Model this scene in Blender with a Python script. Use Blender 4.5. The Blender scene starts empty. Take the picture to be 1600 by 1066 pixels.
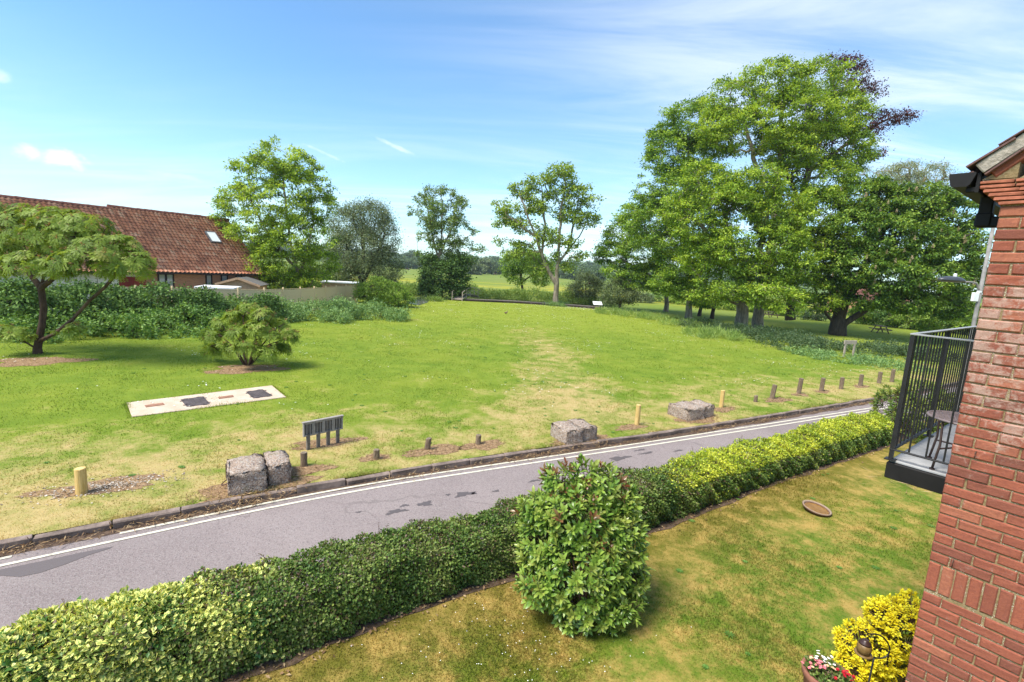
import bpy, bmesh, math, random
import numpy as np
from mathutils import Vector, Matrix

rng = np.random.default_rng(7)
random.seed(7)
scn = bpy.context.scene
COL = scn.collection
PI = math.pi

# ------------------------------------------------------------------ camera
CAM = (0.0, 0.0, 4.5)
ROLL, FPX = math.radians(3.5), 760.0
PITCH = math.radians(8.44)
cd = bpy.data.cameras.new('camera'); cam = bpy.data.objects.new('camera', cd); COL.objects.link(cam)
fw = Vector((0, math.cos(PITCH), -math.sin(PITCH))); u0 = Vector((0, math.sin(PITCH), math.cos(PITCH))); r0 = Vector((1, 0, 0))
rt = math.cos(ROLL) * r0 + math.sin(ROLL) * u0; up = -math.sin(ROLL) * r0 + math.cos(ROLL) * u0
cam.matrix_world = Matrix(((rt.x, up.x, -fw.x, CAM[0]), (rt.y, up.y, -fw.y, CAM[1]), (rt.z, up.z, -fw.z, CAM[2]), (0, 0, 0, 1)))
cd.sensor_width = 36.0; cd.lens = 36.0 * FPX / 1600.0; cd.clip_start = 0.05; cd.clip_end = 6000
scn.camera = cam

# ------------------------------------------------------------------ light
SUN_AZ, SUN_EL = math.radians(-124), math.radians(57)      # azimuth from +Y towards +X
sd = bpy.data.lights.new('sun', 'SUN'); sun = bpy.data.objects.new('sun', sd); COL.objects.link(sun)
sd.energy = 2.8; sd.angle = math.radians(26); sd.color = (1.0, 0.93, 0.82)
sdir = Vector((math.sin(SUN_AZ) * math.cos(SUN_EL), math.cos(SUN_AZ) * math.cos(SUN_EL), math.sin(SUN_EL)))
sun.rotation_euler = (-sdir).to_track_quat('-Z', 'Y').to_euler()
scn.view_settings.view_transform = 'Standard'; scn.view_settings.look = 'None'
scn.view_settings.exposure = 1.40; scn.view_settings.gamma = 1.0
scn.cycles.use_denoising = True
scn.cycles.max_bounces = 8; scn.cycles.diffuse_bounces = 5; scn.cycles.transmission_bounces = 6
scn.cycles.transparent_max_bounces = 4; scn.cycles.caustics_reflective = False; scn.cycles.caustics_refractive = False


class NT:
    """small node-tree writer"""
    def __init__(self, nt): self.t = nt; self.n = nt.nodes; self.l = nt.links
    def new(self, typ, **kw):
        nd = self.n.new(typ)
        for k, v in kw.items(): setattr(nd, k, v)
        return nd
    def set(self, sock, v):
        if v is None: return
        if isinstance(v, bpy.types.NodeSocket): self.l.new(v, sock)
        else: sock.default_value = v
    def math(self, op, a, b=None, c=None, clamp=False):
        nd = self.new('ShaderNodeMath', operation=op, use_clamp=clamp)
        self.set(nd.inputs[0], a); self.set(nd.inputs[1], b); self.set(nd.inputs[2], c)
        return nd.outputs[0]
    def noise(self, vec, scale, detail=3, rough=0.55, dist=0.0):
        nd = self.new('ShaderNodeTexNoise'); self.set(nd.inputs['Vector'], vec)
        nd.inputs['Scale'].default_value = scale; nd.inputs['Detail'].default_value = detail
        nd.inputs['Roughness'].default_value = rough; nd.inputs['Distortion'].default_value = dist
        return nd.outputs['Fac']
    def ss(self, v, lo, hi):
        nd = self.new('ShaderNodeMapRange', interpolation_type='SMOOTHSTEP'); self.set(nd.inputs[0], v)
        self.set(nd.inputs[1], lo); self.set(nd.inputs[2], hi)
        return nd.outputs[0]
    def mix(self, f, a, b, blend='MIX'):
        nd = self.new('ShaderNodeMix', data_type='RGBA', blend_type=blend); nd.clamp_factor = True
        self.set(nd.inputs[0], f)
        self.set(nd.inputs[6], a if isinstance(a, bpy.types.NodeSocket) else (*a, 1)); self.set(nd.inputs[7], b if isinstance(b, bpy.types.NodeSocket) else (*b, 1))
        return nd.outputs[2]
    def ramp(self, f, stops):
        nd = self.new('ShaderNodeValToRGB'); self.set(nd.inputs[0], f); e = nd.color_ramp.elements
        while len(e) < len(stops): e.new(0.5)
        for s, (p, c) in zip(e, stops): s.position = p; s.color = (*c, 1)
        return nd.outputs[0]
    def pos(self): return self.new('ShaderNodeNewGeometry').outputs['Position']
    def mapped(self, vec, scale=(1, 1, 1), rot=(0, 0, 0), loc=(0, 0, 0)):
        nd = self.new('ShaderNodeMapping'); self.set(nd.inputs[0], vec)
        nd.inputs['Scale'].default_value = scale; nd.inputs['Rotation'].default_value = rot; nd.inputs['Location'].default_value = loc
        return nd.outputs[0]
    def dot(self, vec, d):
        nd = self.new('ShaderNodeVectorMath', operation='DOT_PRODUCT'); self.set(nd.inputs[0], vec); nd.inputs[1].default_value = d
        return nd.outputs['Value']
    def attr(self, name): return self.new('ShaderNodeAttribute', attribute_name=name).outputs['Fac']
    def bump(self, h, strength, dist):
        nd = self.new('ShaderNodeBump'); self.set(nd.inputs['Height'], h); nd.inputs['Strength'].default_value = strength; nd.inputs['Distance'].default_value = dist
        return nd.outputs[0]


def new_mat(name):
    m = bpy.data.materials.new(name); m.use_nodes = True; t = NT(m.node_tree)
    bsdf = m.node_tree.nodes['Principled BSDF']
    bsdf.inputs['Specular IOR Level'].default_value = 0.3
    return m, t, bsdf


# ------------------------------------------------------------------ sky
wd = bpy.data.worlds.new('World'); scn.world = wd; wd.use_nodes = True
t = NT(wd.node_tree); t.n.clear()
sky = t.new('ShaderNodeTexSky', sky_type='NISHITA'); sky.sun_disc = False
sky.sun_elevation = SUN_EL; sky.sun_rotation = SUN_AZ
sky.air_density = 1.0; sky.dust_density = 0.3; sky.ozone_density = 2.0; sky.altitude = 0
gen = t.new('ShaderNodeTexCoord').outputs['Generated']
sep = t.new('ShaderNodeSeparateXYZ'); t.set(sep.inputs[0], gen)
az = t.math('ARCTAN2', sep.outputs[0], sep.outputs[1]); el = t.math('ARCSINE', sep.outputs[2])
# plane-projected coordinates for high cloud
inv = t.math('DIVIDE', 1.0, t.math('MAXIMUM', t.math('ADD', sep.outputs[2], 0.12), 0.05))
cmb = t.new('ShaderNodeCombineXYZ'); t.set(cmb.inputs[0], t.math('MULTIPLY', sep.outputs[0], inv)); t.set(cmb.inputs[1], t.math('MULTIPLY', sep.outputs[1], inv))
pl = cmb.outputs[0]
c1 = t.noise(t.mapped(pl, (0.35, 1.5, 1), (0, 0, 0.55)), 1.3, 7, 0.62, 0.7)
c2 = t.noise(t.mapped(pl, (0.25, 0.6, 1), (0, 0, 0.4), (3, 1, 0)), 0.8, 3, 0.5, 0.3)
side = t.ss(az, -0.5, 0.85)
low = t.ss(el, 0.34, 0.03)
cover = t.math('ADD', t.math('MULTIPLY', side, 0.66), t.math('MULTIPLY', low, 0.42))
cir = t.math('MULTIPLY', t.ss(c1, 0.36, 0.74), t.math('MULTIPLY', t.ss(c2, 0.25, 0.65), cover), clamp=True)
cir = t.math('ADD', cir, t.math('MULTIPLY', t.math('MULTIPLY', side, t.ss(el, 0.05, 0.5)), 0.14), clamp=True)
cir = t.math('ADD', cir, t.math('MULTIPLY', low, 0.12), clamp=True)
def puff(a0, e0, wa, we, amp, tilt=0.0, sc=26, lo=0.25, hi=0.75):
    da = t.math('SUBTRACT', az, a0); de = t.math('SUBTRACT', t.math('SUBTRACT', el, e0), t.math('MULTIPLY', da, tilt))
    q = t.math('ADD', t.math('POWER', t.math('DIVIDE', t.math('ABSOLUTE', da), wa), 2.0), t.math('POWER', t.math('DIVIDE', t.math('ABSOLUTE', de), we), 2.0))
    nn = t.noise(t.mapped(gen, (1, 1, 1.6)), sc, 6, 0.62, 0.4)
    v = t.math('ADD', t.math('SUBTRACT', 1.0, q), t.math('MULTIPLY', t.math('SUBTRACT', nn, 0.5), 2.4))
    return t.math('MULTIPLY', t.ss(v, lo, hi + 0.4), amp)
cl = t.math('ADD', puff(-0.742, 0.120, 0.062, 0.019, 0.75), puff(-0.80, 0.215, 0.02, 0.014, 0.45))
cl = t.math('ADD', cl, puff(-0.245, 0.213, 0.055, 0.006, 0.3, -0.32, 40))
cl = t.math('ADD', cl, puff(-0.368, 0.185, 0.045, 0.004, 0.22, -0.3, 40))
cl = t.math('ADD', cl, puff(-0.61, 0.117, 0.06, 0.006, 0.16, 0.0, 30))
fac = t.math('ADD', cir, cl, clamp=True)
skc = t.mix(1.0, sky.outputs[0], (0.70, 0.95, 1.06), 'MULTIPLY')
skc = t.mix(fac, skc, (5.6, 5.9, 6.3))
bg = t.new('ShaderNodeBackground'); t.set(bg.inputs[0], skc); bg.inputs[1].default_value = 0.090
out = t.new('ShaderNodeOutputWorld'); t.l.new(bg.outputs[0], out.inputs[0])

# ------------------------------------------------------------------ object helpers
def tag(o, label=None, cat=None, group=None, kind=None):
    for k, v in (('label', label), ('category', cat), ('group', group), ('kind', kind)):
        if v: o[k] = v
    return o

def empty(name, loc=(0, 0, 0), rz=0.0, label=None, cat=None, group=None):
    o = bpy.data.objects.new(name, None); COL.objects.link(o); o.empty_display_size = 0.1
    o.location = loc; o.rotation_euler = (0, 0, rz)
    return tag(o, label, cat, group)

def link(name, me, parent=None, mat=None, smooth=False):
    o = bpy.data.objects.new(name, me); COL.objects.link(o)
    if parent is not None: o.parent = parent
    if mat is not None:
        me.materials.clear()
        for mm in (mat if isinstance(mat, (list, tuple)) else [mat]): me.materials.append(mm)
    if smooth: me.polygons.foreach_set('use_smooth', np.ones(len(me.polygons), bool))
    return o

def np_mesh(name, V, F, attrs=None):
    """V (n,3), F (m,k) ints -> mesh; attrs {name: (domain, values)}"""
    me = bpy.data.meshes.new(name); V = np.asarray(V, np.float32); F = np.asarray(F, np.int32)
    m, k = F.shape
    me.vertices.add(len(V)); me.vertices.foreach_set('co', V.ravel())
    me.loops.add(m * k); me.loops.foreach_set('vertex_index', F.ravel())
    me.polygons.add(m); me.polygons.foreach_set('loop_start', np.arange(m, dtype=np.int32) * k)
    try: me.polygons.foreach_set('loop_total', np.full(m, k, np.int32))
    except Exception: pass
    me.update(calc_edges=True)
    for nm, (dom, vals) in (attrs or {}).items():
        a = me.attributes.new(nm, 'FLOAT', dom); a.data.foreach_set('value', np.asarray(vals, np.float32).ravel())
    return me

def bm_mesh(name, bm):
    me = bpy.data.meshes.new(name); bmesh.ops.recalc_face_normals(bm, faces=bm.faces[:]); bm.to_mesh(me); bm.free(); return me

def box(bm, c, s, rot=None, bevel=0.0, taper=None):
    """box centred at c with full sizes s"""
    r = bmesh.ops.create_cube(bm, size=1.0); vs = r['verts']
    bmesh.ops.scale(bm, vec=Vector(s), verts=vs)
    if taper:
        for v in vs:
            if v.co.z > 0: v.co.x *= taper; v.co.y *= taper
    if bevel > 0:
        es = list({e for v in vs for e in v.link_edges})
        rr = bmesh.ops.bevel(bm, geom=es, offset=bevel, segments=1, affect='EDGES'); vs = list({v for f in rr['faces'] for v in f.verts} | {v for v in vs if v.is_valid})
    if rot is not None: bmesh.ops.transform(bm, matrix=rot.to_4x4() if len(rot) == 3 else rot, verts=vs)
    bmesh.ops.translate(bm, vec=Vector(c), verts=vs)
    return vs

def tube_arrays(paths, sides=6):
    """paths: list of (pts (n,3), radii (n,)) -> V,F quads"""
    Vs, Fs, off = [], [], 0
    ang = np.arange(sides) * 2 * PI / sides
    for P, R in paths:
        P = np.asarray(P, float); R = np.broadcast_to(np.asarray(R, float), (len(P),))
        T = np.gradient(P, axis=0); T /= np.linalg.norm(T, axis=1, keepdims=True) + 1e-9
        ref = np.where(np.abs(T[:, 2:3]) > 0.9, np.array([[1., 0, 0]]), np.array([[0., 0, 1]]))
        ref = np.broadcast_to(ref[0], T.shape)
        a = np.cross(T, ref); a /= np.linalg.norm(a, axis=1, keepdims=True) + 1e-9; b = np.cross(T, a)
        ring = P[:, None] + R[:, None, None] * (np.cos(ang)[None, :, None] * a[:, None] + np.sin(ang)[None, :, None] * b[:, None])
        n = len(P); Vs.append(ring.reshape(-1, 3))
        i = np.arange(n - 1)[:, None] * sides; j = np.arange(sides)[None]; jn = (j + 1) % sides
        Fs.append((np.stack([i + j, i + jn, i + sides + jn, i + sides + j], -1).reshape(-1, 4)) + off)
        # caps (fan collapsed onto quads)
        base = off + (n - 1) * sides
        for s in range(1, sides - 1, 2):
            Fs.append(np.array([[base, base + s, base + s + 1, base + min(s + 2, sides - 1)]]) if s + 2 <= sides - 1 else np.array([[base, base + s, base + s + 1, base + s + 1]]))
        off += n * sides
    V = np.concatenate(Vs); F = np.concatenate(Fs)
    good = F[:, 2] != F[:, 3]
    return V, F[good]

def tubes(name, paths, parent, mat, sides=6, smooth=True):
    V, F = tube_arrays(paths, sides)
    return link(name, np_mesh(name, V, F), parent, mat, smooth)

def lathe(bm, prof, seg=24, c=(0, 0, 0), rot=None, caps=True):
    rings = []
    for r, z in prof:
        rings.append([bm.verts.new((r * math.cos(2 * PI * i / seg), r * math.sin(2 * PI * i / seg), z)) for i in range(seg)])
    for a, b in zip(rings, rings[1:]):
        for i in range(seg): bm.faces.new((a[i], a[(i + 1) % seg], b[(i + 1) % seg], b[i]))
    for rg, rev in ((rings[0], True), (rings[-1], False)) if caps else ():
        try: bm.faces.new(rg[::-1] if rev else rg)
        except Exception: pass
    vs = [v for r in rings for v in r]
    if rot is not None: bmesh.ops.transform(bm, matrix=rot.to_4x4(), verts=vs)
    bmesh.ops.translate(bm, vec=Vector(c), verts=vs)
    return vs

def poly_sheet(name, pts, z, mat, kind='structure', thick=0.0):
    bm = bmesh.new(); vs = [bm.verts.new((x, y, z)) for x, y in pts]; f = bm.faces.new(vs)
    if f.normal.z < 0: f.normal_flip()
    if f.calc_area() and True: bmesh.ops.triangulate(bm, faces=bm.faces[:])
    me = bpy.data.meshes.new(name); bm.normal_update(); bm.to_mesh(me); bm.free()
    o = link(name, me, None, mat); o['kind'] = kind
    return o

def unit(v): v = np.asarray(v, float); return v / (np.linalg.norm(v, axis=-1, keepdims=True) + 1e-9)

# ------------------------------------------------------------------ leaf machinery
def leaf_mesh(name, P, D, N, length, width, tint, fold=0.15, rim=False, curl=0.0):
    """one folded leaf (two or four triangles) per point. P base point, D direction, N up-side normal"""
    n = len(P); D = unit(D); N = unit(N - D * (N * D).sum(1, keepdims=True)); S = np.cross(D, N)
    length = np.broadcast_to(length, (n,))[:, None]; width = np.broadcast_to(width, (n,))[:, None]
    b = P; tip = P + D * length - N * length * curl
    mid = P + D * length * 0.5
    l = mid + S * width * 0.5 + N * width * fold; r = mid - S * width * 0.5 + N * width * fold
    V = np.stack([b, l, tip, r], 1).reshape(-1, 3); i = np.arange(n)[:, None] * 4
    F = np.concatenate([i + np.array([[0, 2, 1]]), i + np.array([[0, 3, 2]])], 0)
    at = {'tint': ('POINT', np.repeat(np.asarray(tint), 4))}
    if rim: at['rim'] = ('POINT', np.tile([0.15, 1.0, 0.35, 1.0], n))
    return np_mesh(name, V, F, at)

def rand_dirs(n):
    v = rng.normal(size=(n, 3)); return unit(v)

def in_lobes(lobes, dens, shell=0.62, inner=0.55, minz=None):
    """clump centres spread over the outer shells of a set of ellipsoids (x,y,z,rx,ry,rz), ~dens per square metre"""
    out = []
    Ls = np.array(lobes, float)
    for k, L in enumerate(Ls):
        c, r = L[:3], L[3:6]
        area = 4 * PI * ((((r[0] * r[1]) ** 1.6 + (r[0] * r[2]) ** 1.6 + (r[1] * r[2]) ** 1.6) / 3) ** (1 / 1.6))
        n = max(4, int(area * dens)); d = rand_dirs(n)
        rad = shell + (1 - shell) * rng.random(n) ** 0.6; rad *= np.where((rng.random(n) < 0.16) & (shell < 0.78), 1.0 + 0.22 * rng.random(n), 1.0)
        pt = c + d * r * rad[:, None]
        keep = np.ones(n, bool)
        for j, M in enumerate(Ls):
            if j != k: keep &= (((pt - M[:3]) / M[3:6]) ** 2).sum(1) > inner ** 2
        out.append(pt[keep])
    P = np.concatenate(out)
    if minz is not None: P = P[P[:, 2] > minz]
    return P

def skeleton(limbs, tips, droop=0.0, wander=0.08, bias=0.22, seg=2):
    """limbs: polylines (first one starts at the root, later ones start on an earlier one). tips joined greedily to the nearest wood."""
    N, par = [], []
    def add(p, q): N.append(np.asarray(p, float)); par.append(q); return len(N) - 1
    for li, pl in enumerate(limbs):
        pl = [np.asarray(p, float) for p in pl]
        if li == 0: prev = add(pl[0], -1); rest = pl[1:]
        else:
            A = np.array(N); prev = int(np.argmin(((A - pl[0]) ** 2).sum(1))); rest = pl[1:]
        last = N[prev]
        for p in rest:
            k = max(1, int(np.linalg.norm(p - last) / 0.7))
            for s in range(1, k + 1):
                q = last + (p - last) * s / k
                if s < k: q = q + rng.normal(size=3) * 0.03 * np.linalg.norm(p - last) / k * 2
                prev = add(q, prev)
            last = p
    nroot = len(N)
    cap = nroot + len(tips) * (seg + 1) + 5
    A = np.zeros((cap, 3)); A[:nroot] = N; n = nroot
    dist = np.zeros(cap)
    for i in range(1, nroot): dist[i] = dist[par[i]] + np.linalg.norm(A[i] - A[par[i]])
    start = max(1, int(0.0 * nroot))
    d0 = np.array([np.min(((A[:nroot] - q) ** 2).sum(1)) for q in tips]); order = np.argsort(d0)
    par = list(par); tipnode = []
    for q in tips[order]:
        dd = np.sqrt(((A[:n] - q) ** 2).sum(1))
        below = np.clip(A[:n, 2] - q[2], 0, None)
        cost = dd + bias * dist[:n] * 0.5 + 0.5 * below
        cost[:2] += 2.0
        k = int(np.argmin(cost)); a = A[k]; last = k; ln = dd[k]
        for s in range(1, seg + 1):
            f = s / seg
            pnt = a + (q - a) * f + np.array([0, 0, 1.0]) * (ln * 0.12 * math.sin(PI * f)) - np.array([0, 0, droop * ln * f * f])
            if s < seg: pnt = pnt + rng.normal(size=3) * wander * ln
            A[n] = pnt; par.append(last); dist[n] = dist[last] + np.linalg.norm(A[n] - A[last]); last = n; n += 1
        tipnode.append(last)
    A = A[:n]; par = np.array(par)
    w = np.zeros(n); w[tipnode] = 1
    for i in range(n - 1, 0, -1):
        if w[i] == 0: w[i] = 0.3
        w[par[i]] += w[i]
    return A, par, w

def wood_mesh(name, A, par, w, rtrunk, rmin=0.012, expo=2.1, sides=6, flare=1.35):
    Rq = np.clip(rtrunk * (w / w[0]) ** (1 / expo), rmin, None); thin_ = Rq < max(0.035, 0.16 * rtrunk)
    if sides > 4:
        a_ = _wood(A, par, w, rtrunk, rmin, expo, sides, flare, ~thin_); b_ = _wood(A, par, w, rtrunk, rmin, expo, 3, flare, thin_)
        n0 = len(a_[0]); V = np.concatenate([a_[0], b_[0]]); F = np.concatenate([a_[1], b_[1] + n0]); return np_mesh(name, V, F)
    return np_mesh(name, *_wood(A, par, w, rtrunk, rmin, expo, sides, flare, np.ones(len(A), bool)))

def _wood(A, par, w, rtrunk, rmin, expo, sides, flare, sel):
    wm = w[min(3, len(w) - 1)] if len(w) > 3 else w[0]
    R = np.clip(rtrunk * (w / w[0]) ** (1 / expo), rmin, None)
    h = A[:, 2] - A[0, 2]
    R *= 1 + (flare - 1) * np.exp(-np.clip(h, 0, None) / (rtrunk * 2.2)) * (w > 0.35 * w[0])
    idx = np.arange(1, len(A)); idx = idx[sel[idx]]; P0, P1 = A[par[idx]], A[idx]; R1 = R[idx]; R0 = np.minimum(R[par[idx]], R1 * 1.5)
    R0 = np.where(w[idx] > 0.4 * w[par[idx]], R[par[idx]], R0)
    T = unit(P1 - P0); P1 = P1 + T * R1[:, None] * 0.35
    ref = np.where(np.abs(T[:, 2:3]) > 0.85, np.array([[1., 0, 0]]), np.array([[0, 0, 1.]]))
    a = unit(np.cross(T, ref)); b = np.cross(T, a)
    ang = np.arange(sides) * 2 * PI / sides; ca, sa = np.cos(ang)[None, :, None], np.sin(ang)[None, :, None]
    circ = ca * a[:, None] + sa * b[:, None]
    V = np.concatenate([P0[:, None] + R0[:, None, None] * circ, P1[:, None] + R1[:, None, None] * circ], 1).reshape(-1, 3)
    m = len(idx); i = np.arange(m)[:, None, None] * 2 * sides; j = np.arange(sides)[None, :, None]; jn = (j + 1) % sides
    F = np.stack([i[:, :, 0] + j[:, :, 0], i[:, :, 0] + jn[:, :, 0], i[:, :, 0] + sides + jn[:, :, 0], i[:, :, 0] + sides + j[:, :, 0]], -1).reshape(-1, 4)
    return V, F

def spray_leaves(name, centres, per, rc, length, width, flat=0.6, up=0.7, droop=0.25, clump_var=0.25, core=None, tint_shift=0.0, lenvar=0.35, radial=0.4):
    """leaves gathered in loose sprays round the clump centres"""
    n = len(centres); k = rng.poisson(per, n).clip(1); idx = np.repeat(np.arange(n), k); m = len(idx)
    size = rc * (0.6 + 0.7 * rng.random(n))
    off = rng.normal(size=(m, 3)) * 0.5; off[:, 2] *= flat
    P = centres[idx] + off * size[idx][:, None]
    D = off * radial * 2 + rng.normal(size=(m, 3)) * 0.5; D[:, 2] -= droop
    N = np.array([0, 0, up]) + off * 0.5 + rng.normal(size=(m, 3)) * 0.55
    ln = length * (1 - lenvar / 2 + lenvar * rng.random(m)); 
    tint = 0.5 + clump_var * (rng.random(n)[idx] - 0.5) * 2 + 0.30 * rng.normal(size=m) + tint_shift
    return leaf_mesh(name, P, D, N, ln, ln * width, np.clip(tint, 0, 1))

LEAF_GAIN = {'copper_beech_leaf': 1.5, 'pale_willow_leaf': 1.3, 'far_wood_leaf': 1.7, 'willow_leaf': 1.5, 'variegated_leaf': 2.0, 'privet_leaf': 2.0, 'sumac_leaf': 1.85, 'chestnut_leaf': 2.0, 'golden_privet_leaf': 2.1, 'laurel_leaf': 1.85, 'blue_green_leaf': 1.35, 'alder_leaf': 2.7, 'yellow_leaf': 1.15}
def leaf_mat(name, dark, mid, light, trans=0.35, rough=0.5, spec=0.25, rimcol=None, young=None):
    m, t, b = new_mat(name)
    g_ = LEAF_GAIN.get(name, 1.0 if name in ('yellow_leaf', 'dry_stalk', 'flint_chip', 'candle_flower') else 2.1)
    dark, mid, light = (tuple(min(0.85, x * g_) for x in q) for q in (dark, mid, light))
    ti = t.attr('tint')
    stops = [(0.0, dark), (0.5, mid), (0.95, light)]
    if young: stops = [(0.0, dark), (0.42, mid), (0.74, light), (0.86, young[0]), (1.0, young[1])]
    c = t.ramp(ti, stops)
    if rimcol:
        rm = t.ss(t.attr('rim'), 0.30, 0.50); c = t.mix(t.math('MULTIPLY', rm, t.ss(ti, 0.2, 0.35)), c, rimcol)
    t.set(b.inputs['Base Color'], c); b.inputs['Roughness'].default_value = rough; b.inputs['Specular IOR Level'].default_value = spec
    tr = t.new('ShaderNodeBsdfTranslucent'); t.set(tr.inputs[0], t.mix(1.0, c, (1.25, 1.15, 0.6), 'MULTIPLY'))
    mx = t.new('ShaderNodeMixShader'); mx.inputs[0].default_value = trans
    t.l.new(b.outputs[0], mx.inputs[1]); t.l.new(tr.outputs[0], mx.inputs[2])
    t.l.new(mx.outputs[0], t.n['Material Output'].inputs[0])
    return m

def bark_mat(name, c1, c2, scale=6.0, stretch=0.25):
    m, t, b = new_mat(name)
    v = t.mapped(t.new('ShaderNodeTexCoord').outputs['Object'], (1, 1, stretch))
    n1 = t.noise(v, scale, 5, 0.65, 0.6); n2 = t.noise(v, scale * 0.25, 2)
    c = t.mix(t.ss(n1, 0.3, 0.7), c1, c2); c = t.mix(t.ss(n2, 0.5, 0.8), c, tuple(x * 1.35 for x in c2))
    t.set(b.inputs['Base Color'], c); b.inputs['Roughness'].default_value = 0.9
    t.set(b.inputs['Normal'], t.bump(n1, 0.7, 0.03))
    return m

def flat_mat(name, col, rough=0.6, spec=0.3, var=0.15, scale=8.0, metal=0.0, bump=0.0, bscale=60.0):
    m, t, b = new_mat(name)
    v = t.new('ShaderNodeTexCoord').outputs['Object']
    n1 = t.noise(v, scale, 5, 0.6)
    c = t.mix(t.ss(n1, 0.25, 0.75), tuple(x * (1 - var) for x in col), tuple(min(1, x * (1 + var)) for x in col))
    t.set(b.inputs['Base Color'], c); b.inputs['Roughness'].default_value = rough; b.inputs['Specular IOR Level'].default_value = spec; b.inputs['Metallic'].default_value = metal
    if bump: t.set(b.inputs['Normal'], t.bump(t.noise(v, bscale, 4), bump, 0.01))
    return m

M = {}
M['bark_grey'] = bark_mat('bark_grey', (0.15, 0.12, 0.09), (0.36, 0.29, 0.22))
M['bark_brown'] = bark_mat('bark_brown', (0.07, 0.045, 0.03), (0.16, 0.10, 0.065))
M['bark_dark'] = bark_mat('bark_dark', (0.035, 0.026, 0.02), (0.08, 0.06, 0.045))
M['bark_sumac'] = bark_mat('bark_sumac', (0.04, 0.024, 0.016), (0.10, 0.062, 0.042))
M['twig'] = bark_mat('twig', (0.05, 0.03, 0.02), (0.11, 0.065, 0.045), 14)
M['ash'] = leaf_mat('ash_leaf', (0.045, 0.080, 0.008), (0.112, 0.180, 0.018), (0.225, 0.285, 0.036), 0.45)
M['ash2'] = leaf_mat('ash_leaf_deep', (0.032, 0.066, 0.009), (0.084, 0.150, 0.018), (0.175, 0.245, 0.034), 0.42)
M['centre'] = leaf_mat('open_leaf', (0.07, 0.11, 0.016), (0.118, 0.172, 0.025), (0.19, 0.25, 0.045), 0.45)
M['alder'] = leaf_mat('alder_leaf', (0.035, 0.06, 0.016), (0.06, 0.095, 0.022), (0.11, 0.145, 0.036), 0.35)
M['ivy'] = leaf_mat('ivy_leaf', (0.02, 0.042, 0.012), (0.042, 0.08, 0.02), (0.085, 0.14, 0.035), 0.25, 0.6, 0.15)
M['willow'] = leaf_mat('willow_leaf', (0.06, 0.09, 0.04), (0.10, 0.135, 0.06), (0.17, 0.20, 0.10), 0.3)
M['pale'] = leaf_mat('pale_willow_leaf', (0.12, 0.15, 0.06), (0.19, 0.22, 0.10), (0.27, 0.29, 0.15), 0.35)
M['beech'] = leaf_mat('copper_beech_leaf', (0.025, 0.008, 0.010), (0.05, 0.014, 0.016), (0.10, 0.03, 0.03), 0.3, 0.4)
M['chestnut'] = leaf_mat('chestnut_leaf', (0.022, 0.050, 0.007), (0.058, 0.110, 0.012), (0.135, 0.19, 0.026), 0.33, 0.45)
M['sumac'] = leaf_mat('sumac_leaf', (0.06, 0.095, 0.014), (0.115, 0.165, 0.022), (0.18, 0.23, 0.04), 0.4, 0.5, 0.25, None, ((0.26, 0.21, 0.08), (0.30, 0.17, 0.08)))
M['bramble'] = leaf_mat('bramble_leaf', (0.03, 0.065, 0.014), (0.06, 0.115, 0.022), (0.12, 0.185, 0.04), 0.3)
M['nettle'] = leaf_mat('nettle_leaf', (0.045, 0.085, 0.03), (0.085, 0.145, 0.045), (0.15, 0.215, 0.075), 0.3)
M['bluegreen'] = leaf_mat('blue_green_leaf', (0.028, 0.055, 0.022), (0.055, 0.095, 0.036), (0.11, 0.15, 0.065), 0.3)
M['bush'] = leaf_mat('bush_leaf', (0.06, 0.10, 0.014), (0.11, 0.17, 0.024), (0.18, 0.24, 0.04), 0.35)
M['reed'] = leaf_mat('reed_leaf', (0.06, 0.10, 0.02), (0.11, 0.165, 0.035), (0.19, 0.235, 0.07), 0.35)
M['far'] = leaf_mat('far_wood_leaf', (0.04, 0.065, 0.028), (0.065, 0.10, 0.04), (0.10, 0.14, 0.055), 0.2)
M['privet'] = leaf_mat('privet_leaf', (0.024, 0.052, 0.010), (0.066, 0.108, 0.020), (0.145, 0.180, 0.045), 0.28, 0.45, 0.3, None, ((0.14, 0.13, 0.06), (0.16, 0.07, 0.06)))
M['golden'] = leaf_mat('golden_privet_leaf', (0.06, 0.105, 0.010), (0.18, 0.225, 0.018), (0.34, 0.35, 0.04), 0.35, 0.4, 0.35)
M['varieg'] = leaf_mat('variegated_leaf', (0.035, 0.085, 0.02), (0.07, 0.15, 0.03), (0.14, 0.22, 0.05), 0.25, 0.4, 0.35, (0.76, 0.74, 0.22))
M['laurel'] = leaf_mat('laurel_leaf', (0.035, 0.075, 0.012), (0.085, 0.15, 0.022), (0.17, 0.23, 0.04), 0.25, 0.3, 0.5, None, ((0.22, 0.17, 0.06), (0.20, 0.05, 0.03)))
M['yellow'] = leaf_mat('yellow_leaf', (0.52, 0.44, 0.015), (0.72, 0.62, 0.02), (0.82, 0.74, 0.07), 0.3, 0.5)
M['yewdark'] = leaf_mat('dark_shrub_leaf', (0.03, 0.055, 0.012), (0.065, 0.10, 0.02), (0.17, 0.17, 0.03), 0.25)

# ------------------------------------------------------------------ the ground
KERB = [(-13.0, 2.55)] + [(-7.25, 6.5), (-6.05, 7.33), (-4.55, 8.44), (-2.51, 9.65), (0.17, 11.24), (3.72, 13.06), (8.81, 16.01), (15.31, 19.83)] + [(24.0, 25.3), (34.0, 31.2)]
PARK_Z = 0.10

def resample(pl, step):
    pl = np.array(pl, float); d = np.r_[0, np.cumsum(np.linalg.norm(np.diff(pl, axis=0), axis=1))]
    s = np.arange(0, d[-1], step)
    return np.stack([np.interp(s, d, pl[:, 0]), np.interp(s, d, pl[:, 1])], 1)

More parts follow.
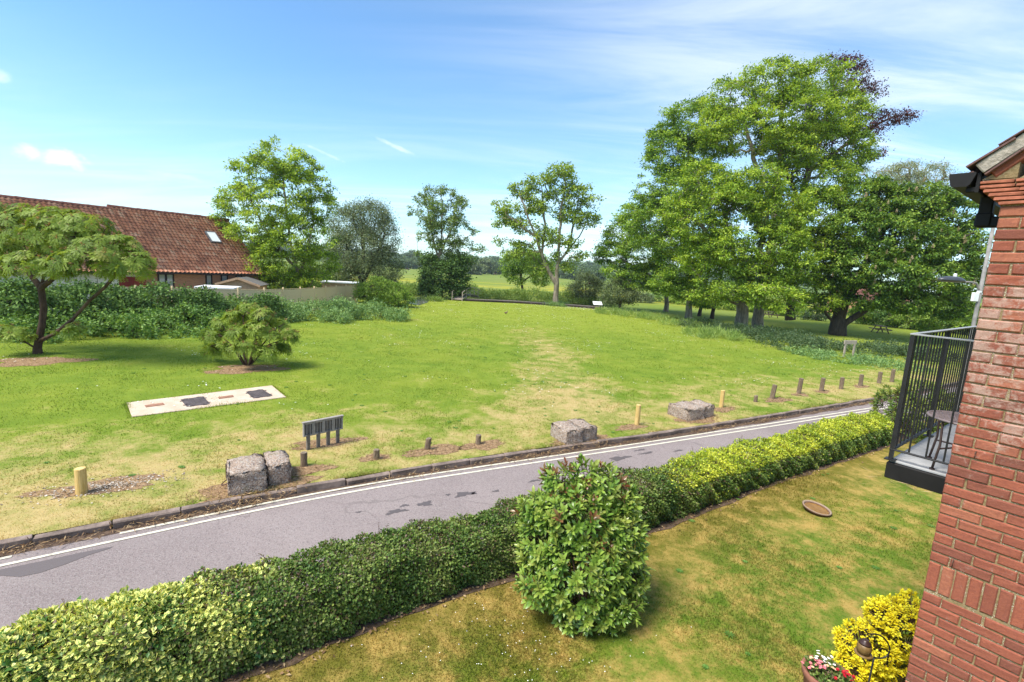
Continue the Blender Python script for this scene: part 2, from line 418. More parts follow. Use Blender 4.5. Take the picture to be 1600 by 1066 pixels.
def smooth_line(pl, step=0.5, it=10):
    q = resample(pl, step)
    for _ in range(it): q[1:-1] = 0.25 * q[:-2] + 0.5 * q[1:-1] + 0.25 * q[2:]
    return q

def offset(pl, d):
    """positive d = towards the garden (right-hand side when walking from left to right)"""
    T = unit(np.gradient(np.asarray(pl, float), axis=0)); return pl + np.stack([T[:, 1], -T[:, 0]], 1) * d

KL = smooth_line(KERB)
def kerb_dist(P):
    """signed distance from the kerb, positive on the park side (approximate)"""
    P = np.asarray(P, float)
    y = np.interp(P[:, 0], KL[:, 0], KL[:, 1]); sl = np.interp(P[:, 0], KL[1:, 0], np.diff(KL[:, 1]) / np.diff(KL[:, 0]))
    return (P[:, 1] - y) / np.sqrt(1 + sl ** 2)

def lawn_colour(t, where):
    P = t.pos(); P2 = t.mapped(P, (1, 1, 0))
    n_big = t.noise(P2, 0.22, 4, 0.6, 0.4); n_mid = t.noise(P2, 1.1, 5, 0.65, 0.3); n_fine = t.noise(P2, 7, 4, 0.7); n_grain = t.noise(P2, 38, 3, 0.7)
    if where == 'park':
        dk = t.math('SUBTRACT', t.dot(P, (-0.5, 0.866, 0)), 9.87)
        side = t.math('SUBTRACT', t.dot(P, (0.866, 0.5, 0)), 4.0)
        near = t.ss(dk, 7.5, 0.5)
        dry = t.math('ADD', t.math('MULTIPLY', near, 0.44), t.math('MULTIPLY', t.math('SUBTRACT', n_big, 0.5), 1.0))
        dry = t.math('ADD', dry, t.math('MULTIPLY', t.math('SUBTRACT', n_mid, 0.5), 1.5))
        dry = t.math('ADD', dry, t.math('MULTIPLY', t.math('SUBTRACT', t.noise(P2, 3.2, 5, 0.75), 0.5), 0.9))
        dry = t.math('ADD', dry, t.math('MULTIPLY', t.ss(side, 2.0, -9.0), t.math('MULTIPLY', t.ss(dk, 8.0, 1.5), 0.24)))
        # worn line walked from the kerb to the bridge
        wl = t.math('ABSOLUTE', t.math('SUBTRACT', t.dot(P, (1.0, 0.0, 0)), t.math('MULTIPLY', t.math('SINE', t.math('MULTIPLY', t.dot(P, (0, 1, 0)), 0.07)), 2.0)))
        yb = t.math('MULTIPLY', t.ss(t.dot(P, (0, 1, 0)), 12.5, 17.0), t.ss(t.dot(P, (0, 1, 0)), 44.0, 26.0))
        dry = t.math('ADD', dry, t.math('MULTIPLY', t.math('MULTIPLY', t.ss(wl, 3.4, 0.3), yb), 0.42))
        dry = t.ss(dry, 0.12, 0.85)
        g = t.mix(t.ss(n_mid, 0.3, 0.7), (0.110, 0.180, 0.016), (0.175, 0.240, 0.026))
        g = t.mix(t.math('MULTIPLY', t.ss(n_big, 0.35, 0.7), 0.65), g, (0.215, 0.255, 0.028))
        g = t.mix(t.ss(t.dot(P, (0, 1, 0)), 26.0, 50.0), g, t.mix(n_mid, (0.180, 0.245, 0.022), (0.255, 0.295, 0.040)))
        s = t.mix(n_fine, (0.33, 0.245, 0.095), (0.52, 0.40, 0.185))
    else:
        n_two = t.noise(P2, 2.6, 6, 0.75, 0.1)
        dry = t.math('ADD', t.math('MULTIPLY', t.math('SUBTRACT', n_mid, 0.5), 1.5), t.math('MULTIPLY', t.math('SUBTRACT', n_two, 0.5), 2.2))
        dry = t.ss(t.math('ADD', dry, 0.44), 0.12, 0.98)
        g = t.mix(t.ss(n_fine, 0.3, 0.7), (0.088, 0.128, 0.011), (0.155, 0.182, 0.018))
        g = t.mix(t.ss(n_big, 0.42, 0.6), (0.085, 0.150, 0.014), g)
        hd = t.math('SUBTRACT', t.dot(P, (-0.556, 0.831, 0)), 5.35)
        g = t.mix(t.math('MULTIPLY', t.ss(hd, -2.0, 0.0), 0.75), g, (0.125, 0.092, 0.016))
        s = t.mix(n_fine, (0.26, 0.175, 0.042), (0.46, 0.325, 0.105))
    c = t.mix(dry, g, s)
    c = t.mix(t.math('MULTIPLY', t.ss(n_grain, 0.5, 0.75), 0.25), c, (0.30, 0.24, 0.085))
    c = t.mix(t.math('MULTIPLY', t.ss(n_grain, 0.48, 0.28), 0.22), c, (0.055, 0.085, 0.01))
    return c, n_grain, n_fine

def lawn_mat(name, where, blade=False):
    m, t, b = new_mat(name)
    c, gr, fi = lawn_colour(t, where)
    if blade:
        ti = t.attr('tint'); c = t.mix(1.0, c, (1.25, 1.25, 1.2), 'MULTIPLY')
        c = t.mix(t.math('MULTIPLY', t.ss(ti, 0.55, 1.0), 0.45), c, (0.40, 0.34, 0.12))
        c = t.mix(t.math('MULTIPLY', t.ss(ti, 0.45, 0.0), 0.25), c, (0.085, 0.17, 0.012))
        t.set(b.inputs['Base Color'], c); b.inputs['Roughness'].default_value = 0.7
        tr = t.new('ShaderNodeBsdfTranslucent'); t.set(tr.inputs[0], t.mix(1.0, c, (1.35, 1.3, 1.2), 'MULTIPLY'))
        mx = t.new('ShaderNodeMixShader'); mx.inputs[0].default_value = 0.6
        t.l.new(b.outputs[0], mx.inputs[1]); t.l.new(tr.outputs[0], mx.inputs[2]); t.l.new(mx.outputs[0], t.n['Material Output'].inputs[0])
    else:
        t.set(b.inputs['Base Color'], c); b.inputs['Roughness'].default_value = 0.95; b.inputs['Specular IOR Level'].default_value = 0.1
        t.set(b.inputs['Normal'], t.bump(t.math('ADD', t.math('MULTIPLY', gr, 0.5), fi), 0.6, 0.06))
    return m

M['park'] = lawn_mat('park_lawn', 'park'); M['park_blade'] = lawn_mat('park_grass_blade', 'park', True)
M['garden_blade'] = lawn_mat('garden_grass_blade', 'garden', True)

m, t, b = new_mat('ground')                                    # garden turf on this side of the lane, river meadow on the far side
cg, gr, fi = lawn_colour(t, 'garden')
P = t.pos(); ydist = t.dot(P, (0, 1, 0)); P2 = t.mapped(P, (1, 1, 0))
nm = t.noise(t.mapped(P2, (0.5, 1.2, 1)), 0.05, 5, 0.6, 0.5); nf = t.noise(P2, 0.9, 4, 0.7)
mead = t.mix(t.ss(nm, 0.3, 0.7), (0.115, 0.185, 0.022), (0.185, 0.215, 0.045))
mead = t.mix(t.math('MULTIPLY', t.ss(nf, 0.45, 0.75), 0.3), mead, (0.24, 0.22, 0.07))
yel = t.math('MULTIPLY', t.ss(t.noise(t.mapped(P2, (0.35, 1, 1)), 0.11, 5, 0.65), 0.42, 0.62), t.math('MULTIPLY', t.ss(ydist, 74, 88), t.ss(ydist, 190, 110)))
mead = t.mix(t.math('MULTIPLY', yel, 0.55), mead, (0.46, 0.38, 0.02))
cc = t.mix(t.ss(ydist, 60, 62), cg, mead)
t.set(b.inputs['Base Color'], cc); b.inputs['Roughness'].default_value = 0.95; b.inputs['Specular IOR Level'].default_value = 0.1
t.set(b.inputs['Normal'], t.bump(fi, 0.5, 0.06))
M['ground'] = m

bm = bmesh.new(); bmesh.ops.create_grid(bm, x_segments=8, y_segments=8, size=1500)
ground = link('ground', bm_mesh('ground', bm), None, M['ground']); ground['kind'] = 'structure'; ground.location = (0, 900, 0)
park_edge = [tuple(q) for q in offset(KL, -0.10)] + [(75, 55), (75, 64), (12, 65.5), (-6, 65.6), (-9, 64.5), (-12, 60), (-19, 58), (-75, 60), (-75, -10)]
poly_sheet('park_lawn', park_edge, PARK_Z, M['park'])

# lane
m, t, b = new_mat('asphalt')
P = t.pos(); n1 = t.noise(P, 0.35, 4, 0.6, 0.4); n2 = t.noise(P, 110, 3, 0.7); n3 = t.noise(P, 2.2, 6, 0.75, 0.6); n4 = t.noise(t.mapped(P, (0.5, 2.5, 1), (0, 0, -0.5)), 1.3, 5, 0.7)
vo = t.new('ShaderNodeTexVoronoi'); t.set(vo.inputs['Vector'], P); vo.inputs['Scale'].default_value = 70
spv = t.new('ShaderNodeSeparateXYZ'); t.set(spv.inputs[0], vo.outputs['Color'])
c = t.mix(t.ss(n1, 0.3, 0.7), (0.205, 0.166, 0.158), (0.265, 0.218, 0.206)); c = t.mix(t.math('MULTIPLY', t.ss(spv.outputs[0], 0.6, 0.95), 0.5), c, (0.32, 0.29, 0.27)); c = t.mix(t.math('MULTIPLY', t.ss(spv.outputs[1], 0.7, 0.95), 0.5), c, (0.09, 0.075, 0.07))
c = t.mix(t.math('MULTIPLY', t.ss(n3, 0.56, 0.72), 0.18), c, (0.095, 0.080, 0.078)); c = t.mix(t.math('MULTIPLY', t.ss(n4, 0.52, 0.72), 0.25), c, (0.27, 0.235, 0.215))
wr = t.new('ShaderNodeTexVoronoi', feature='DISTANCE_TO_EDGE'); ds = t.new('ShaderNodeVectorMath', operation='ADD'); nz = t.new('ShaderNodeTexNoise'); t.set(nz.inputs['Vector'], P); nz.inputs['Scale'].default_value = 1.5; nz.inputs['Detail'].default_value = 4
t.set(ds.inputs[0], P); t.set(ds.inputs[1], nz.outputs['Color']); t.set(wr.inputs['Vector'], t.mapped(ds.outputs[0], (1, 1, 0))); wr.inputs['Scale'].default_value = 0.42
crk = t.math('MULTIPLY', t.ss(wr.outputs['Distance'], 0.010, 0.003), t.ss(n1, 0.46, 0.56)); c = t.mix(t.math('MULTIPLY', crk, 0.25), c, (0.06, 0.05, 0.045))
t.set(b.inputs['Base Color'], c); b.inputs['Roughness'].default_value = 0.85; t.set(b.inputs['Normal'], t.bump(t.math('ADD', n2, vo.outputs['Distance']), 0.6, 0.006)); M['asphalt'] = m

m, t, b = new_mat('dark_tarmac')
P = t.pos(); n2 = t.noise(P, 120, 2, 0.6)
t.set(b.inputs['Base Color'], t.mix(n2, (0.105, 0.088, 0.087), (0.145, 0.124, 0.120))); b.inputs['Roughness'].default_value = 0.8; t.set(b.inputs['Normal'], t.bump(n2, 0.5, 0.006)); M['patch'] = m
patch = [(-7.22, 5.82), (-7.18, 5.78), (-6.69, 5.95), (-6.42, 5.95), (-6.25, 6.05), (-6.09, 6.27), (-5.96, 6.51), (-5.81, 6.69), (-5.81, 6.74), (-6.16, 6.52), (-6.49, 6.28), (-6.81, 6.07)]
poly_sheet('dark_road_patch', patch, 0.008, M['patch'])  # darker area of the lane beside the painted line
m, t, b = new_mat('damp_stain')
n2 = t.noise(t.pos(), 60, 3, 0.6); t.set(b.inputs['Base Color'], t.mix(n2, (0.075, 0.063, 0.062), (0.125, 0.105, 0.102))); b.inputs['Roughness'].default_value = 0.6; M['damp'] = m
V, F, off = [], [], 0
for (cx, cy), rx, ry in zip([(-1.92, 8.29), (-1.45, 8.65), (-1.82, 8.53), (-0.76, 9.14), (-1.08, 9.07), (-0.58, 9.19), (-0.14, 9.36), (2.85, 11.57), (1.87, 10.1), (0.67, 9.96), (3.64, 12.04), (4.58, 12.37), (-2.57, 8.19), (3.53, 12.24)],
                            (0.20, 0.15, 0.09, 0.22, 0.05, 0.06, 0.08, 0.32, 0.10, 0.16, 0.25, 0.18, 0.05, 0.2), (0.07, 0.09, 0.04, 0.09, 0.04, 0.04, 0.04, 0.11, 0.05, 0.04, 0.05, 0.04, 0.03, 0.04)):
    n = 46; a = np.arange(n) * 2 * PI / n; rr = 0.8 + 0.25 * np.sin(a * 3 + cx * 5) + 0.18 * np.sin(a * 7 + cy * 9) + 0.22 * rng.random(n); x, y = np.cos(a) * rr * rx, np.sin(a) * rr * ry
    V.append(np.stack([cx + x * 0.86 - y * 0.5, cy + x * 0.5 + y * 0.86, np.full(n, 0.008)], 1)); V.append(np.array([[cx, cy, 0.008]]))
    F += [(off + n, off + i, off + (i + 1) % n) for i in range(n)]; off += n + 1
o = link('damp_stains', np_mesh('damp_stains', np.concatenate(V), np.array(F)), None, M['damp']); o['kind'] = 'stuff'

# double line of worn paint
m, t, b = new_mat('line_paint')
P = t.pos(); n2 = t.noise(P, 45, 4, 0.7); n3 = t.noise(P, 5, 3, 0.6)
c = t.mix(t.ss(t.math('ADD', t.math('MULTIPLY', n2, 0.6), t.math('MULTIPLY', n3, 0.4)), 0.50, 0.66), (0.64, 0.60, 0.47), (0.33, 0.30, 0.25))
t.set(b.inputs['Base Color'], c); b.inputs['Roughness'].default_value = 0.6; M['paint'] = m
L1 = smooth_line([(-12.6, 1.9)] + [(-6.89, 6.14), (-6.2, 6.67), (-4.0, 8.27), (-2.41, 9.28), (0.18, 10.67), (3.59, 12.48), (8.32, 15.03), (14.13, 18.2)] + [(22.6, 22.9)], 0.4, 6)
def strip(pl, w, z, name):
    a, c = offset(pl, -w / 2), offset(pl, w / 2); n = len(pl)
    V = np.concatenate([np.c_[a, np.full(n, z)], np.c_[c, np.full(n, z)]]); i = np.arange(n - 1)
    return np_mesh(name, V, np.stack([i + n, i + n + 1, i + 1, i], 1))
for pl in (L1, offset(L1, -0.21)[(offset(L1, -0.21)[:, 0] < -6.65)], offset(L1, -0.21)[(offset(L1, -0.21)[:, 0] > -6.3)]):
    o = link('road_marking', strip(pl, 0.062, 0.012, 'road_marking'), None, M['paint']); o['kind'] = 'structure'

# kerb of worn concrete lengths, soil and litter in the gutter
M['kerb'] = flat_mat('kerb_concrete', (0.20, 0.155, 0.13), 0.95, 0.1, 0.45, 5.0, 0, 0.8, 40)
kr = empty('kerb'); kr['kind'] = 'structure'
KS = resample(KL, 0.915)
for i in range(3, len(KS) - 9):
    a, c = KS[i], KS[i + 1]; d = unit(c - a); ln = np.linalg.norm(c - a) - 0.012
    bm = bmesh.new(); mid = (a + c) / 2
    ang = math.atan2(d[1], d[0]) + rng.normal() * 0.012
    box(bm, (0, 0, 0), (ln, 0.125, 0.22), bevel=0.014)
    for v in bm.verts: v.co += Vector(rng.normal(size=3) * 0.005)
    o = link('kerbstone', bm_mesh('kerbstone', bm), kr, M['kerb'])
    o.location = (mid[0], mid[1], 0.012 + rng.normal() * 0.008); o.rotation_euler = (rng.normal() * 0.03, 0, ang)
m, t, b = new_mat('gutter_soil')
n2 = t.noise(t.pos(), 14, 5, 0.7); t.set(b.inputs['Base Color'], t.ramp(n2, [(0.3, (0.045, 0.03, 0.022)), (0.5, (0.10, 0.065, 0.045)), (0.75, (0.19, 0.13, 0.09))])); b.inputs['Roughness'].default_value = 1; t.set(b.inputs['Normal'], t.bump(n2, 0.8, 0.03)); M['soil'] = m
g0 = offset(KL, 0.05); g1 = offset(KL, 0.24 + 0.0) + rng.normal(size=KL.shape) * 0.035
poly_sheet('gutter_soil', [tuple(q) for q in g0] + [tuple(q) for q in g1[::-1]], 0.0075, M['soil'])
# soil under the hedge
H0 = [(-2.68, 4.59), (-1.42, 5.62), (0.21, 6.7), (2.55, 8.14), (6.06, 10.61), (11.89, 14.34)]
H0 = [(-8.0, 2.0), (-6.4, 2.78), (-4.5, 3.72)] + H0 + [(13.4, 15.3)]
HL = smooth_line(H0, 0.4, 6)
near_edge = np.concatenate([[(-14.5, -1.2)], offset(HL, -0.74), [(22.0, 20.9), (36.0, 28.9)]])
poly_sheet('road', [tuple(q) for q in KL] + [tuple(q) for q in near_edge[::-1]], 0.004, M['asphalt'])
poly_sheet('hedge_soil', [tuple(q) for q in offset(HL, 0.13) + rng.normal(size=HL.shape) * 0.03] + [tuple(q) for q in offset(HL, -0.72)[::-1]], 0.0085, M['soil'])

# mulch and bare patches on the park side
m, t, b = new_mat('bare_soil_litter')
P = t.pos(); n2 = t.noise(P, 22, 5, 0.7); n3 = t.noise(P, 3, 3)
c = t.ramp(n2, [(0.3, (0.10, 0.06, 0.035)), (0.5, (0.27, 0.17, 0.09)), (0.7, (0.42, 0.29, 0.16))]); t.set(b.inputs['Base Color'], c); b.inputs['Roughness'].default_value = 1
t.set(b.inputs['Normal'], t.bump(n2, 0.8, 0.03)); M['mulch'] = m
def blob(cx, cy, rx, ry, rot, z, n=48):
    a = np.arange(n) * 2 * PI / n; rr = 0.85 + 0.16 * np.sin(a * 3 + cx) + 0.12 * np.sin(a * 5 + cy * 3) + 0.22 * rng.random(n); x, y = np.cos(a) * rr * rx, np.sin(a) * rr * ry
    V = np.stack([cx + x * math.cos(rot) - y * math.sin(rot), cy + x * math.sin(rot) + y * math.cos(rot), np.full(n, z)], 1)
    kd = kerb_dist(V); V[:, :2] += np.array([-0.5, 0.866]) * np.clip(0.09 - kd, 0, None)[:, None]
    return np.concatenate([V, [[cx, cy, z]]]), np.array([(n, i, (i + 1) % n) for i in range(n)])
BARE = [(q, rx, ry, ro) for q, rx, ry, ro in zip(
    [(-7.35, 8.38), (-4.7, 8.61), (-4.12, 9.58), (-2.94, 10.46), (-1.67, 11.1), (-0.56, 11.63), (-4.3, 11.16), (1.93, 12.34), (6.09, 15.11), (3.63, 13.81), (7.49, 16.48), (10.42, 18.41), (11.95, 19.55), (13.42, 20.44), (16.22, 22.07), (-17.26, 17.34), (-10.06, 18.12), (-7.55, 50.66)],
    (0.95, 1.0, 0.55, 0.35, 0.75, 0.6, 0.8, 0.95, 0.85, 0.55, 0.6, 0.7, 0.4, 0.45, 0.5, 1.3, 1.35, 0.1), (0.35, 0.5, 0.25, 0.2, 0.3, 0.28, 0.3, 0.4, 0.4, 0.22, 0.25, 0.3, 0.25, 0.22, 0.25, 0.9, 0.8, 0.1),
    (0.55,) * 18)]
V, F, off = [], [], 0
for (cx, cy), rx, ry, ro in BARE:
    v, f = blob(cx, cy, rx, ry, ro, PARK_Z + 0.006); V.append(v); F.append(f + off); off += len(v)
o = link('bare_soil', np_mesh('bare_soil', np.concatenate(V), np.concatenate(F)), None, M['mulch']); o['kind'] = 'stuff'

# pieces of dry litter: stalks in the gutter, wood chips, white flint round the new bollard
def litter(name, P, length, width, mat, tilt=0.35):
    n = len(P); D = rng.normal(size=(n, 3)); D[:, 2] *= tilt; N = np.array([0, 0, 1.0]) + rng.normal(size=(n, 3)) * 0.3
    return link(name, leaf_mesh(name, P, D, N, length * (0.5 + rng.random(n)), width * (0.5 + rng.random(n)), rng.random(n), 0.2), None, mat)
M['straw'] = leaf_mat('dry_stalk', (0.11, 0.06, 0.03), (0.27, 0.17, 0.09), (0.46, 0.34, 0.19), 0.1, 0.9, 0.1)
M['flint'] = leaf_mat('flint_chip', (0.20, 0.15, 0.10), (0.36, 0.29, 0.22), (0.58, 0.52, 0.44), 0.0, 0.9, 0.1)
q = KL[(KL[:, 0] > -9) & (KL[:, 0] < 17)]; q = np.repeat(q, 120, 0); q = offset(q, 0.0) * 1.0
T = np.tile(unit(np.array([[0.86, 0.5]])), (len(q), 1)); Nn = np.stack([T[:, 1], -T[:, 0]], 1)
q = q + T * rng.uniform(-0.3, 0.3, (len(q), 1)) + Nn * np.abs(rng.normal(0.13, 0.09, (len(q), 1)))
dens = np.sin(q[:, 0] * 2.3) + np.sin(q[:, 0] * 0.9 + 1) + rng.normal(size=len(q)) * 0.9; q = q[dens > 0.2]
o = litter('gutter_litter', np.c_[q, 0.02 + 0.05 * rng.random(len(q))], 0.10, 0.012, M['straw']); o['kind'] = 'stuff'
P = []
for (cx, cy), rx, ry, ro in BARE[1:]:
    n = int(520 * rx * ry / 0.35) if rx < 1.2 else 900
    a = rng.random(n) * 2 * PI; r = np.sqrt(rng.random(n)) * 1.1; x, y = np.cos(a) * r * rx, np.sin(a) * r * ry
    P.append(np.stack([cx + x * math.cos(ro) - y * math.sin(ro), cy + x * math.sin(ro) + y * math.cos(ro), PARK_Z + 0.012 + 0.015 * rng.random(n)], 1))
o = litter('dry_clippings', np.concatenate(P), 0.085, 0.012, M['straw']); o['kind'] = 'stuff'
n = 900; cx, cy = BARE[0][0]; a = rng.random(n) * 2 * PI; r = np.abs(rng.normal(0, 0.6, n)); x, y = np.cos(a) * r * 1.1, np.sin(a) * r * 0.42
o = litter('flint_chips', np.stack([cx + 0.1 + x * 0.86 - y * 0.5, cy + x * 0.5 + y * 0.86, np.full(n, PARK_Z + 0.014)], 1), 0.035, 0.03, M['flint']); o['kind'] = 'stuff'

# grass blades
def in_view(P, margin=0.12):
    d = P - np.array(CAM); z = d @ np.array(fw); x = d @ np.array(rt) / z; y = d @ np.array(up) / z
    return (z > 0.5) & (np.abs(x) < 800 / FPX + margin) & (np.abs(y) < 533 / FPX + margin)
def fade_noise(P, s):
    return np.sin(P[:, 0] * s + 1.3 * np.sin(P[:, 1] * s * 0.7)) + np.sin(P[:, 1] * s * 1.3 + 1.7 * np.sin(P[:, 0] * s * 0.6 + 2))

def blades(name, P, h, w, mat):
    n = len(P); D = rng.normal(size=(n, 3)) * 0.55; D[:, 2] = 1; D = unit(D); S = unit(np.cross(D, rng.normal(size=(n, 3))))
    h = h[:, None] * (0.5 + 0.8 * rng.random((n, 1))) * np.clip(0.85 + 0.28 * fade_noise(P, 1.9), 0.4, 1.6)[:, None]; w = w[:, None]
    V = np.stack([P - S * w / 2, P + S * w / 2, P + D * h], 1).reshape(-1, 3); F = np.arange(n * 3).reshape(-1, 3)
    ti = np.repeat(np.clip(0.5 + 0.25 * rng.normal(size=n), 0, 1), 3)
    o = link(name, np_mesh(name, V, F, {'tint': ('POINT', ti)}), None, mat); o['kind'] = 'stuff'; return o
r = 3.5 * (14.0 / 3.5) ** rng.random(400000); a = rng.uniform(-0.75, 1.0, len(r)); P = np.stack([r * np.sin(a), r * np.cos(a), np.zeros(len(r))], 1)
hy = np.interp(P[:, 0], HL[:, 0], HL[:, 1]); P = P[(P[:, 1] < hy - 0.05) & in_view(P)]
u = P[:, :2] - np.array((3.18, 3.35)); P = P[~((u @ np.array((0.784, 0.62)) > -0.02) & (u @ np.array((0.62, -0.784)) > -0.02))]
P = P[fade_noise(P, 2.1) + rng.normal(size=len(P)) * 1.3 > -0.6][:165000]
dd = np.linalg.norm(P[:, :2], axis=1)
blades('garden_grass', P, 0.030 + 0.0012 * dd, 0.0035 + 0.0008 * dd, M['garden_blade'])
r = 7.5 * (60 / 7.5) ** rng.random(420000); a = rng.uniform(-0.85, 0.75, len(r)); P = np.stack([r * np.sin(a), r * np.cos(a), np.full(len(r), PARK_Z)], 1)
P = P[(kerb_dist(P) > 0.16) & in_view(P, 0.05) & (P[:, 1] < 64)]; P = P[:160000]
keep = np.ones(len(P), bool)
for (cx, cy), rx, ry, ro in BARE: keep &= ~((((P[:, 0] - cx) / rx) ** 2 + ((P[:, 1] - cy) / (ry * 1.3)) ** 2 < 0.45) & (rng.random(len(P)) < 0.85))
P = P[keep]
dd = np.linalg.norm(P[:, :2], axis=1)
blades('park_grass', P, 0.026 + 0.0008 * dd, 0.006 + 0.0010 * dd, M['park_blade'])
# ragged longer grass along the kerb and round the posts
q = np.repeat(KL[(KL[:, 0] > -9) & (KL[:, 0] < 18)], 260, 0); q = q + rng.uniform(-0.3, 0.3, (len(q), 1)) * np.array([[0.86, 0.5]]) + np.array([[-0.5, 0.866]]) * (0.07 + np.abs(rng.normal(0, 0.07, (len(q), 1))))
q = q[np.sin(q[:, 0] * 1.7) + np.sin(q[:, 0] * 4.1 + 1) + rng.normal(size=len(q)) > 0.1]
blades('kerb_grass', np.c_[q, np.full(len(q), PARK_Z - 0.01)], np.full(len(q), 0.075), np.full(len(q), 0.011), M['park_blade'])
# flat weeds: plantain and dandelion rosettes
n = 420; P = np.stack([rng.uniform(-14, 18, n), rng.uniform(8, 30, n), np.full(n, PARK_Z + 0.01)], 1); P = P[(kerb_dist(P) > 0.3) & (fade_noise(P, 0.8) > -0.3)]
P = np.concatenate([P, np.stack([rng.uniform(-3, 9, 40), rng.uniform(4, 12, 40), np.full(40, 0.008)], 1)]); hy = np.interp(P[:, 0], HL[:, 0], HL[:, 1]); P = P[(P[:, 1] < hy - 0.1) | (kerb_dist(P) > 0.3)]
k = 9; Q = np.repeat(P, k, 0); a = np.tile(np.arange(k) * 2 * PI / k, len(P)) + np.repeat(rng.random(len(P)) * 6, k)
M['weed'] = leaf_mat('weed_leaf', (0.03, 0.075, 0.012), (0.05, 0.11, 0.018), (0.08, 0.14, 0.03), 0.25)
o = link('lawn_weeds', leaf_mesh('lawn_weeds', Q, np.stack([np.cos(a), np.sin(a), np.full(len(a), 0.35)], 1), np.tile([0, 0, 1.0], (len(a), 1)), 0.04 + 0.05 * np.repeat(rng.random(len(P)), k), 0.020, rng.random(len(a)), 0.15, False, 0.25), None, M['weed']); o['kind'] = 'stuff'
# daisies
M['daisy'] = flat_mat('daisy_white', (0.80, 0.80, 0.74), 0.8, 0.1, 0.05)
n = 9000; P = np.stack([rng.uniform(-22, 22, n), rng.uniform(13, 60, n), np.full(n, PARK_Z + 0.05)], 1)
P = P[(fade_noise(P, 0.55) + 0.9 * fade_noise(P, 1.7) + rng.normal(size=n) * 0.5 > 1.35) & (kerb_dist(P) > 3)]; n = len(P)
extra = np.stack([rng.normal(9.0, 4.0, 500), rng.normal(61, 1.5, 500), np.full(500, PARK_Z + 0.05)], 1); P = np.concatenate([P, extra]); n = len(P)
dd = np.linalg.norm(P[:, :2], axis=1)
o = link('daisies', leaf_mesh('daisies', P, rng.normal(size=(n, 3)) * [1, 1, 0.1], np.tile([0, 0, 1.0], (n, 1)), 0.03 + 0.0011 * dd, 0.03 + 0.0011 * dd, rng.random(n), 0.1), None, M['daisy']); o['kind'] = 'stuff'
n = 130; P = np.stack([rng.normal(0.2, 1.0, n), rng.normal(5.2, 0.6, n), np.full(n, 0.035)], 1); hy = np.interp(P[:, 0], HL[:, 0], HL[:, 1]); P = P[P[:, 1] < hy - 0.3]; n = len(P)
o = link('small_daisies', leaf_mesh('small_daisies', P, rng.normal(size=(n, 3)) * [1, 1, 0.1], np.tile([0, 0, 1.0], (n, 1)), 0.014, 0.014, rng.random(n), 0.1), None, M['daisy']); o['kind'] = 'stuff'

# river bend seen beside the bridge, and the far slope
m, t, b = new_mat('river_water')
b.inputs['Base Color'].default_value = (0.12, 0.13, 0.13, 1); b.inputs['Roughness'].default_value = 0.12; b.inputs['Specular IOR Level'].default_value = 0.6
t.set(b.inputs['Normal'], t.bump(t.noise(t.pos(), 3, 3), 0.25, 0.05)); M['water'] = m
poly_sheet('river', [(-11.71, 52.48), (-12.79, 59.37), (-12.5, 63.82), (-11.23, 66.73), (-10.47, 60.4), (-9.84, 55.16), (-9.98, 51.1)], 0.12, M['water'])
nx, ny = 90, 12
xs = np.linspace(-900, 900, nx); ys = np.linspace(430, 1500, ny)
X, Y = np.meshgrid(xs, ys, indexing='ij'); Z = (1 - np.exp(-(Y - 430) / 260.0)) * (13 + 4 * np.sin(X / 140.0) + 2.5 * np.sin(X / 53.0 + 1)) - 0.4
i = np.arange(nx - 1)[:, None] * ny + np.arange(ny - 1)[None]; F = np.stack([i, i + ny, i + ny + 1, i + 1], -1).reshape(-1, 4)
M['hill'] = flat_mat('hill_pasture', (0.10, 0.15, 0.035), 1.0, 0.05, 0.3, 0.02)
o = link('hills', np_mesh('hills', np.stack([X, Y, Z], -1).reshape(-1, 3), F), None, M['hill'], True); o['kind'] = 'structure'

# ------------------------------------------------------------------ brick gable of the flats (local x along the wall, y into the building)
BC = (3.18, 3.35); BROT = math.atan2(-0.784, 0.62)
flats = empty('brick_building', (BC[0], BC[1], 0), BROT, 'red brick gable end of the flats with tiled verge, beside the balcony', 'building')
m, t, b = new_mat('red_brick')
obj = t.new('ShaderNodeTexCoord').outputs['Object']; P = t.pos(); rnd = t.new('ShaderNodeObjectInfo').outputs['Random']
n1 = t.noise(P, 55, 5, 0.7); n2 = t.noise(P, 7, 4, 0.65); n3 = t.noise(P, 150, 3, 0.7); n4 = t.noise(P, 22, 5, 0.75, 0.5)
c = t.ramp(rnd, [(0.0, (0.17, 0.064, 0.044)), (0.35, (0.32, 0.100, 0.058)), (0.7, (0.24, 0.076, 0.047)), (1.0, (0.38, 0.140, 0.080))])
c = t.mix(t.math('MULTIPLY', t.ss(n1, 0.35, 0.7), 0.45), c, (0.16, 0.050, 0.042)); c = t.mix(t.math('MULTIPLY', t.ss(n3, 0.5, 0.75), 0.35), c, (0.42, 0.17, 0.11))
hz = t.dot(P, (0, 0, 1)); band = t.math('ADD', t.math('MULTIPLY', t.math('MULTIPLY', t.ss(hz, 3.0, 3.9), t.ss(hz, 4.9, 4.4)), 0.16), 0.02)
lime = t.ss(t.math('ADD', t.math('ADD', t.math('MULTIPLY', n4, 0.55), t.math('MULTIPLY', n2, 0.45)), band), 0.60, 0.74)
c = t.mix(t.math('MULTIPLY', lime, t.math('ADD', 0.2, t.math('MULTIPLY', n3, 0.6))), c, (0.50, 0.39, 0.32))
t.set(b.inputs['Base Color'], c); b.inputs['Roughness'].default_value = 0.9; b.inputs['Specular IOR Level'].default_value = 0.15
t.set(b.inputs['Normal'], t.bump(t.math('ADD', n1, t.math('MULTIPLY', n3, 0.5)), 0.8, 0.005)); M['brick'] = m
m, t, b = new_mat('mortar')
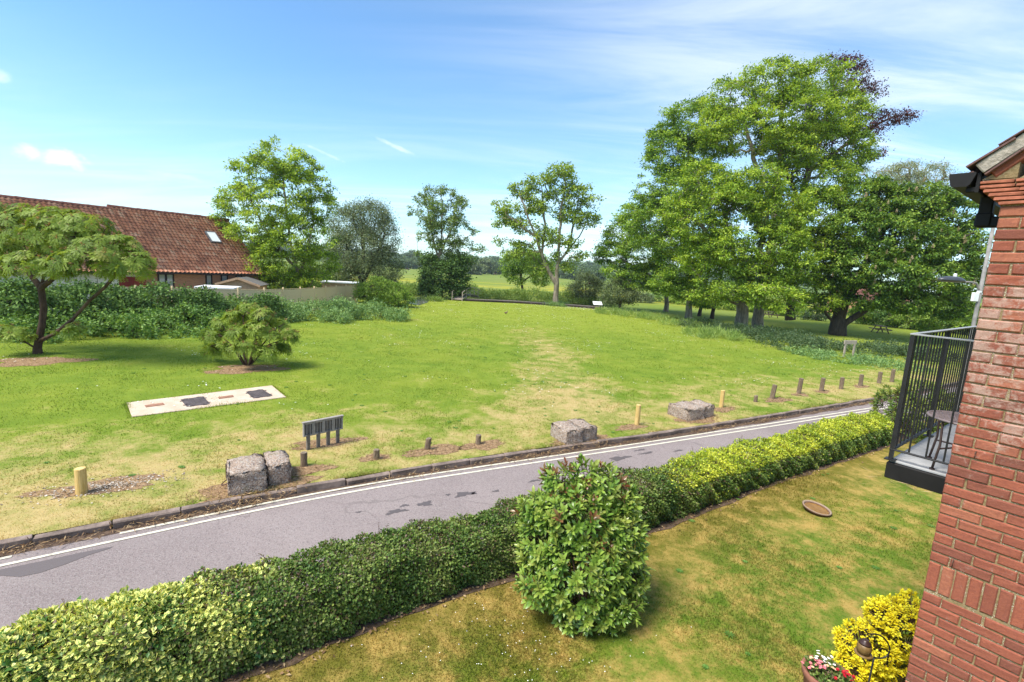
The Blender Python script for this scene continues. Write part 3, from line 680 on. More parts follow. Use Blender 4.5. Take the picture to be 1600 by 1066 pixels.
P = t.pos(); n1 = t.noise(P, 60, 4, 0.7); n2 = t.noise(P, 190, 2, 0.6); n5 = t.noise(P, 12, 3, 0.6)
c = t.mix(t.ss(n1, 0.3, 0.7), (0.17, 0.120, 0.055), (0.29, 0.215, 0.11)); c = t.mix(t.math('MULTIPLY', t.ss(n2, 0.56, 0.66), t.ss(n5, 0.40, 0.6)), c, (0.72, 0.66, 0.56))
t.set(b.inputs['Base Color'], c); b.inputs['Roughness'].default_value = 1; t.set(b.inputs['Normal'], t.bump(n2, 0.8, 0.004)); M['mortar'] = m

def brick_me(L, H, D=0.102, bev=0.007):
    bm = bmesh.new()
    nx_ = 3 if L > 0.15 else 2
    xs = np.linspace(0, L, nx_ + 1); zs = [0, H / 2, H]
    def jit(): return rng.normal() * 0.0010
    G = [[None] * 3 for _ in xs]
    for a_, x in enumerate(xs):
        for c_, z in enumerate(zs):
            ex = bev * (1.0 if a_ == 0 else -1.0 if a_ == nx_ else 0); ez = bev * (1.0 if c_ == 0 else -1.0 if c_ == 2 else 0)
            G[a_][c_] = bm.verts.new((x + ex + jit(), jit() * 0.9, z + ez + jit()))
    for a_ in range(nx_):
        for c_ in range(2): bm.faces.new((G[a_][c_], G[a_ + 1][c_], G[a_ + 1][c_ + 1], G[a_][c_ + 1]))
    front = [G[0][0], G[nx_][0], G[nx_][2], G[0][2]]
    mid = [bm.verts.new((x + jit(), bev * 1.1, z + jit())) for x, z in ((0, 0), (L, 0), (L, H), (0, H))]
    back = [bm.verts.new((x, D, z)) for x, z in ((0, 0), (L, 0), (L, H), (0, H))]
    bot = [G[a_][0] for a_ in range(nx_ + 1)]; top = [G[a_][2] for a_ in range(nx_ + 1)]; lef = [G[0][c_] for c_ in range(3)]; rig = [G[nx_][c_] for c_ in range(3)]
    bm.faces.new([mid[0], mid[1]] + bot[::-1]); bm.faces.new([mid[2], mid[3]] + top); bm.faces.new([mid[3], mid[0]] + lef); bm.faces.new([mid[1], mid[2]] + rig[::-1])
    for k in range(4): bm.faces.new((mid[k], back[k], back[(k + 1) % 4], mid[(k + 1) % 4]))
    bmesh.ops.triangulate(bm, faces=[f for f in bm.faces if len(f.verts) > 4])
    return bm_mesh('brick', bm)
ST = [brick_me(0.215, 0.066) for _ in range(5)]; HD = [brick_me(0.1025, 0.066) for _ in range(4)]; SO = [brick_me(0.066, 0.215) for _ in range(4)]; TQ = [brick_me(0.155, 0.066) for _ in range(2)]
loose = []
count = 0
def put_brick(me, x, z, tilt=0.0, y=0.0):
    global count
    mtx = Matrix.Translation((x + rng.normal() * 0.0012, y + rng.normal() * 0.0018 - 0.006, z + rng.normal() * 0.001)) @ Matrix.Rotation(tilt + rng.normal() * 0.002, 4, 'Y')
    if x < 0.98 and z > 1.45 and count < 296:
        o = link('brick', me, flats); o.matrix_local = mtx; count += 1
        if not me.materials: me.materials.append(M['brick'])
    else: loose.append((me, mtx))
zc, row = 0.05, 0
SOLD = 2.338
while zc < 5.05:
    if abs(zc - SOLD) < 0.04:
        x = 0.0; k = 0
        while x < 2.6: put_brick(SO[k % 4], x, SOLD + 0.0); x += 0.0762; k += 1
        zc = SOLD + 0.2275; row += 1; continue
    seq = [HD, ST] if row % 2 else [ST, ST]
    x = 0.0; k = 0
    pat = row % 4
    kinds = {0: [1, 1, 1, 0], 1: [0, 1, 1, 1], 2: [1, 1, 0, 1], 3: [0, 1, 1, 0]}[pat]
    while x < 2.6:
        kd = kinds[k % 4] if k < 4 else (1 if (k + row) % 3 else 0)
        me = ST[rng.integers(5)] if kd else HD[rng.integers(4)]
        put_brick(me, x, zc); x += (0.225 if kd else 0.1125); k += 1
    zc += 0.07486 if zc > SOLD else 0.0757; row += 1
# tapering courses inside the gable
PITCHR = 0.87
zc = 5.30; row = 0
while zc < 6.9:
    xs = (zc + 0.066 - 5.235) / PITCHR
    x = xs + 0.02; 
    while x < 2.6:
        kd = rng.random() < 0.7; put_brick(ST[rng.integers(5)] if kd else HD[rng.integers(4)], x, zc); x += (0.225 if kd else 0.1125)
    zc += 0.0757; row += 1
for k in range(14): put_brick(HD[k % 4] if k % 2 else ST[k % 5], -0.055 + k * 0.19 * math.cos(0.716), 5.292 + k * 0.19 * math.sin(0.716), -0.716)
bm = bmesh.new()
for me, mtx in loose:
    n0 = len(bm.verts); bm.from_mesh(me); bm.verts.ensure_lookup_table()
    bmesh.ops.transform(bm, matrix=mtx, verts=bm.verts[n0:])
o = link('brickwork', bm_mesh('brickwork', bm), flats, M['brick']); o['kind'] = 'stuff'
# the wall the bricks are bedded in, stepping out with the corbel, and the return wall behind it
bm = bmesh.new()
def prism(bm, pts, y0, y1):
    a = [bm.verts.new((x, y0, z)) for x, z in pts]; c = [bm.verts.new((x, y1, z)) for x, z in pts]; n = len(pts)
    bm.faces.new(a); bm.faces.new(c[::-1])
    for k in range(n): bm.faces.new((a[k], c[k], c[(k + 1) % n], a[(k + 1) % n]))
prism(bm, [(0.003, 0), (3.4, 0), (3.4, 8.15), (0.05, 5.27), (0.003, 5.11)], 0.004, 0.55)
prism(bm, [(-0.12, 5.285), (0.05, 5.285), (0.05, 5.40)], 0.004, 0.5)
box(bm, (1.95, 3.25, 2.6), (2.9, 5.3, 5.2))
o = link('wall', bm_mesh('wall', bm), flats, M['mortar'])
M['tilecrease'] = flat_mat('creasing_tile', (0.30, 0.105, 0.062), 0.9, 0.15, 0.35, 14, 0, 0.7, 50)
for k, (z0, x0) in enumerate(((5.112, -0.012), (5.140, -0.040), (5.168, -0.068), (5.196, -0.098), (5.224, -0.118), (5.252, -0.122))):
    x = x0
    while x < 1.2:
        bm = bmesh.new(); ln = 0.17 + rng.normal() * 0.004; box(bm, (ln / 2, 0.09, 0.0105), (ln - 0.002, 0.2, 0.021), bevel=0.004)
        for v in bm.verts: v.co += Vector(rng.normal(size=3) * 0.0012)
        o = link('creasing_tile', bm_mesh('creasing_tile', bm), flats, M['tilecrease']); o.location = (x, -0.016 + rng.normal() * 0.002, z0); x += 0.171
    bm = bmesh.new(); box(bm, ((1.2 + x0) / 2 + 0.004, 0.1, z0 + 0.0235), (1.2 - x0 - 0.01, 0.205, 0.0065)); link('bed_joint', bm_mesh('bed_joint', bm), flats, M['mortar'])
# verge: mortar bedding under the plain tiles, tiles lapping up the slope
M['verge_mortar'] = flat_mat('verge_mortar', (0.34, 0.30, 0.25), 0.95, 0.1, 0.35, 18, 0, 0.8, 60)
M['roof_tile'] = flat_mat('plain_roof_tile', (0.135, 0.075, 0.065), 0.85, 0.2, 0.35, 9, 0, 0.6, 50)
SL = 0.716; rotS = Matrix.Rotation(-SL, 3, 'Y')
def along(s, up_, y): return (-0.098 + s * math.cos(SL) - up_ * math.sin(SL), y, 5.305 + s * math.sin(SL) + up_ * math.cos(SL))
bm = bmesh.new(); box(bm, along(1.55, 0.060, 0.05), (3.1, 0.17, 0.082), rotS, bevel=0.008)
bmesh.ops.subdivide_edges(bm, edges=[e for e in bm.edges if e.calc_length() > 1], cuts=30)
for v in bm.verts: v.co += Vector(rng.normal(size=3) * 0.003)
link('verge_bedding', bm_mesh('verge_bedding', bm), flats, M['verge_mortar'])
for k in range(16):
    for col in range(4):
        if k > 9 and col > 1: continue
        bm = bmesh.new(); box(bm, (0.1325, 0, 0), (0.265, 0.163, 0.013), bevel=0.003)
        for v in bm.verts: v.co.z += -0.010 * ((v.co.x - 0.13) / 0.13) ** 2; v.co += Vector(rng.normal(size=3) * 0.001)
        o = link('roof_tile', bm_mesh('roof_tile', bm), flats, M['roof_tile'])
        o.location = along(-0.03 + k * 0.18 + rng.normal() * 0.003, 0.128, 0.03 + col * 0.166 + (0.08 if (k % 2 and col) else 0)); o.rotation_euler = (0, -SL + 0.085, rng.normal() * 0.01)
        bm = None
    bm = bmesh.new(); box(bm, (0.1, 0, 0), (0.2, 0.17, 0.012), bevel=0.003)
    o = link('undercloak_tile', bm_mesh('undercloak_tile', bm), flats, M['roof_tile']); o.location = along(0.0 + k * 0.2, 0.010, 0.045); o.rotation_euler = (0, -SL, 0)
bm = bmesh.new(); prism(bm, [(-0.165 - 0.1 * 0.66, 5.275 + 0.07), (-0.165 - 0.1 * 0.66 - 0.02, 5.36), (2.2, 7.44), (2.3, 7.3)], 0.20, 6.0); link('roof', bm_mesh('roof', bm), flats, M['roof_tile'])
# gutter and swan-neck downpipe in black plastic
M['black_plastic'] = flat_mat('black_plastic', (0.014, 0.013, 0.013), 0.6, 0.2, 0.25, 5)
bm = bmesh.new(); prof = [(-0.285, 5.335), (-0.288, 5.322), (-0.272, 5.255), (-0.255, 5.243), (-0.185, 5.243), (-0.170, 5.255), (-0.147, 5.322), (-0.149, 5.335)]
prism(bm, prof, -0.035, 6.0)
link('gutter', bm_mesh('gutter', bm), flats, M['black_plastic'])
bm = bmesh.new(); box(bm, (-0.135, 3.0, 5.27), (0.02, 6.0, 0.13)); box(bm, (-0.16, 0.03, 5.225), (0.07, 0.05, 0.035), bevel=0.006); link('fascia', bm_mesh('fascia', bm), flats, M['black_plastic'])
bm = bmesh.new(); box(bm, (-0.115, 0.30, 5.14), (0.075, 0.075, 0.24), bevel=0.008); box(bm, (-0.06, 0.30, 5.035), (0.17, 0.075, 0.075), bevel=0.008); box(bm, (0.0, 0.30, 5.035), (0.03, 0.095, 0.045), bevel=0.01); box(bm, (-0.115, 0.30, 5.05), (0.09, 0.09, 0.10), bevel=0.01)
box(bm, (-0.045, 0.9, 2.5), (0.07, 0.07, 4.9), bevel=0.008)
link('downpipe', bm_mesh('downpipe', bm), flats, M['black_plastic'])
M['rust'] = flat_mat('rusty_iron', (0.09, 0.05, 0.035), 0.8, 0.3, 0.4, 40)
for hx, hz_ in ((0.127, 3.445), (0.128, 2.63)):
    ps = np.array([(0, 0.0, 0), (0, -0.03, 0), (0, -0.042, -0.008), (0.003, -0.040, -0.03), (0, -0.036, -0.045)]) + np.array([hx, 0, hz_])
    tubes('wall_hook', [(ps, 0.0035)], flats, M['rust'], 6)

# ------------------------------------------------------------------ balcony
bal = empty('balcony', (BC[0], BC[1], 0), BROT, 'small balcony with black metal railings and grey decking, jutting out past the brick corner', 'balcony')
M['black_metal'] = flat_mat('black_railing_paint', (0.016, 0.015, 0.016), 0.45, 0.4, 0.3, 12)
M['rail_top'] = flat_mat('grey_handrail', (0.30, 0.30, 0.30), 0.4, 0.4, 0.12, 6)
M['deck'] = flat_mat('grey_decking', (0.36, 0.36, 0.36), 0.75, 0.2, 0.14, 5, 0, 0.3, 30)
DZ = 2.975
bm = bmesh.new(); box(bm, (0.08, 2.25, DZ - 0.095), (1.24, 2.80, 0.15), bevel=0.006); link('edge_beam', bm_mesh('edge_beam', bm), bal, M['black_plastic'])
yb = 0.875
while yb < 3.6:
    bm = bmesh.new(); box(bm, (0.08, yb + 0.0665, DZ - 0.0085), (1.2, 0.128, 0.019), bevel=0.003); link('deck_board', bm_mesh('deck_board', bm), bal, M['deck']); yb += 0.133
RZ0, RZ1 = DZ + 0.10, 4.142
XL, YN, YF, XR = -0.52, 0.875, 3.60, 0.66
def bar(name, a, c, w, h, mat):
    a, c = Vector(a), Vector(c); d = c - a; bm = bmesh.new(); rot = d.to_track_quat('X', 'Z').to_matrix()
    box(bm, (a + c) / 2, (d.length, w, h), rot, bevel=min(w, h) * 0.2); return link(name, bm_mesh(name, bm), bal, mat)
for nm, z, w_, h_, mt in (('handrail', RZ1, 0.045, 0.014, M['rail_top']), ('bottom_rail', RZ0, 0.035, 0.012, M['black_metal'])):
    bar(nm, (XL - 0.02, YN, z), (XR, YN, z), w_, h_, mt); bar(nm, (XL, YN + 0.023, z), (XL, YF, z), w_, h_, mt); bar(nm, (XL - 0.02, YF + 0.046, z), (XR, YF + 0.046, z), w_, h_, mt)
bm = bmesh.new(); box(bm, (0, 0, (RZ1 - RZ0) / 2), (0.0125, 0.0125, RZ1 - RZ0 - 0.016)); bme = bm_mesh('baluster', bm)
bme.materials.append(M['black_metal'])
def balu(x, y):
    o = link('baluster', bme, bal); o.location = (x, y, RZ0 + 0.004)
for x in np.arange(XL + 0.12, XR, 0.12): balu(x, YN); balu(x, YF + 0.046)
for y in np.arange(YN + 0.12, YF, 0.12): balu(XL, y)
for x, y in ((XL, YN), (XL, YF + 0.046), (XL, 2.2)):
    bm = bmesh.new(); box(bm, (x, y, (DZ + RZ1) / 2 - 0.006), (0.032, 0.032, RZ1 - DZ - 0.012)); box(bm, (x, y, DZ + 0.006), (0.08, 0.08, 0.01)); link('post', bm_mesh('post', bm), bal, M['black_metal'])

# lattice-topped iron table and chair out on the balcony
M['iron'] = flat_mat('brown_cast_iron', (0.085, 0.055, 0.05), 0.55, 0.4, 0.3, 20)
M['iron_top'] = flat_mat('mauve_iron_lattice', (0.22, 0.17, 0.17), 0.5, 0.4, 0.2, 20)
def local_to_world(x, y, z):
    return (BC[0] + x * 0.62 + y * 0.784, BC[1] - x * 0.784 + y * 0.62, z)
def lattice_seat(name, label, cat, x, y, ztop, R, back=False):
    root = empty(name, local_to_world(x, y, DZ), BROT + 0.25, label, cat, None)
    h = ztop - DZ; a = np.linspace(0, 2 * PI, 33); ring = np.stack([np.cos(a) * R, np.sin(a) * R, np.full(33, h)], 1)
    tubes('rim', [(ring, 0.011)], root, M['iron_top'], 6)
    sl = []
    for k in np.linspace(-R * 0.9, R * 0.9, 13):
        w_ = math.sqrt(R * R - k * k); sl.append((np.array([(k, -w_, h), (k, 0, h + 0.001), (k, w_, h)]), 0.0048)); sl.append((np.array([(-w_, k, h), (0, k, h + 0.002), (w_, k, h)]), 0.0048))
    tubes('table_top' if not back else 'seat', sl, root, M['iron_top'], 4)
    for k in range(4):
        q = PI / 4 + k * PI / 2; ca, sa = math.cos(q), math.sin(q)
        tubes('leg', [(np.array([(ca * R * 0.92, sa * R * 0.92, h), (ca * R * 0.85, sa * R * 0.85, h * 0.5), (ca * R * 0.98, sa * R * 0.98, 0.012)]), 0.010), (np.array([(ca * R * 0.98, sa * R * 0.98, 0.014), (ca * R * 0.98, sa * R * 0.98, 0.0)]), 0.022)], root, M['iron'], 6)
    c45 = R * 0.86 * 0.7071
    tubes('brace', [(np.array([(-c45, -c45, h * 0.42), (0, 0, h * 0.46), (c45, c45, h * 0.42)]), 0.008), (np.array([(-c45, c45, h * 0.42), (0, 0, h * 0.47), (c45, -c45, h * 0.42)]), 0.008)], root, M['iron'], 6)
    if back:
        th = np.linspace(-0.9, 0.9, 9)
        tubes('backrest', [(np.stack([R * np.cos(th), R * np.sin(th), h + 0.42 * np.cos(th * 1.5).clip(0)], 1), 0.011)] + [(np.array([(R * math.cos(q), R * math.sin(q), h), (R * 1.02 * math.cos(q), R * 1.02 * math.sin(q), h + 0.4 * math.cos(q * 1.5))]), 0.006) for q in (-0.5, -0.2, 0.2, 0.5)], root, M['iron'], 6)
lattice_seat('garden_table', 'low round lattice topped iron table on the balcony, nearest the corner post', 'table', -0.10, 1.16, 3.43, 0.27)
lattice_seat('garden_chair', 'iron lattice chair behind the low table on the balcony', 'chair', -0.02, 1.78, 3.44, 0.23, True)

# street lamp beyond the corner
M['galv'] = flat_mat('galvanised_steel', (0.22, 0.21, 0.195), 0.7, 0.2, 0.25, 8)
M['lamp_grey'] = flat_mat('lamp_head_grey', (0.045, 0.05, 0.06), 0.35, 0.5, 0.15, 4)
M['lamp_white'] = flat_mat('white_plastic', (0.75, 0.76, 0.75), 0.5, 0.3, 0.05)
lx, ly = (13.62, 14.5)
lamp = empty('street_lamp', (lx + 0.03, ly, 0), 0, 'grey street lamp on a pale pole, its dark head hanging over the balcony rail', 'street lamp')
tubes('pole', [(np.array([(0.02, 0, 0), (0.02, 0, 3.3), (0.02, 0, 6.5)]), np.array([0.07, 0.055, 0.045]))], lamp, M['galv'], 12)
tubes('arm', [(np.array([(0.02, 0, 4.72), (-0.06, 0, 4.74), (-0.09, 0, 4.84), (-0.14, 0, 4.90), (-0.24, 0, 4.92), (-0.52, 0, 4.925)]), 0.027)], lamp, M['galv'], 10)
bm = bmesh.new(); bmesh.ops.create_uvsphere(bm, u_segments=24, v_segments=12, radius=0.5)
for v in bm.verts:
    x = v.co.x; v.co.x *= 0.80; v.co.y *= 0.30 * (1.0 - 0.25 * x); v.co.z = v.co.z * (0.24 if v.co.z > 0 else 0.13)
bmesh.ops.translate(bm, vec=(-0.88, 0, 4.945), verts=bm.verts); link('lamp_head', bm_mesh('lamp_head', bm), lamp, M['lamp_grey'], True)
bm = bmesh.new(); lathe(bm, [(0.045, 0), (0.045, 0.07), (0.03, 0.09)], 12, (-0.80, 0, 5.055)); link('photocell', bm_mesh('photocell', bm), lamp, M['lamp_white'])
bm = bmesh.new(); box(bm, (-0.12, -0.02, 4.50), (0.17, 0.09, 0.26), bevel=0.012); box(bm, (-0.02, -0.02, 4.66), (0.1, 0.06, 0.06)); link('control_box', bm_mesh('control_box', bm), lamp, M['lamp_white'])

# ------------------------------------------------------------------ long tiled house on the far side of the park
HROT = math.atan2(0.854, 0.52); HX, HY = -24.746, 33.5        # local x along the eaves, y towards the ridge
house = empty('tiled_house', (HX, HY, 0), HROT, 'long low brick house under a steep red pantile roof with one skylight', 'house')
m, t, b = new_mat('red_pantile')
obj = t.new('ShaderNodeTexCoord').outputs['Object']
tp = t.mapped(obj, (1 / 0.27, 1 / 0.26, 0)); wn = t.new('ShaderNodeTexWhiteNoise', noise_dimensions='2D')
fl = t.new('ShaderNodeVectorMath', operation='FLOOR'); t.set(fl.inputs[0], tp); t.set(wn.inputs['Vector'], fl.outputs[0])
n1 = t.noise(obj, 0.35, 4, 0.6, 0.5); n2 = t.noise(obj, 3.0, 5, 0.7)
c = t.ramp(wn.outputs['Value'], [(0.0, (0.33, 0.135, 0.080)), (0.4, (0.56, 0.215, 0.115)), (0.8, (0.66, 0.275, 0.15)), (1.0, (0.72, 0.40, 0.25))])
c = t.mix(t.math('MULTIPLY', t.ss(n1, 0.42, 0.70), 0.42), c, (0.32, 0.19, 0.13)); c = t.mix(t.math('MULTIPLY', t.ss(n2, 0.55, 0.75), 0.4), c, (0.30, 0.22, 0.16))
c = t.mix(t.math('MULTIPLY', t.attr('lap_shade'), 0.9), c, (0.035, 0.022, 0.018))  # shade of the hollows under each tile row, painted on the riser faces
t.set(b.inputs['Base Color'], c); b.inputs['Roughness'].default_value = 0.85; M['pantile'] = m
def pantiles(name, x0, x1, y0, z0, y1, z1, parent):
    sl = math.hypot(y1 - y0, z1 - z0); rows = int(sl / 0.32); nxp = int((x1 - x0) / 0.27 * 6) + 1
    xs = np.linspace(x0, x1, nxp); ph = (xs / 0.27) % 1.0
    wave = 0.06 * np.where(ph < 0.62, np.sin(ph / 0.62 * PI), -0.35 * np.sin((ph - 0.62) / 0.38 * PI))
    uy, uz = (y1 - y0) / sl, (z1 - z0) / sl; V = []
    for k in range(rows + 1):
        s0 = k * sl / rows; jit_ = rng.normal(size=nxp) * 0.003
        for s, h in ((s0, 0.045), (s0 + sl / rows - 0.002, 0.012)) if k < rows else ((s0, 0.045),):
            hh = wave + h + jit_; V.append(np.stack([xs, y0 + s * uy - hh * uz, z0 + s * uz + hh * uy], 1))
    V = np.array(V); R = len(V); V = V.reshape(-1, 3)
    i = np.arange(R - 1)[:, None] * nxp + np.arange(nxp - 1)[None]; F = np.stack([i, i + 1, i + nxp + 1, i + nxp], -1).reshape(-1, 4)
    lap_shade = np.repeat((np.arange(R - 1) % 2 == 1).astype(float), nxp - 1)
    o = link(name, np_mesh(name, V, F, {'lap_shade': ('FACE', lap_shade)}), parent, M['pantile']); o['kind'] = 'stuff'; return o
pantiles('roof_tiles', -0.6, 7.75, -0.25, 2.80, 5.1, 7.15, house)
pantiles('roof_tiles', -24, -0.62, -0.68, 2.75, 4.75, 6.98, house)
M['ridge'] = flat_mat('ridge_tile', (0.20, 0.085, 0.065), 0.9, 0.15, 0.35, 3)
rt_, n_ = [], 0
for x0, x1, y, z in ((-0.7, 7.8, 5.12, 7.2), (-24, -0.7, 4.77, 7.03)):
    for x in np.arange(x0, x1 - 0.3, 0.45):
        bm = bmesh.new(); r_ = bmesh.ops.create_cone(bm, cap_ends=True, segments=8, radius1=0.13, radius2=0.12, depth=0.44); bmesh.ops.rotate(bm, matrix=Matrix.Rotation(PI / 2, 3, 'Y'), verts=bm.verts)
        if n_ == 0: rme = bm_mesh('ridge_tile', bm); rme.materials.append(M['ridge'])
        else: bm.free()
        n_ += 1; o = link('ridge_tile', rme, house); o.location = (x + 0.22, y, z - 0.03 + rng.normal() * 0.008)
M['house_brick'] = None
m, t, b = new_mat('house_brick'); obj = t.new('ShaderNodeTexCoord').outputs['Object']
br = t.new('ShaderNodeTexBrick'); t.set(br.inputs['Vector'], t.mapped(obj, (1, 0, 1), (PI / 2, 0, 0)))
br.inputs['Color1'].default_value = (0.50, 0.22, 0.12, 1); br.inputs['Color2'].default_value = (0.38, 0.155, 0.09, 1); br.inputs['Mortar'].default_value = (0.36, 0.28, 0.2, 1)
br.inputs['Scale'].default_value = 1.0; br.inputs['Brick Width'].default_value = 0.225; br.inputs['Row Height'].default_value = 0.075; br.inputs['Mortar Size'].default_value = 0.01
t.set(b.inputs['Base Color'], br.outputs['Color']); b.inputs['Roughness'].default_value = 0.95; M['house_brick'] = m
M['render'] = flat_mat('white_render', (0.74, 0.70, 0.64), 0.9, 0.1, 0.06, 2)
bm = bmesh.new(); prism(bm, [(0.35, 0), (0.35, 3.2), (5.0, 6.9), (9.6, 3.2), (9.6, 0)], -0.5, 7.55)
for v in bm.verts: v.co = Vector((v.co.y, v.co.x, v.co.z))
link('wall', bm_mesh('wall', bm), house, M['house_brick'])
bm = bmesh.new(); prism(bm, [(-0.05, 0), (-0.05, 2.9), (4.6, 6.7), (9.2, 2.9), (9.2, 0)], -23.8, -0.62)
for v in bm.verts: v.co = Vector((v.co.y, v.co.x, v.co.z))
link('wall', bm_mesh('wall', bm), house, M['render'])
pantile_back = bmesh.new(); prism(pantile_back, [(5.1, 7.14), (9.9, 3.0), (9.9, 2.9), (5.0, 7.0)], -24, 7.75)
for v in pantile_back.verts: v.co = Vector((v.co.y, v.co.x, v.co.z))
link('rear_roof', bm_mesh('rear_roof', pantile_back), house, M['ridge'])
M['dark_frame'] = flat_mat('dark_stained_timber', (0.028, 0.02, 0.017), 0.6, 0.3, 0.3, 10)
m, t, b = new_mat('window_glass'); b.inputs['Base Color'].default_value = (0.30, 0.33, 0.33, 1); b.inputs['Roughness'].default_value = 0.06; b.inputs['Specular IOR Level'].default_value = 0.7; M['glass'] = m
bm = bmesh.new(); box(bm, (3.55, -0.22, 2.78), (8.4, 0.04, 0.18)); box(bm, (3.55, 0.05, 2.74), (8.4, 0.5, 0.03)); link('eaves_board', bm_mesh('eaves_board', bm), house, M['dark_frame'])
bm = bmesh.new(); box(bm, (-12.3, -0.62, 2.72), (23.3, 0.04, 0.18)); link('eaves_board', bm_mesh('eaves_board', bm), house, M['dark_frame'])
for xa, xb, z0, mid in ((0.28, 1.30, 1.25, True), (3.42, 3.90, 1.0, False), (4.53, 5.07, 1.2, False), (5.66, 6.17, 1.3, False)):
    bm = bmesh.new(); z1 = 2.70; w_ = 0.085
    for bx in ([xa + w_ / 2, xb - w_ / 2] + ([(xa + xb) / 2] if mid else [])): box(bm, (bx, 0.34, (z0 + z1) / 2), (w_ * (1 if bx != (xa + xb) / 2 else 1.5), 0.09, z1 - z0))
    for bz in (z0 + w_ / 2, z1 - w_ / 2): box(bm, ((xa + xb) / 2, 0.345, bz), (xb - xa - 2 * w_, 0.08, w_))
    wf = link('window', bm_mesh('window', bm), house, M['dark_frame'])
    for pa, pb in (((xa, (xa + xb) / 2), ((xa + xb) / 2, xb)) if mid else ((xa, xb),)):
        bm = bmesh.new(); box(bm, ((pa + pb) / 2, 0.345, (z0 + z1) / 2), (pb - pa - 0.10, 0.02, z1 - z0 - 0.16)); link('pane', bm_mesh('pane', bm), wf, M['glass'])
M['red_paint'] = flat_mat('dull_red_paint', (0.22, 0.022, 0.018), 0.6, 0.3, 0.15, 3)
bm = bmesh.new(); box(bm, (-1.35, -0.08, 1.9), (1.5, 0.06, 1.1)); link('red_door', bm_mesh('red_door', bm), house, M['red_paint'])
# skylight lying in the tile slope
sk = (5.39, 3.0); slp = math.atan2(4.35, 5.35)
zs = 2.80 + (sk[1] + 0.25) * 4.35 / 5.35
fr = bpy.data.objects.new('skylight', None); 
bm = bmesh.new()
for dx, dy, sx, sy in ((-0.36, 0, 0.07, 1.3), (0.36, 0, 0.07, 1.3), (0, -0.62, 0.65, 0.07), (0, 0.62, 0.65, 0.07)): box(bm, (dx, dy, 0), (sx, sy, 0.12))
fr = link('skylight', bm_mesh('skylight', bm), house, flat_mat('lead_grey', (0.11, 0.11, 0.12), 0.5, 0.4, 0.1)); fr.location = (sk[0], sk[1] - 0.09, zs + 0.12); fr.rotation_euler = (slp, 0, 0)
m, t, b = new_mat('skylight_glass'); b.inputs['Base Color'].default_value = (0.62, 0.66, 0.68, 1); b.inputs['Roughness'].default_value = 0.08; b.inputs['Specular IOR Level'].default_value = 0.9; M['skyglass'] = m
bm = bmesh.new(); box(bm, (0, 0, 0.02), (0.65, 1.18, 0.03)); link('pane', bm_mesh('pane', bm), fr, M['skyglass'])

# ------------------------------------------------------------------ pale timber fence and things over it
m, t, b = new_mat('pale_fence_board'); obj = t.new('ShaderNodeTexCoord').outputs['Object']
n1 = t.noise(t.mapped(obj, (9, 9, 0.6)), 3, 4, 0.6); n2 = t.noise(obj, 1.2, 3)
t.set(b.inputs['Base Color'], t.mix(n2, t.mix(n1, (0.66, 0.47, 0.25), (0.80, 0.62, 0.38)), (0.72, 0.54, 0.32))); b.inputs['Roughness'].default_value = 0.9; M['fence'] = m
fence = empty('timber_fence', (0, 0, 0), 0, 'pale new timber fence running behind the hedgerow below the house', 'fence')
FP = [(-24.57, 28.5), (-17.82, 33.5), (-16.41, 38.5), (-15.35, 47.0)]
FS = resample(FP, 1.83)
for a, c in zip(FS, FS[1:]):
    d = unit(c - a); mid = (a + c) / 2; ang = math.atan2(d[1], d[0])
    for nb in range(12):
        if nb == 0 and 'fbme' not in globals():
            bm = bmesh.new(); box(bm, (0, 0, 0.95), (0.146, 0.018, 1.8), bevel=0.002); fbme = bm_mesh('board', bm); fbme.materials.append(M['fence'])
        q = a + d * (0.10 + nb * 0.148); o = link('board', fbme, fence); o.location = (q[0], q[1], rng.normal() * 0.006 + 0.1); o.rotation_euler = (0.0, 0, ang + 0.06)
    bm = bmesh.new(); box(bm, (0, 0, 1.0), (0.1, 0.1, 2.06), bevel=0.01); o = link('post', bm_mesh('post', bm), fence, M['fence']); o.location = (a[0], a[1], 0.1)
    bm = bmesh.new(); box(bm, (0, 0, 1.99), (1.72, 0.05, 0.03)); o = link('capping', bm_mesh('capping', bm), fence, M['fence']); o.location = (mid[0], mid[1], 0); o.rotation_euler = (0, 0, ang)
sx, sy, sz = (-20.71, 36.5, 1.84)
shed = empty('garden_summerhouse', (sx, sy, 0.1), 0.25, 'light timber summerhouse gable with felt roof, standing just over the fence', 'shed')
M['shed'] = flat_mat('shed_timber', (0.44, 0.29, 0.18), 0.85, 0.15, 0.2, 6); M['felt'] = flat_mat('grey_roof_felt', (0.14, 0.135, 0.13), 0.95, 0.1, 0.2, 8)
bm = bmesh.new(); prism(bm, [(-1.35, 0), (1.35, 0), (1.35, 1.95), (0, 2.42), (-1.35, 1.95)], 0, 2.6); link('wall', bm_mesh('wall', bm), shed, M['shed'])
for s in (-1, 1):
    bm = bmesh.new(); box(bm, (s * 0.76, 1.25, 2.225), (1.62, 2.9, 0.05), Matrix.Rotation(s * 0.335, 3, 'Y')); link('roof', bm_mesh('roof', bm), shed, M['felt'])
    bm = bmesh.new(); box(bm, (s * 0.76, -0.24, 2.20), (1.60, 0.04, 0.16), Matrix.Rotation(s * 0.335, 3, 'Y')); link('bargeboard', bm_mesh('bargeboard', bm), shed, M['shed'])
M['white_sheet'] = flat_mat('white_roof_sheet', (0.66, 0.67, 0.68), 0.6, 0.3, 0.08, 2)
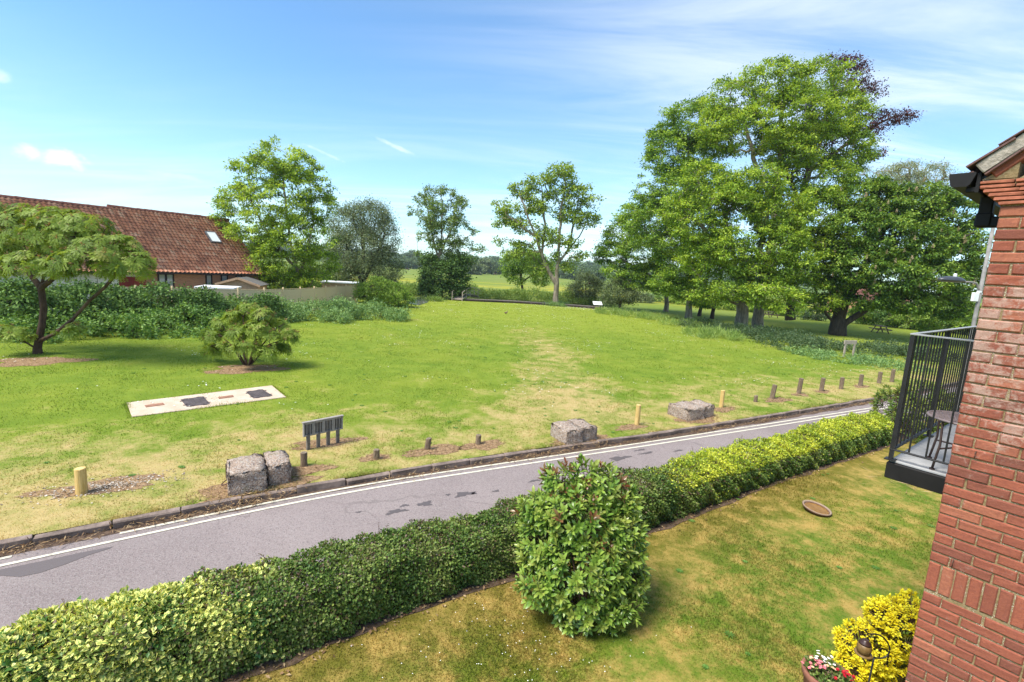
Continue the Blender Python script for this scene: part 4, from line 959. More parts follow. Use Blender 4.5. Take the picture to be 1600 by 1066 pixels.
for (px_, py_, pz_), wdt, lab in (((-20.68, 34.0, 1.98), 2.4, 'flat white roof of a low outbuilding left of the summerhouse'), ((-17.72, 49.5, 2.1), 3.6, 'flat white roof of an outbuilding behind the right end of the fence')):
    rt2 = empty('outbuilding', (px_, py_, 0.0), 0.3, lab, 'outbuilding')
    bm = bmesh.new(); box(bm, (0, 0, pz_ / 2 - 0.04), (wdt - 0.2, 2.0, pz_ - 0.1)); link('wall', bm_mesh('wall', bm), rt2, M['shed'])
    bm = bmesh.new(); box(bm, (0, 0, pz_), (wdt, 2.2, 0.14), bevel=0.02); link('roof', bm_mesh('roof', bm), rt2, M['white_sheet'])

# ------------------------------------------------------------------ trees
def tree(name, label, base, limbs, lobes, mat, bark, rtrunk, dens=1.5, per=40, rc=0.6, leaf=0.22, lw=0.45, group=None, cat='tree', shell=0.62, inner=0.55, thin=None, minz=0.6, flat=0.55, up=1.1, droop=0.25, wander=0.08, expo=2.1, rmin=0.014, cv=0.25, sides=7, radial=0.4, wooddroop=0.0, bias=0.22, tshift=0.0):
    root = empty(name, base, 0, label, cat, group); B = np.array(base)
    P = in_lobes(lobes, dens, shell, inner, minz)
    if thin is not None: P = P[fade_noise(P[:, [0, 2]], thin[0]) + rng.normal(size=len(P)) * 0.6 > thin[1]]
    A, par, w = skeleton(limbs, P, wooddroop, wander, bias)
    tr = link('trunk', wood_mesh('trunk', A - B, par, w, rtrunk, rmin, expo, sides), root, bark, True)
    cr = link('crown', spray_leaves('crown', P - B, per, rc, leaf, lw, flat, up, droop, cv, None, tshift, 0.35, radial), root, mat)
    return root

TG = 'trees round the green'
# young ash in front of the house
tree('ash_tree', 'bright green bushy ash in front of the house and timber fence, left of the bridge', (-18.91, 42.0, 0.3),
     [[(-18.91, 42.0, 0.3), (-18.68, 42.0, 1.48), (-18.78, 42.0, 3.39), (-19.43, 42.0, 6.04), (-19.73, 42.0, 9.19), (-19.92, 42.0, 11.66)], [(-18.79, 42.0, 2.29), (-18.14, 42.3, 4.52), (-17.56, 42.5, 7.26), (-17.89, 42.5, 9.89)], [(-18.84, 42.0, 2.84), (-19.9, 41.6, 4.66), (-21.39, 41.4, 6.93), (-22.42, 41.4, 8.95)], [(-18.91, 42.0, 0.63), (-17.67, 41.7, 1.82), (-16.82, 41.5, 3.5)]],
     [(-20.23, 42.0, 12.46, 1.88, 1.69, 1.49), (-22.07, 42.0, 10.87, 2.32, 1.99, 1.66), (-18.53, 42.0, 11.74, 1.88, 1.6, 1.33), (-17.68, 42.0, 10.25, 1.99, 1.71, 1.44), (-23.72, 42.0, 8.85, 1.88, 1.55, 1.22), (-20.1, 41.2, 8.65, 3.14, 2.49, 1.84), (-16.93, 42.0, 8.73, 1.33, 1.38, 1.44), (-24.85, 42.0, 7.05, 1.22, 0.97, 0.72), (-21.99, 41.3, 6.26, 2.5, 1.98, 1.47), (-18.18, 41.4, 5.97, 2.94, 2.45, 1.96), (-19.82, 41.2, 3.75, 3.04, 2.22, 1.41), (-23.38, 42.0, 4.46, 1.88, 1.44, 0.99), (-16.81, 42.0, 4.16, 1.44, 1.44, 1.44), (-19.29, 42.0, 2.26, 1.88, 1.27, 0.66), (-22.04, 42.0, 2.92, 1.55, 1.16, 0.77), (-24.81, 42.0, 8.47, 0.66, 0.58, 0.5), (-20.44, 41.0, 2.43, 1.83, 1.29, 0.76), (-17.26, 41.0, 2.52, 1.51, 1.13, 0.76), (-19.05, 40.5, 5.14, 2.13, 1.71, 1.28), (-22.6, 42.0, 2.06, 0.88, 0.66, 0.44)],
     M['ash'], M['bark_grey'], 0.20, dens=2.2, per=46, rc=0.42, leaf=0.22, group=TG, thin=(1.7, -1.2), cv=0.5, flat=0.45)
tree('willow_tree', 'grey green rounded willow behind the bright ash, right of the fence', (-18.22, 58.0, -0.36),
     [[(-18.22, 58.0, -0.36), (-18.18, 58.0, 1.93), (-18.07, 58.0, 4.93), (-18.28, 58.0, 8.61)], [(-18.17, 58.0, 1.55), (-16.78, 58.0, 4.27), (-15.71, 58.0, 7.29)], [(-18.17, 58.0, 1.55), (-19.8, 58.0, 4.08), (-20.21, 58.0, 7.02)]],
     [(-19.85, 58.0, 8.51, 2.44, 2.29, 2.14), (-17.4, 58.0, 9.39, 2.44, 2.14, 1.83), (-15.86, 58.0, 7.29, 1.83, 2.14, 2.44), (-18.2, 56.5, 5.61, 3.27, 2.97, 2.68), (-15.33, 58.0, 3.98, 1.83, 2.21, 2.59), (-20.57, 58.0, 4.78, 1.83, 2.29, 2.75), (-17.05, 56.5, 2.77, 3.27, 2.6, 1.93), (-16.36, 58.0, 9.81, 1.07, 1.07, 1.07), (-19.35, 58.0, 10.0, 1.37, 1.07, 0.76)],
     M['willow'], M['bark_dark'], 0.4, dens=2.0, per=50, rc=0.75, leaf=0.24, lw=0.32, group=TG, flat=0.8)
tree('rounded_bush', 'yellow green rounded bush at the right end of the timber fence', (-12.48, 44.0, 0.43),
     [[(-12.48, 44.0, 0.43), (-12.49, 44.0, 1.19), (-12.51, 44.0, 1.76)]], [(-12.63, 44.0, 2.04, 1.62, 1.33, 1.04), (-11.57, 44.0, 1.42, 1.27, 1.04, 0.81), (-13.54, 44.0, 1.41, 1.04, 0.93, 0.81)], M['bush'], M['twig'], 0.08, dens=4.5, per=42, rc=0.32, leaf=0.15, lw=0.5, cat='bush', minz=0.1)
for c_, lb in (((-26.59, 54.0, -0.04), 'dark garden shrub over the fence, under the left side of the bright ash'), ((-22.99, 56.0, 0.07), 'dark garden shrub over the fence, between the bright ash and the willow')):
    tree('garden_shrub', lb, (c_[0], c_[1], 0.0), [[(c_[0], c_[1], 0.0), (c_[0], c_[1], 1.0), (c_[0], c_[1], 2.0)]], [(c_[0], c_[1], 1.9, 2.8, 2.0, 1.8), (c_[0] + 1.9, c_[1] + .5, 1.6, 1.8, 1.5, 1.5), (c_[0] - 1.8, c_[1] + .5, 1.4, 1.7, 1.5, 1.3)], M['alder'], M['twig'], 0.1, dens=2.2, per=46, rc=0.5, leaf=0.26, lw=0.5, cat='shrub', minz=0.2)
tree('dark_bush', 'dark green bush beside the water, right of the yellow green bush', (-11.46, 48.0, 0.07),
     [[(-11.46, 48.0, 0.07), (-11.48, 48.0, 1.02), (-11.5, 48.0, 1.64)]], [(-11.75, 48.0, 1.44, 1.26, 1.2, 1.14), (-10.84, 48.0, 0.87, 1.01, 0.88, 0.76), (-12.48, 48.0, 0.64, 0.88, 0.76, 0.63)], M['ash2'], M['twig'], 0.08, dens=4.0, per=40, rc=0.35, leaf=0.17, lw=0.45, cat='bush', minz=0.1)
# alder with ivied base, and its thin companion stem
tree('alder_tree', 'open topped alder above the footbridge, its lower half smothered in dark ivy', (-9.58, 64.0, 0.12),
     [[(-9.58, 64.0, 0.12), (-9.87, 64.0, 3.11), (-10.13, 64.0, 5.57), (-9.92, 64.0, 8.84), (-9.89, 64.0, 12.05), (-10.12, 64.0, 13.78)], [(-10.01, 64.0, 4.75), (-10.85, 64.0, 7.16), (-11.63, 64.0, 10.35), (-12.19, 64.0, 12.31)], [(-9.96, 64.0, 5.58), (-9.07, 64.0, 8.08), (-8.16, 64.0, 10.15), (-7.77, 64.0, 12.33)], [(-9.98, 64.0, 5.99), (-7.8, 64.0, 7.51), (-5.62, 64.0, 8.61)], [(-10.03, 64.0, 3.1), (-11.51, 64.0, 2.18), (-11.95, 64.0, 0.31)], [(-9.92, 64.0, 4.35), (-7.31, 64.0, 5.74), (-5.02, 64.0, 6.69)], [(-11.13, 64.0, 0.95), (-12.65, 64.0, 3.77), (-13.01, 64.0, 7.03), (-12.94, 64.0, 10.27), (-13.15, 64.0, 11.45)]],
     [(-10.28, 64.0, 13.61, 2.02, 1.56, 1.09), (-12.19, 64.0, 12.23, 1.68, 1.52, 1.35), (-8.1, 64.0, 12.47, 1.85, 1.56, 1.26), (-9.33, 64.0, 10.48, 2.36, 1.77, 1.18), (-10.78, 64.0, 9.59, 1.52, 1.26, 1.01), (-7.82, 64.0, 9.77, 1.85, 1.43, 1.01), (-6.29, 64.0, 8.89, 1.26, 1.01, 0.76), (-13.3, 64.0, 11.05, 1.26, 0.97, 0.67), (-12.88, 64.0, 13.45, 1.18, 0.97, 0.76), (-5.53, 64.0, 6.83, 1.52, 1.05, 0.59), (-8.05, 64.0, 7.49, 1.68, 1.22, 0.76), (-8.99, 64.0, 6.29, 1.85, 1.35, 0.84), (-12.78, 64.0, 7.69, 0.51, 0.51, 0.51), (-12.72, 64.0, 5.82, 0.59, 0.63, 0.67), (-6.64, 64.0, 5.78, 1.01, 0.76, 0.51), (-10.0, 64.0, 10.84, 3.71, 3.62, 3.54), (-9.03, 64.0, 7.27, 3.37, 2.69, 2.02), (-11.42, 64.0, 9.15, 2.19, 2.19, 2.19)],
     M['alder'], M['bark_grey'], 0.22, dens=1.7, per=20, rc=0.36, leaf=0.24, lw=0.55, group=TG, thin=(2.1, -0.7), shell=0.15, inner=0.0)
tree('ivy_mass', 'dark ivy and elder thicket wrapped round the foot of the alder', (-9.52, 63.6, -0.02),
     [[(-9.52, 63.6, -0.02), (-9.58, 63.6, 1.48), (-9.64, 63.6, 3.13)]], [(-9.6, 63.4, 2.97, 2.34, 2.25, 2.17), (-10.8, 63.4, 4.04, 1.5, 1.42, 1.33), (-8.16, 63.4, 4.04, 1.84, 1.58, 1.33), (-9.53, 63.4, 0.99, 2.84, 2.09, 1.33), (-7.57, 63.4, 2.1, 1.5, 1.58, 1.67), (-11.39, 63.4, 1.79, 1.0, 1.17, 1.33), (-11.17, 63.4, 5.08, 1.0, 0.88, 0.75), (-7.22, 63.4, 5.32, 1.84, 1.21, 0.58)],
     M['ivy'], M['bark_dark'], 0.12, dens=2.0, per=44, rc=0.55, leaf=0.27, lw=0.6, cat='ivy', minz=0.2)
tree('reed_clump', 'tuft of tall brownish grass at the water edge left of the bridge', (-9.55, 58.0, -0.75),
     [[(-9.55, 58.0, -0.75), (-9.57, 58.0, -0.44), (-9.58, 58.0, -0.14)]], [(-9.72, 58.0, -0.3, 1.37, 1.03, 0.69), (-8.65, 58.0, -0.46, 0.76, 0.65, 0.53)], M['reed'], M['twig'], 0.03, dens=6, per=40, rc=0.4, leaf=0.5, lw=0.08, cat='reeds', up=0.2, droop=-0.9, minz=0.05)
# the airy central tree
tree('central_tree', 'tall airy tree with a forked grey trunk standing alone before the boardwalk', (5.34, 63.0, 0.18),
     [[(5.34, 63.0, 0.18), (5.29, 63.0, 1.99), (5.23, 63.0, 3.87), (5.26, 63.0, 5.66), (5.25, 63.0, 8.07), (5.11, 63.0, 12.03), (5.52, 63.0, 15.17), (5.21, 63.0, 17.07)], [(5.22, 63.0, 2.89), (4.21, 63.0, 4.38), (3.36, 63.0, 5.95), (3.0, 63.0, 7.54)], [(3.36, 63.0, 5.95), (2.25, 62.5, 8.66), (1.05, 62.0, 10.9), (-0.15, 62.0, 13.52)], [(5.29, 63.0, 5.26), (6.49, 63.5, 7.37), (6.95, 64.0, 10.65), (7.43, 64.0, 13.87)], [(3.04, 63.0, 6.98), (3.32, 63.5, 10.39), (2.8, 64.0, 13.59), (2.52, 64.0, 15.15)], [(6.49, 63.5, 7.37), (7.82, 64.0, 9.09), (8.79, 64.5, 11.21)], [(2.25, 62.5, 8.66), (0.07, 62.0, 9.91), (-1.75, 62.0, 11.12)]],
     [(5.08, 63.0, 16.68, 2.16, 1.66, 1.16), (2.61, 63.0, 15.46, 2.16, 1.7, 1.24), (0.13, 63.0, 14.31, 1.82, 1.53, 1.24), (6.99, 63.0, 14.79, 2.16, 1.78, 1.41), (8.69, 63.0, 13.65, 1.49, 1.28, 1.08), (-1.82, 63.0, 11.93, 1.99, 1.57, 1.16), (1.77, 63.0, 12.46, 2.49, 1.91, 1.33), (5.42, 63.0, 12.2, 2.16, 1.82, 1.49), (8.08, 63.0, 11.26, 1.99, 1.66, 1.33), (0.08, 63.0, 9.99, 1.82, 1.41, 0.99), (3.38, 63.0, 9.16, 2.32, 1.91, 1.49), (-2.19, 63.0, 9.86, 1.16, 0.87, 0.58), (-2.72, 63.0, 7.76, 0.75, 0.58, 0.41), (1.08, 63.0, 7.02, 1.66, 1.37, 1.08), (6.71, 63.0, 8.16, 1.33, 1.24, 1.16), (3.07, 63.0, 5.37, 1.49, 1.2, 0.91), (-0.35, 63.0, 7.74, 0.99, 0.83, 0.66), (9.64, 63.0, 11.9, 0.66, 0.7, 0.75), (3.82, 63.0, 14.29, 1.66, 1.33, 0.99), (5.01, 63.0, 6.86, 0.83, 0.83, 0.83), (-0.67, 63.0, 6.27, 1.49, 1.16, 0.83), (2.41, 63.0, 4.19, 1.33, 1.08, 0.83), (6.28, 63.0, 5.24, 1.16, 0.99, 0.83), (7.98, 63.0, 6.47, 1.16, 0.99, 0.83), (-1.25, 63.0, 10.47, 1.49, 1.24, 0.99)],
     M['centre'], M['bark_grey'], 0.33, dens=1.35, per=24, rc=0.55, leaf=0.30, lw=0.65, group=TG, thin=(1.3, -1.6), shell=0.2, inner=0.2, expo=2.4)
tree('field_tree', 'low spreading tree in the meadow behind the airy central tree', (1.36, 82.0, 0.0),
     [[(1.36, 82.0, 0.0), (1.17, 82.0, 1.42), (0.84, 82.0, 3.32), (0.97, 82.0, 4.6), (1.33, 82.0, 5.68)], [(1.02, 82.0, 2.06), (3.05, 82.0, 3.88), (4.55, 82.0, 5.35)]], [(-0.16, 82.0, 5.59, 2.59, 2.16, 1.73), (3.27, 82.0, 5.38, 2.81, 2.27, 1.73), (1.47, 82.0, 6.74, 2.59, 1.83, 1.08), (4.84, 82.0, 4.2, 1.51, 1.29, 1.08), (-0.92, 82.0, 4.07, 1.51, 1.24, 0.97), (4.19, 82.0, 2.89, 1.29, 1.08, 0.86), (-0.1, 82.0, 2.84, 1.29, 1.08, 0.86)], M['ash2'], M['bark_dark'], 0.2, dens=1.3, per=46, rc=0.75, leaf=0.32, group='trees in the meadow')
tree('willow_bush', 'grey green domed willow bush right of the airy central tree', (10.38, 71.0, -0.01),
     [[(10.38, 71.0, -0.01), (10.3, 71.0, 1.01), (10.15, 71.0, 2.86)]], [(10.09, 71.0, 2.39, 2.06, 2.15, 2.24), (8.85, 71.0, 1.57, 1.49, 1.49, 1.49), (11.8, 71.0, 1.94, 1.31, 1.49, 1.68)], M['willow'], M['twig'], 0.12, dens=2.2, per=60, rc=0.6, leaf=0.28, lw=0.28, cat='bush', minz=0.1, droop=-0.2)
tree('willow_bush', 'grey green willow bush between the white information panel and the big ashes', (13.4, 62.0, 0.5),
     [[(13.4, 62.0, 0.5), (13.28, 62.0, 1.71), (13.17, 62.0, 2.92)]], [(13.06, 62.0, 2.43, 1.79, 1.71, 1.63), (14.56, 62.0, 2.04, 1.31, 1.22, 1.14), (11.98, 62.0, 1.72, 0.98, 0.98, 0.98)], M['willow'], M['twig'], 0.12, dens=2.2, per=60, rc=0.55, leaf=0.27, lw=0.28, cat='bush', minz=0.1, droop=-0.2)

# the big group on the right
AG = 'tall ash trees on the right of the green'
KW = dict(mat=None)
tree('ash_tree', 'big front ash whose stout trunk is left of the close pair of trunks', (22.25, 47.5, 0.16),
     [[(22.25, 47.5, 0.16), (22.26, 47.5, 1.54), (21.93, 47.5, 3.08), (21.09, 47.5, 5.8), (20.14, 47.6, 8.77), (18.87, 47.8, 12.28), (19.01, 48.5, 15.94)], [(22.03, 47.5, 2.78), (22.22, 46.5, 5.27), (22.47, 46.0, 8.23), (22.67, 46.0, 11.12)], [(21.29, 47.5, 5.2), (18.83, 47.0, 7.47), (16.9, 46.6, 9.69), (14.63, 46.5, 10.99)], [(22.07, 47.5, 2.47), (19.27, 46.8, 3.15), (16.95, 46.5, 3.75)], [(20.14, 47.6, 8.77), (18.18, 48.0, 11.08), (16.25, 48.0, 14.51)]],
     [(20.99, 45.5, 13.1, 2.75, 2.39, 2.04), (18.7, 45.0, 11.22, 2.84, 2.43, 2.01), (23.2, 45.0, 11.04, 2.72, 2.43, 2.13), (16.93, 47.0, 13.21, 2.6, 2.41, 2.23), (16.06, 46.0, 9.87, 2.66, 2.36, 2.06), (22.1, 44.0, 7.82, 2.89, 2.37, 1.85), (18.93, 44.5, 7.66, 2.58, 2.17, 1.76), (17.05, 46.0, 6.44, 2.18, 1.82, 1.45), (23.71, 43.5, 6.52, 2.29, 1.89, 1.49), (21.32, 44.0, 5.13, 2.66, 1.97, 1.27), (14.79, 47.0, 11.06, 1.86, 1.73, 1.61), (23.35, 44.0, 9.01, 1.97, 1.79, 1.62), (18.38, 45.0, 4.48, 1.66, 1.24, 0.83), (19.56, 43.5, 3.74, 2.06, 1.43, 0.8), (21.93, 42.0, 3.57, 2.43, 1.71, 0.99), (17.56, 45.5, 3.11, 1.32, 0.99, 0.66), (23.14, 41.5, 2.8, 1.64, 1.15, 0.66)],
     M['ash'], M['bark_grey'], 0.50, dens=1.95, per=54, rc=0.54, leaf=0.26, group=AG, thin=(0.9, -1.5), cv=0.5, flat=0.42)
tree('ash_tree', 'tallest ash, second trunk of the close pair, its dome topping the right hand group', (24.63, 49.0, 0.06),
     [[(24.63, 49.0, 0.06), (24.58, 49.0, 1.87), (24.57, 49.0, 4.75), (25.13, 49.5, 8.57), (25.33, 50.0, 13.59), (25.21, 50.5, 18.54), (25.08, 51.0, 22.26)], [(25.13, 49.5, 8.57), (27.17, 50.0, 11.85), (28.99, 51.0, 16.44), (29.7, 51.0, 20.14)], [(25.4, 50.0, 11.74), (23.2, 50.0, 15.29), (21.4, 50.0, 19.38), (20.21, 50.0, 21.37)], [(24.68, 49.0, 5.39), (26.08, 48.0, 7.33), (27.66, 47.5, 9.22)], [(25.22, 50.0, 14.8), (27.36, 51.0, 18.79), (28.3, 51.0, 23.04)]],
     [(24.21, 51.0, 23.99, 3.89, 2.95, 2.01), (28.22, 51.0, 23.98, 3.36, 2.75, 2.15), (20.51, 51.0, 22.47, 3.09, 2.55, 2.01), (25.6, 49.5, 20.66, 4.56, 3.45, 2.34), (30.87, 51.0, 21.52, 2.82, 2.62, 2.42), (21.83, 49.5, 18.98, 3.65, 2.93, 2.21), (29.35, 50.0, 18.36, 3.42, 2.83, 2.24), (25.24, 48.5, 17.18, 2.81, 2.23, 1.66), (32.56, 51.0, 18.18, 2.01, 2.01, 2.01), (29.21, 49.0, 15.16, 2.97, 2.45, 1.93), (27.73, 47.5, 11.59, 2.88, 2.56, 2.25), (29.23, 46.5, 8.78, 2.57, 2.14, 1.71), (27.05, 46.0, 7.34, 2.66, 2.18, 1.69), (26.56, 46.0, 4.65, 2.66, 1.88, 1.09), (18.98, 51.0, 19.51, 2.01, 2.01, 2.01), (30.25, 49.0, 12.52, 2.19, 2.0, 1.81), (27.64, 45.0, 3.4, 2.37, 1.6, 0.83)],
     M['ash'], M['bark_grey'], 0.46, dens=1.7, per=52, rc=0.54, leaf=0.26, group=AG, thin=(0.8, -1.3), cv=0.5, flat=0.42)
tree('ash_tree', 'slimmer ash with deeper green crown, its trunk left of the stout pale trunk', (20.09, 56.0, -0.03),
     [[(20.09, 56.0, -0.03), (20.07, 56.0, 2.11), (19.59, 56.0, 4.99), (18.68, 56.0, 9.23), (18.28, 56.0, 14.08), (18.16, 56.0, 18.83)], [(19.51, 56.0, 5.71), (17.17, 55.5, 8.4), (15.59, 55.0, 11.73)], [(19.83, 56.0, 3.56), (21.06, 55.5, 5.8), (21.76, 55.0, 7.25)], [(18.35, 56.0, 13.4), (19.58, 56.0, 16.89), (20.27, 56.0, 19.96)]],
     [(18.17, 56.0, 21.16, 3.68, 3.09, 2.51), (16.42, 56.0, 18.06, 3.09, 2.87, 2.65), (19.84, 56.0, 17.72, 3.24, 3.09, 2.95), (14.89, 56.0, 14.43, 2.51, 2.58, 2.65), (17.25, 55.0, 13.87, 3.33, 2.97, 2.61), (19.32, 55.0, 9.89, 3.18, 2.89, 2.61), (14.2, 56.0, 10.72, 2.65, 2.51, 2.36), (16.66, 54.5, 8.87, 2.87, 2.51, 2.15), (21.07, 54.5, 5.45, 2.15, 1.86, 1.58), (17.7, 54.0, 5.6, 2.56, 2.06, 1.56), (14.7, 56.0, 19.63, 1.03, 1.11, 1.18), (15.36, 56.0, 21.33, 1.18, 1.11, 1.03), (19.88, 56.0, 23.24, 1.92, 1.69, 1.47), (18.48, 53.5, 3.43, 2.53, 1.76, 0.99), (20.71, 53.5, 2.31, 1.55, 1.09, 0.63), (16.65, 53.5, 4.15, 1.83, 1.34, 0.84)],
     M['ash2'], M['bark_grey'], 0.34, dens=1.6, per=50, rc=0.56, leaf=0.28, group=AG, thin=(0.8, -1.2), cv=0.5, flat=0.42)
tree('ash_tree', 'leftmost low ash of the right hand group, reaching towards the white panel', (20.24, 65.0, 0.0),
     [[(20.24, 65.0, 0.0), (20.12, 65.0, 1.96), (19.55, 65.0, 4.88), (18.53, 65.0, 8.15), (16.94, 65.0, 11.34)], [(19.9, 65.0, 3.22), (16.47, 64.0, 5.12), (13.21, 63.0, 6.55)]],
     [(13.78, 64.0, 9.77, 2.69, 2.36, 2.02), (12.35, 64.0, 7.33, 2.53, 2.02, 1.52), (15.45, 62.5, 7.39, 3.29, 2.71, 2.14), (17.09, 64.0, 11.26, 2.86, 2.53, 2.19), (19.21, 62.5, 6.34, 2.8, 2.3, 1.81), (10.92, 64.0, 6.67, 1.09, 0.93, 0.76), (16.8, 62.0, 4.75, 2.77, 1.96, 1.14), (14.58, 63.0, 5.01, 1.99, 1.45, 0.91), (14.12, 64.0, 12.28, 1.85, 1.68, 1.52), (15.69, 62.0, 3.72, 2.77, 1.88, 0.98), (18.81, 61.5, 3.44, 2.43, 1.66, 0.89), (12.44, 62.5, 4.88, 1.64, 1.23, 0.82)],
     M['ash2'], M['bark_grey'], 0.28, dens=1.5, per=48, rc=0.60, leaf=0.30, group=AG, thin=(0.8, -1.3), cv=0.5, flat=0.42)
for q_, lab in (((22.84, 60.0, -0.03), 'thin dark trunk in shade right of the slimmer ash'), ((23.22, 57.0, -0.01), 'leaning dark trunk in the shade left of the stout pale trunk')):
    q_ = np.array(q_); q_[2] = PARK_Z
    tree('young_tree', lab, tuple(q_), [[tuple(q_), tuple(q_ + np.array([0.2, 0, 3.0])), tuple(q_ + np.array([0.7, 0, 7.0]))]],
         [tuple(q_ + np.array([0.7, 0, 8.0])) + (2.2, 2.2, 2.0)], M['ash2'], M['bark_dark'], 0.2, dens=1.3, per=50, rc=0.7, leaf=0.25, group='understorey trees in the right hand group')
tree('copper_beech', 'purple leaved copper beech sticking out behind the top of the tallest ash', (32.39, 57.0, 0.55),
     [[(32.39, 57.0, 0.55), (31.93, 57.0, 4.26), (31.49, 57.0, 9.34), (31.74, 57.0, 15.03), (32.34, 57.0, 20.58), (33.38, 57.0, 25.32), (34.3, 57.0, 28.33)], [(31.93, 57.0, 17.13), (34.97, 57.0, 19.71), (37.46, 57.0, 21.89), (40.68, 57.0, 23.75)], [(32.79, 57.0, 22.29), (34.93, 57.0, 24.42), (36.29, 57.0, 26.81), (36.51, 57.0, 28.45)], [(31.59, 57.0, 13.62), (29.65, 57.0, 16.99), (28.2, 57.0, 19.65)], [(31.7, 57.0, 7.91), (27.56, 57.0, 11.25), (23.25, 56.0, 13.0)], [(34.97, 57.0, 19.71), (37.5, 57.0, 19.52), (39.59, 57.0, 18.61)]],
     [(33.38, 57.0, 28.86, 2.55, 1.73, 0.9), (35.95, 57.0, 28.49, 1.65, 1.35, 1.05), (37.0, 57.0, 25.53, 1.95, 1.8, 1.65), (39.89, 57.0, 23.44, 2.7, 1.84, 0.97), (37.46, 57.0, 21.89, 2.55, 2.02, 1.5), (38.71, 57.0, 19.59, 1.65, 1.2, 0.75), (35.31, 57.0, 26.42, 1.95, 1.95, 1.95), (31.55, 55.0, 20.03, 3.62, 3.26, 2.89), (28.42, 55.0, 17.87, 3.62, 3.26, 2.89), (26.34, 54.0, 14.26, 2.84, 2.84, 2.84), (20.64, 51.0, 12.33, 1.48, 1.61, 1.74), (41.76, 57.0, 23.68, 1.5, 0.97, 0.45), (34.72, 56.0, 22.45, 2.21, 2.06, 1.92)],
     M['beech'], M['bark_dark'], 0.45, dens=1.2, per=26, rc=0.5, leaf=0.21, lw=0.6, group=None, shell=0.3, inner=0.3, thin=(1.3, -1.3))
tree('horse_chestnut', 'dark glossy horse chestnut with candles and a short dark trunk, nearest the brick corner', (31.13, 46.5, -0.17),
     [[(31.13, 46.5, -0.17), (30.97, 46.5, 1.56), (31.29, 46.5, 3.41), (32.6, 46.5, 6.5), (33.78, 46.5, 10.1), (34.56, 46.5, 12.46)], [(31.01, 46.5, 0.94), (29.27, 46.5, 2.68), (27.7, 46.0, 5.02)], [(31.01, 46.5, 0.94), (32.64, 46.0, 2.32), (33.86, 45.5, 3.63)], [(32.4, 46.5, 5.89), (35.58, 46.0, 7.85), (38.08, 46.0, 10.32)], [(31.05, 46.5, 1.87), (29.89, 46.5, 4.53), (30.02, 46.5, 7.53)]],
     [(31.33, 46.0, 12.66, 2.66, 2.36, 2.06), (34.21, 46.0, 12.26, 2.54, 2.24, 1.94), (36.94, 46.0, 12.65, 2.42, 2.12, 1.82), (39.58, 46.0, 11.67, 2.06, 1.94, 1.82), (29.84, 45.0, 9.75, 2.37, 2.19, 2.01), (32.36, 44.0, 9.16, 2.66, 2.37, 2.08), (35.51, 44.0, 8.91, 2.78, 2.43, 2.08), (39.59, 45.0, 8.52, 2.01, 2.19, 2.37), (30.52, 44.0, 6.65, 2.55, 2.2, 1.85), (33.0, 43.0, 5.97, 2.6, 2.21, 1.81), (36.41, 43.0, 5.62, 2.49, 2.15, 1.81), (41.11, 45.0, 5.86, 1.66, 1.89, 2.13), (31.81, 44.0, 4.06, 2.08, 1.62, 1.16), (34.52, 43.0, 3.72, 2.26, 1.58, 0.91), (39.13, 44.0, 3.36, 1.97, 1.51, 1.04), (29.39, 46.0, 5.71, 1.94, 1.76, 1.57), (29.8, 47.0, 3.29, 1.61, 1.24, 0.87), (32.72, 46.0, 13.42, 1.45, 1.33, 1.21), (29.65, 46.0, 7.79, 1.82, 1.76, 1.69)],
     M['chestnut'], M['bark_dark'], 0.62, dens=1.9, per=54, rc=0.50, leaf=0.28, lw=0.45, group=None, cat='tree', flat=0.5, droop=0.45, cv=0.45)
# the flower candles of the chestnut are parts of it
hc = [o for o in COL.objects if o.name == 'horse_chestnut'][0]
M['candle'] = leaf_mat('candle_flower', (0.30, 0.24, 0.14), (0.46, 0.36, 0.22), (0.58, 0.46, 0.30), 0.2)
cc_ = in_lobes([(31.33, 46.0, 12.66, 2.91, 2.57, 2.24), (34.21, 46.0, 12.26, 2.78, 2.45, 2.12), (36.94, 46.0, 12.65, 2.66, 2.33, 2.0), (39.58, 46.0, 11.67, 2.3, 2.15, 2.0), (32.36, 44.0, 9.16, 2.89, 2.58, 2.26), (35.51, 44.0, 8.91, 3.01, 2.63, 2.26), (39.59, 45.0, 8.52, 2.25, 2.4, 2.55), (30.52, 44.0, 6.65, 2.78, 2.4, 2.03), (33.0, 43.0, 5.97, 2.83, 2.4, 1.98), (36.41, 43.0, 5.62, 2.72, 2.35, 1.98), (41.11, 45.0, 5.86, 1.89, 2.1, 2.31)], 0.22, 0.97, 0.95)
cc_ = cc_[cc_[:, 1] < 47] - np.array(hc.location)
P = np.repeat(cc_, 60, 0); h_ = rng.random(len(P)); a_ = rng.random(len(P)) * 2 * PI
P = P + np.stack([np.cos(a_) * 0.07 * (1 - h_), np.sin(a_) * 0.07 * (1 - h_), h_ * 0.32 - 0.05], 1)
link('flower_candles', leaf_mesh('flower_candles', P, rng.normal(size=P.shape) + [0, 0, 0.2], rng.normal(size=P.shape), 0.07, 0.05, rng.random(len(P))), hc, M['candle'])['kind'] = 'stuff'
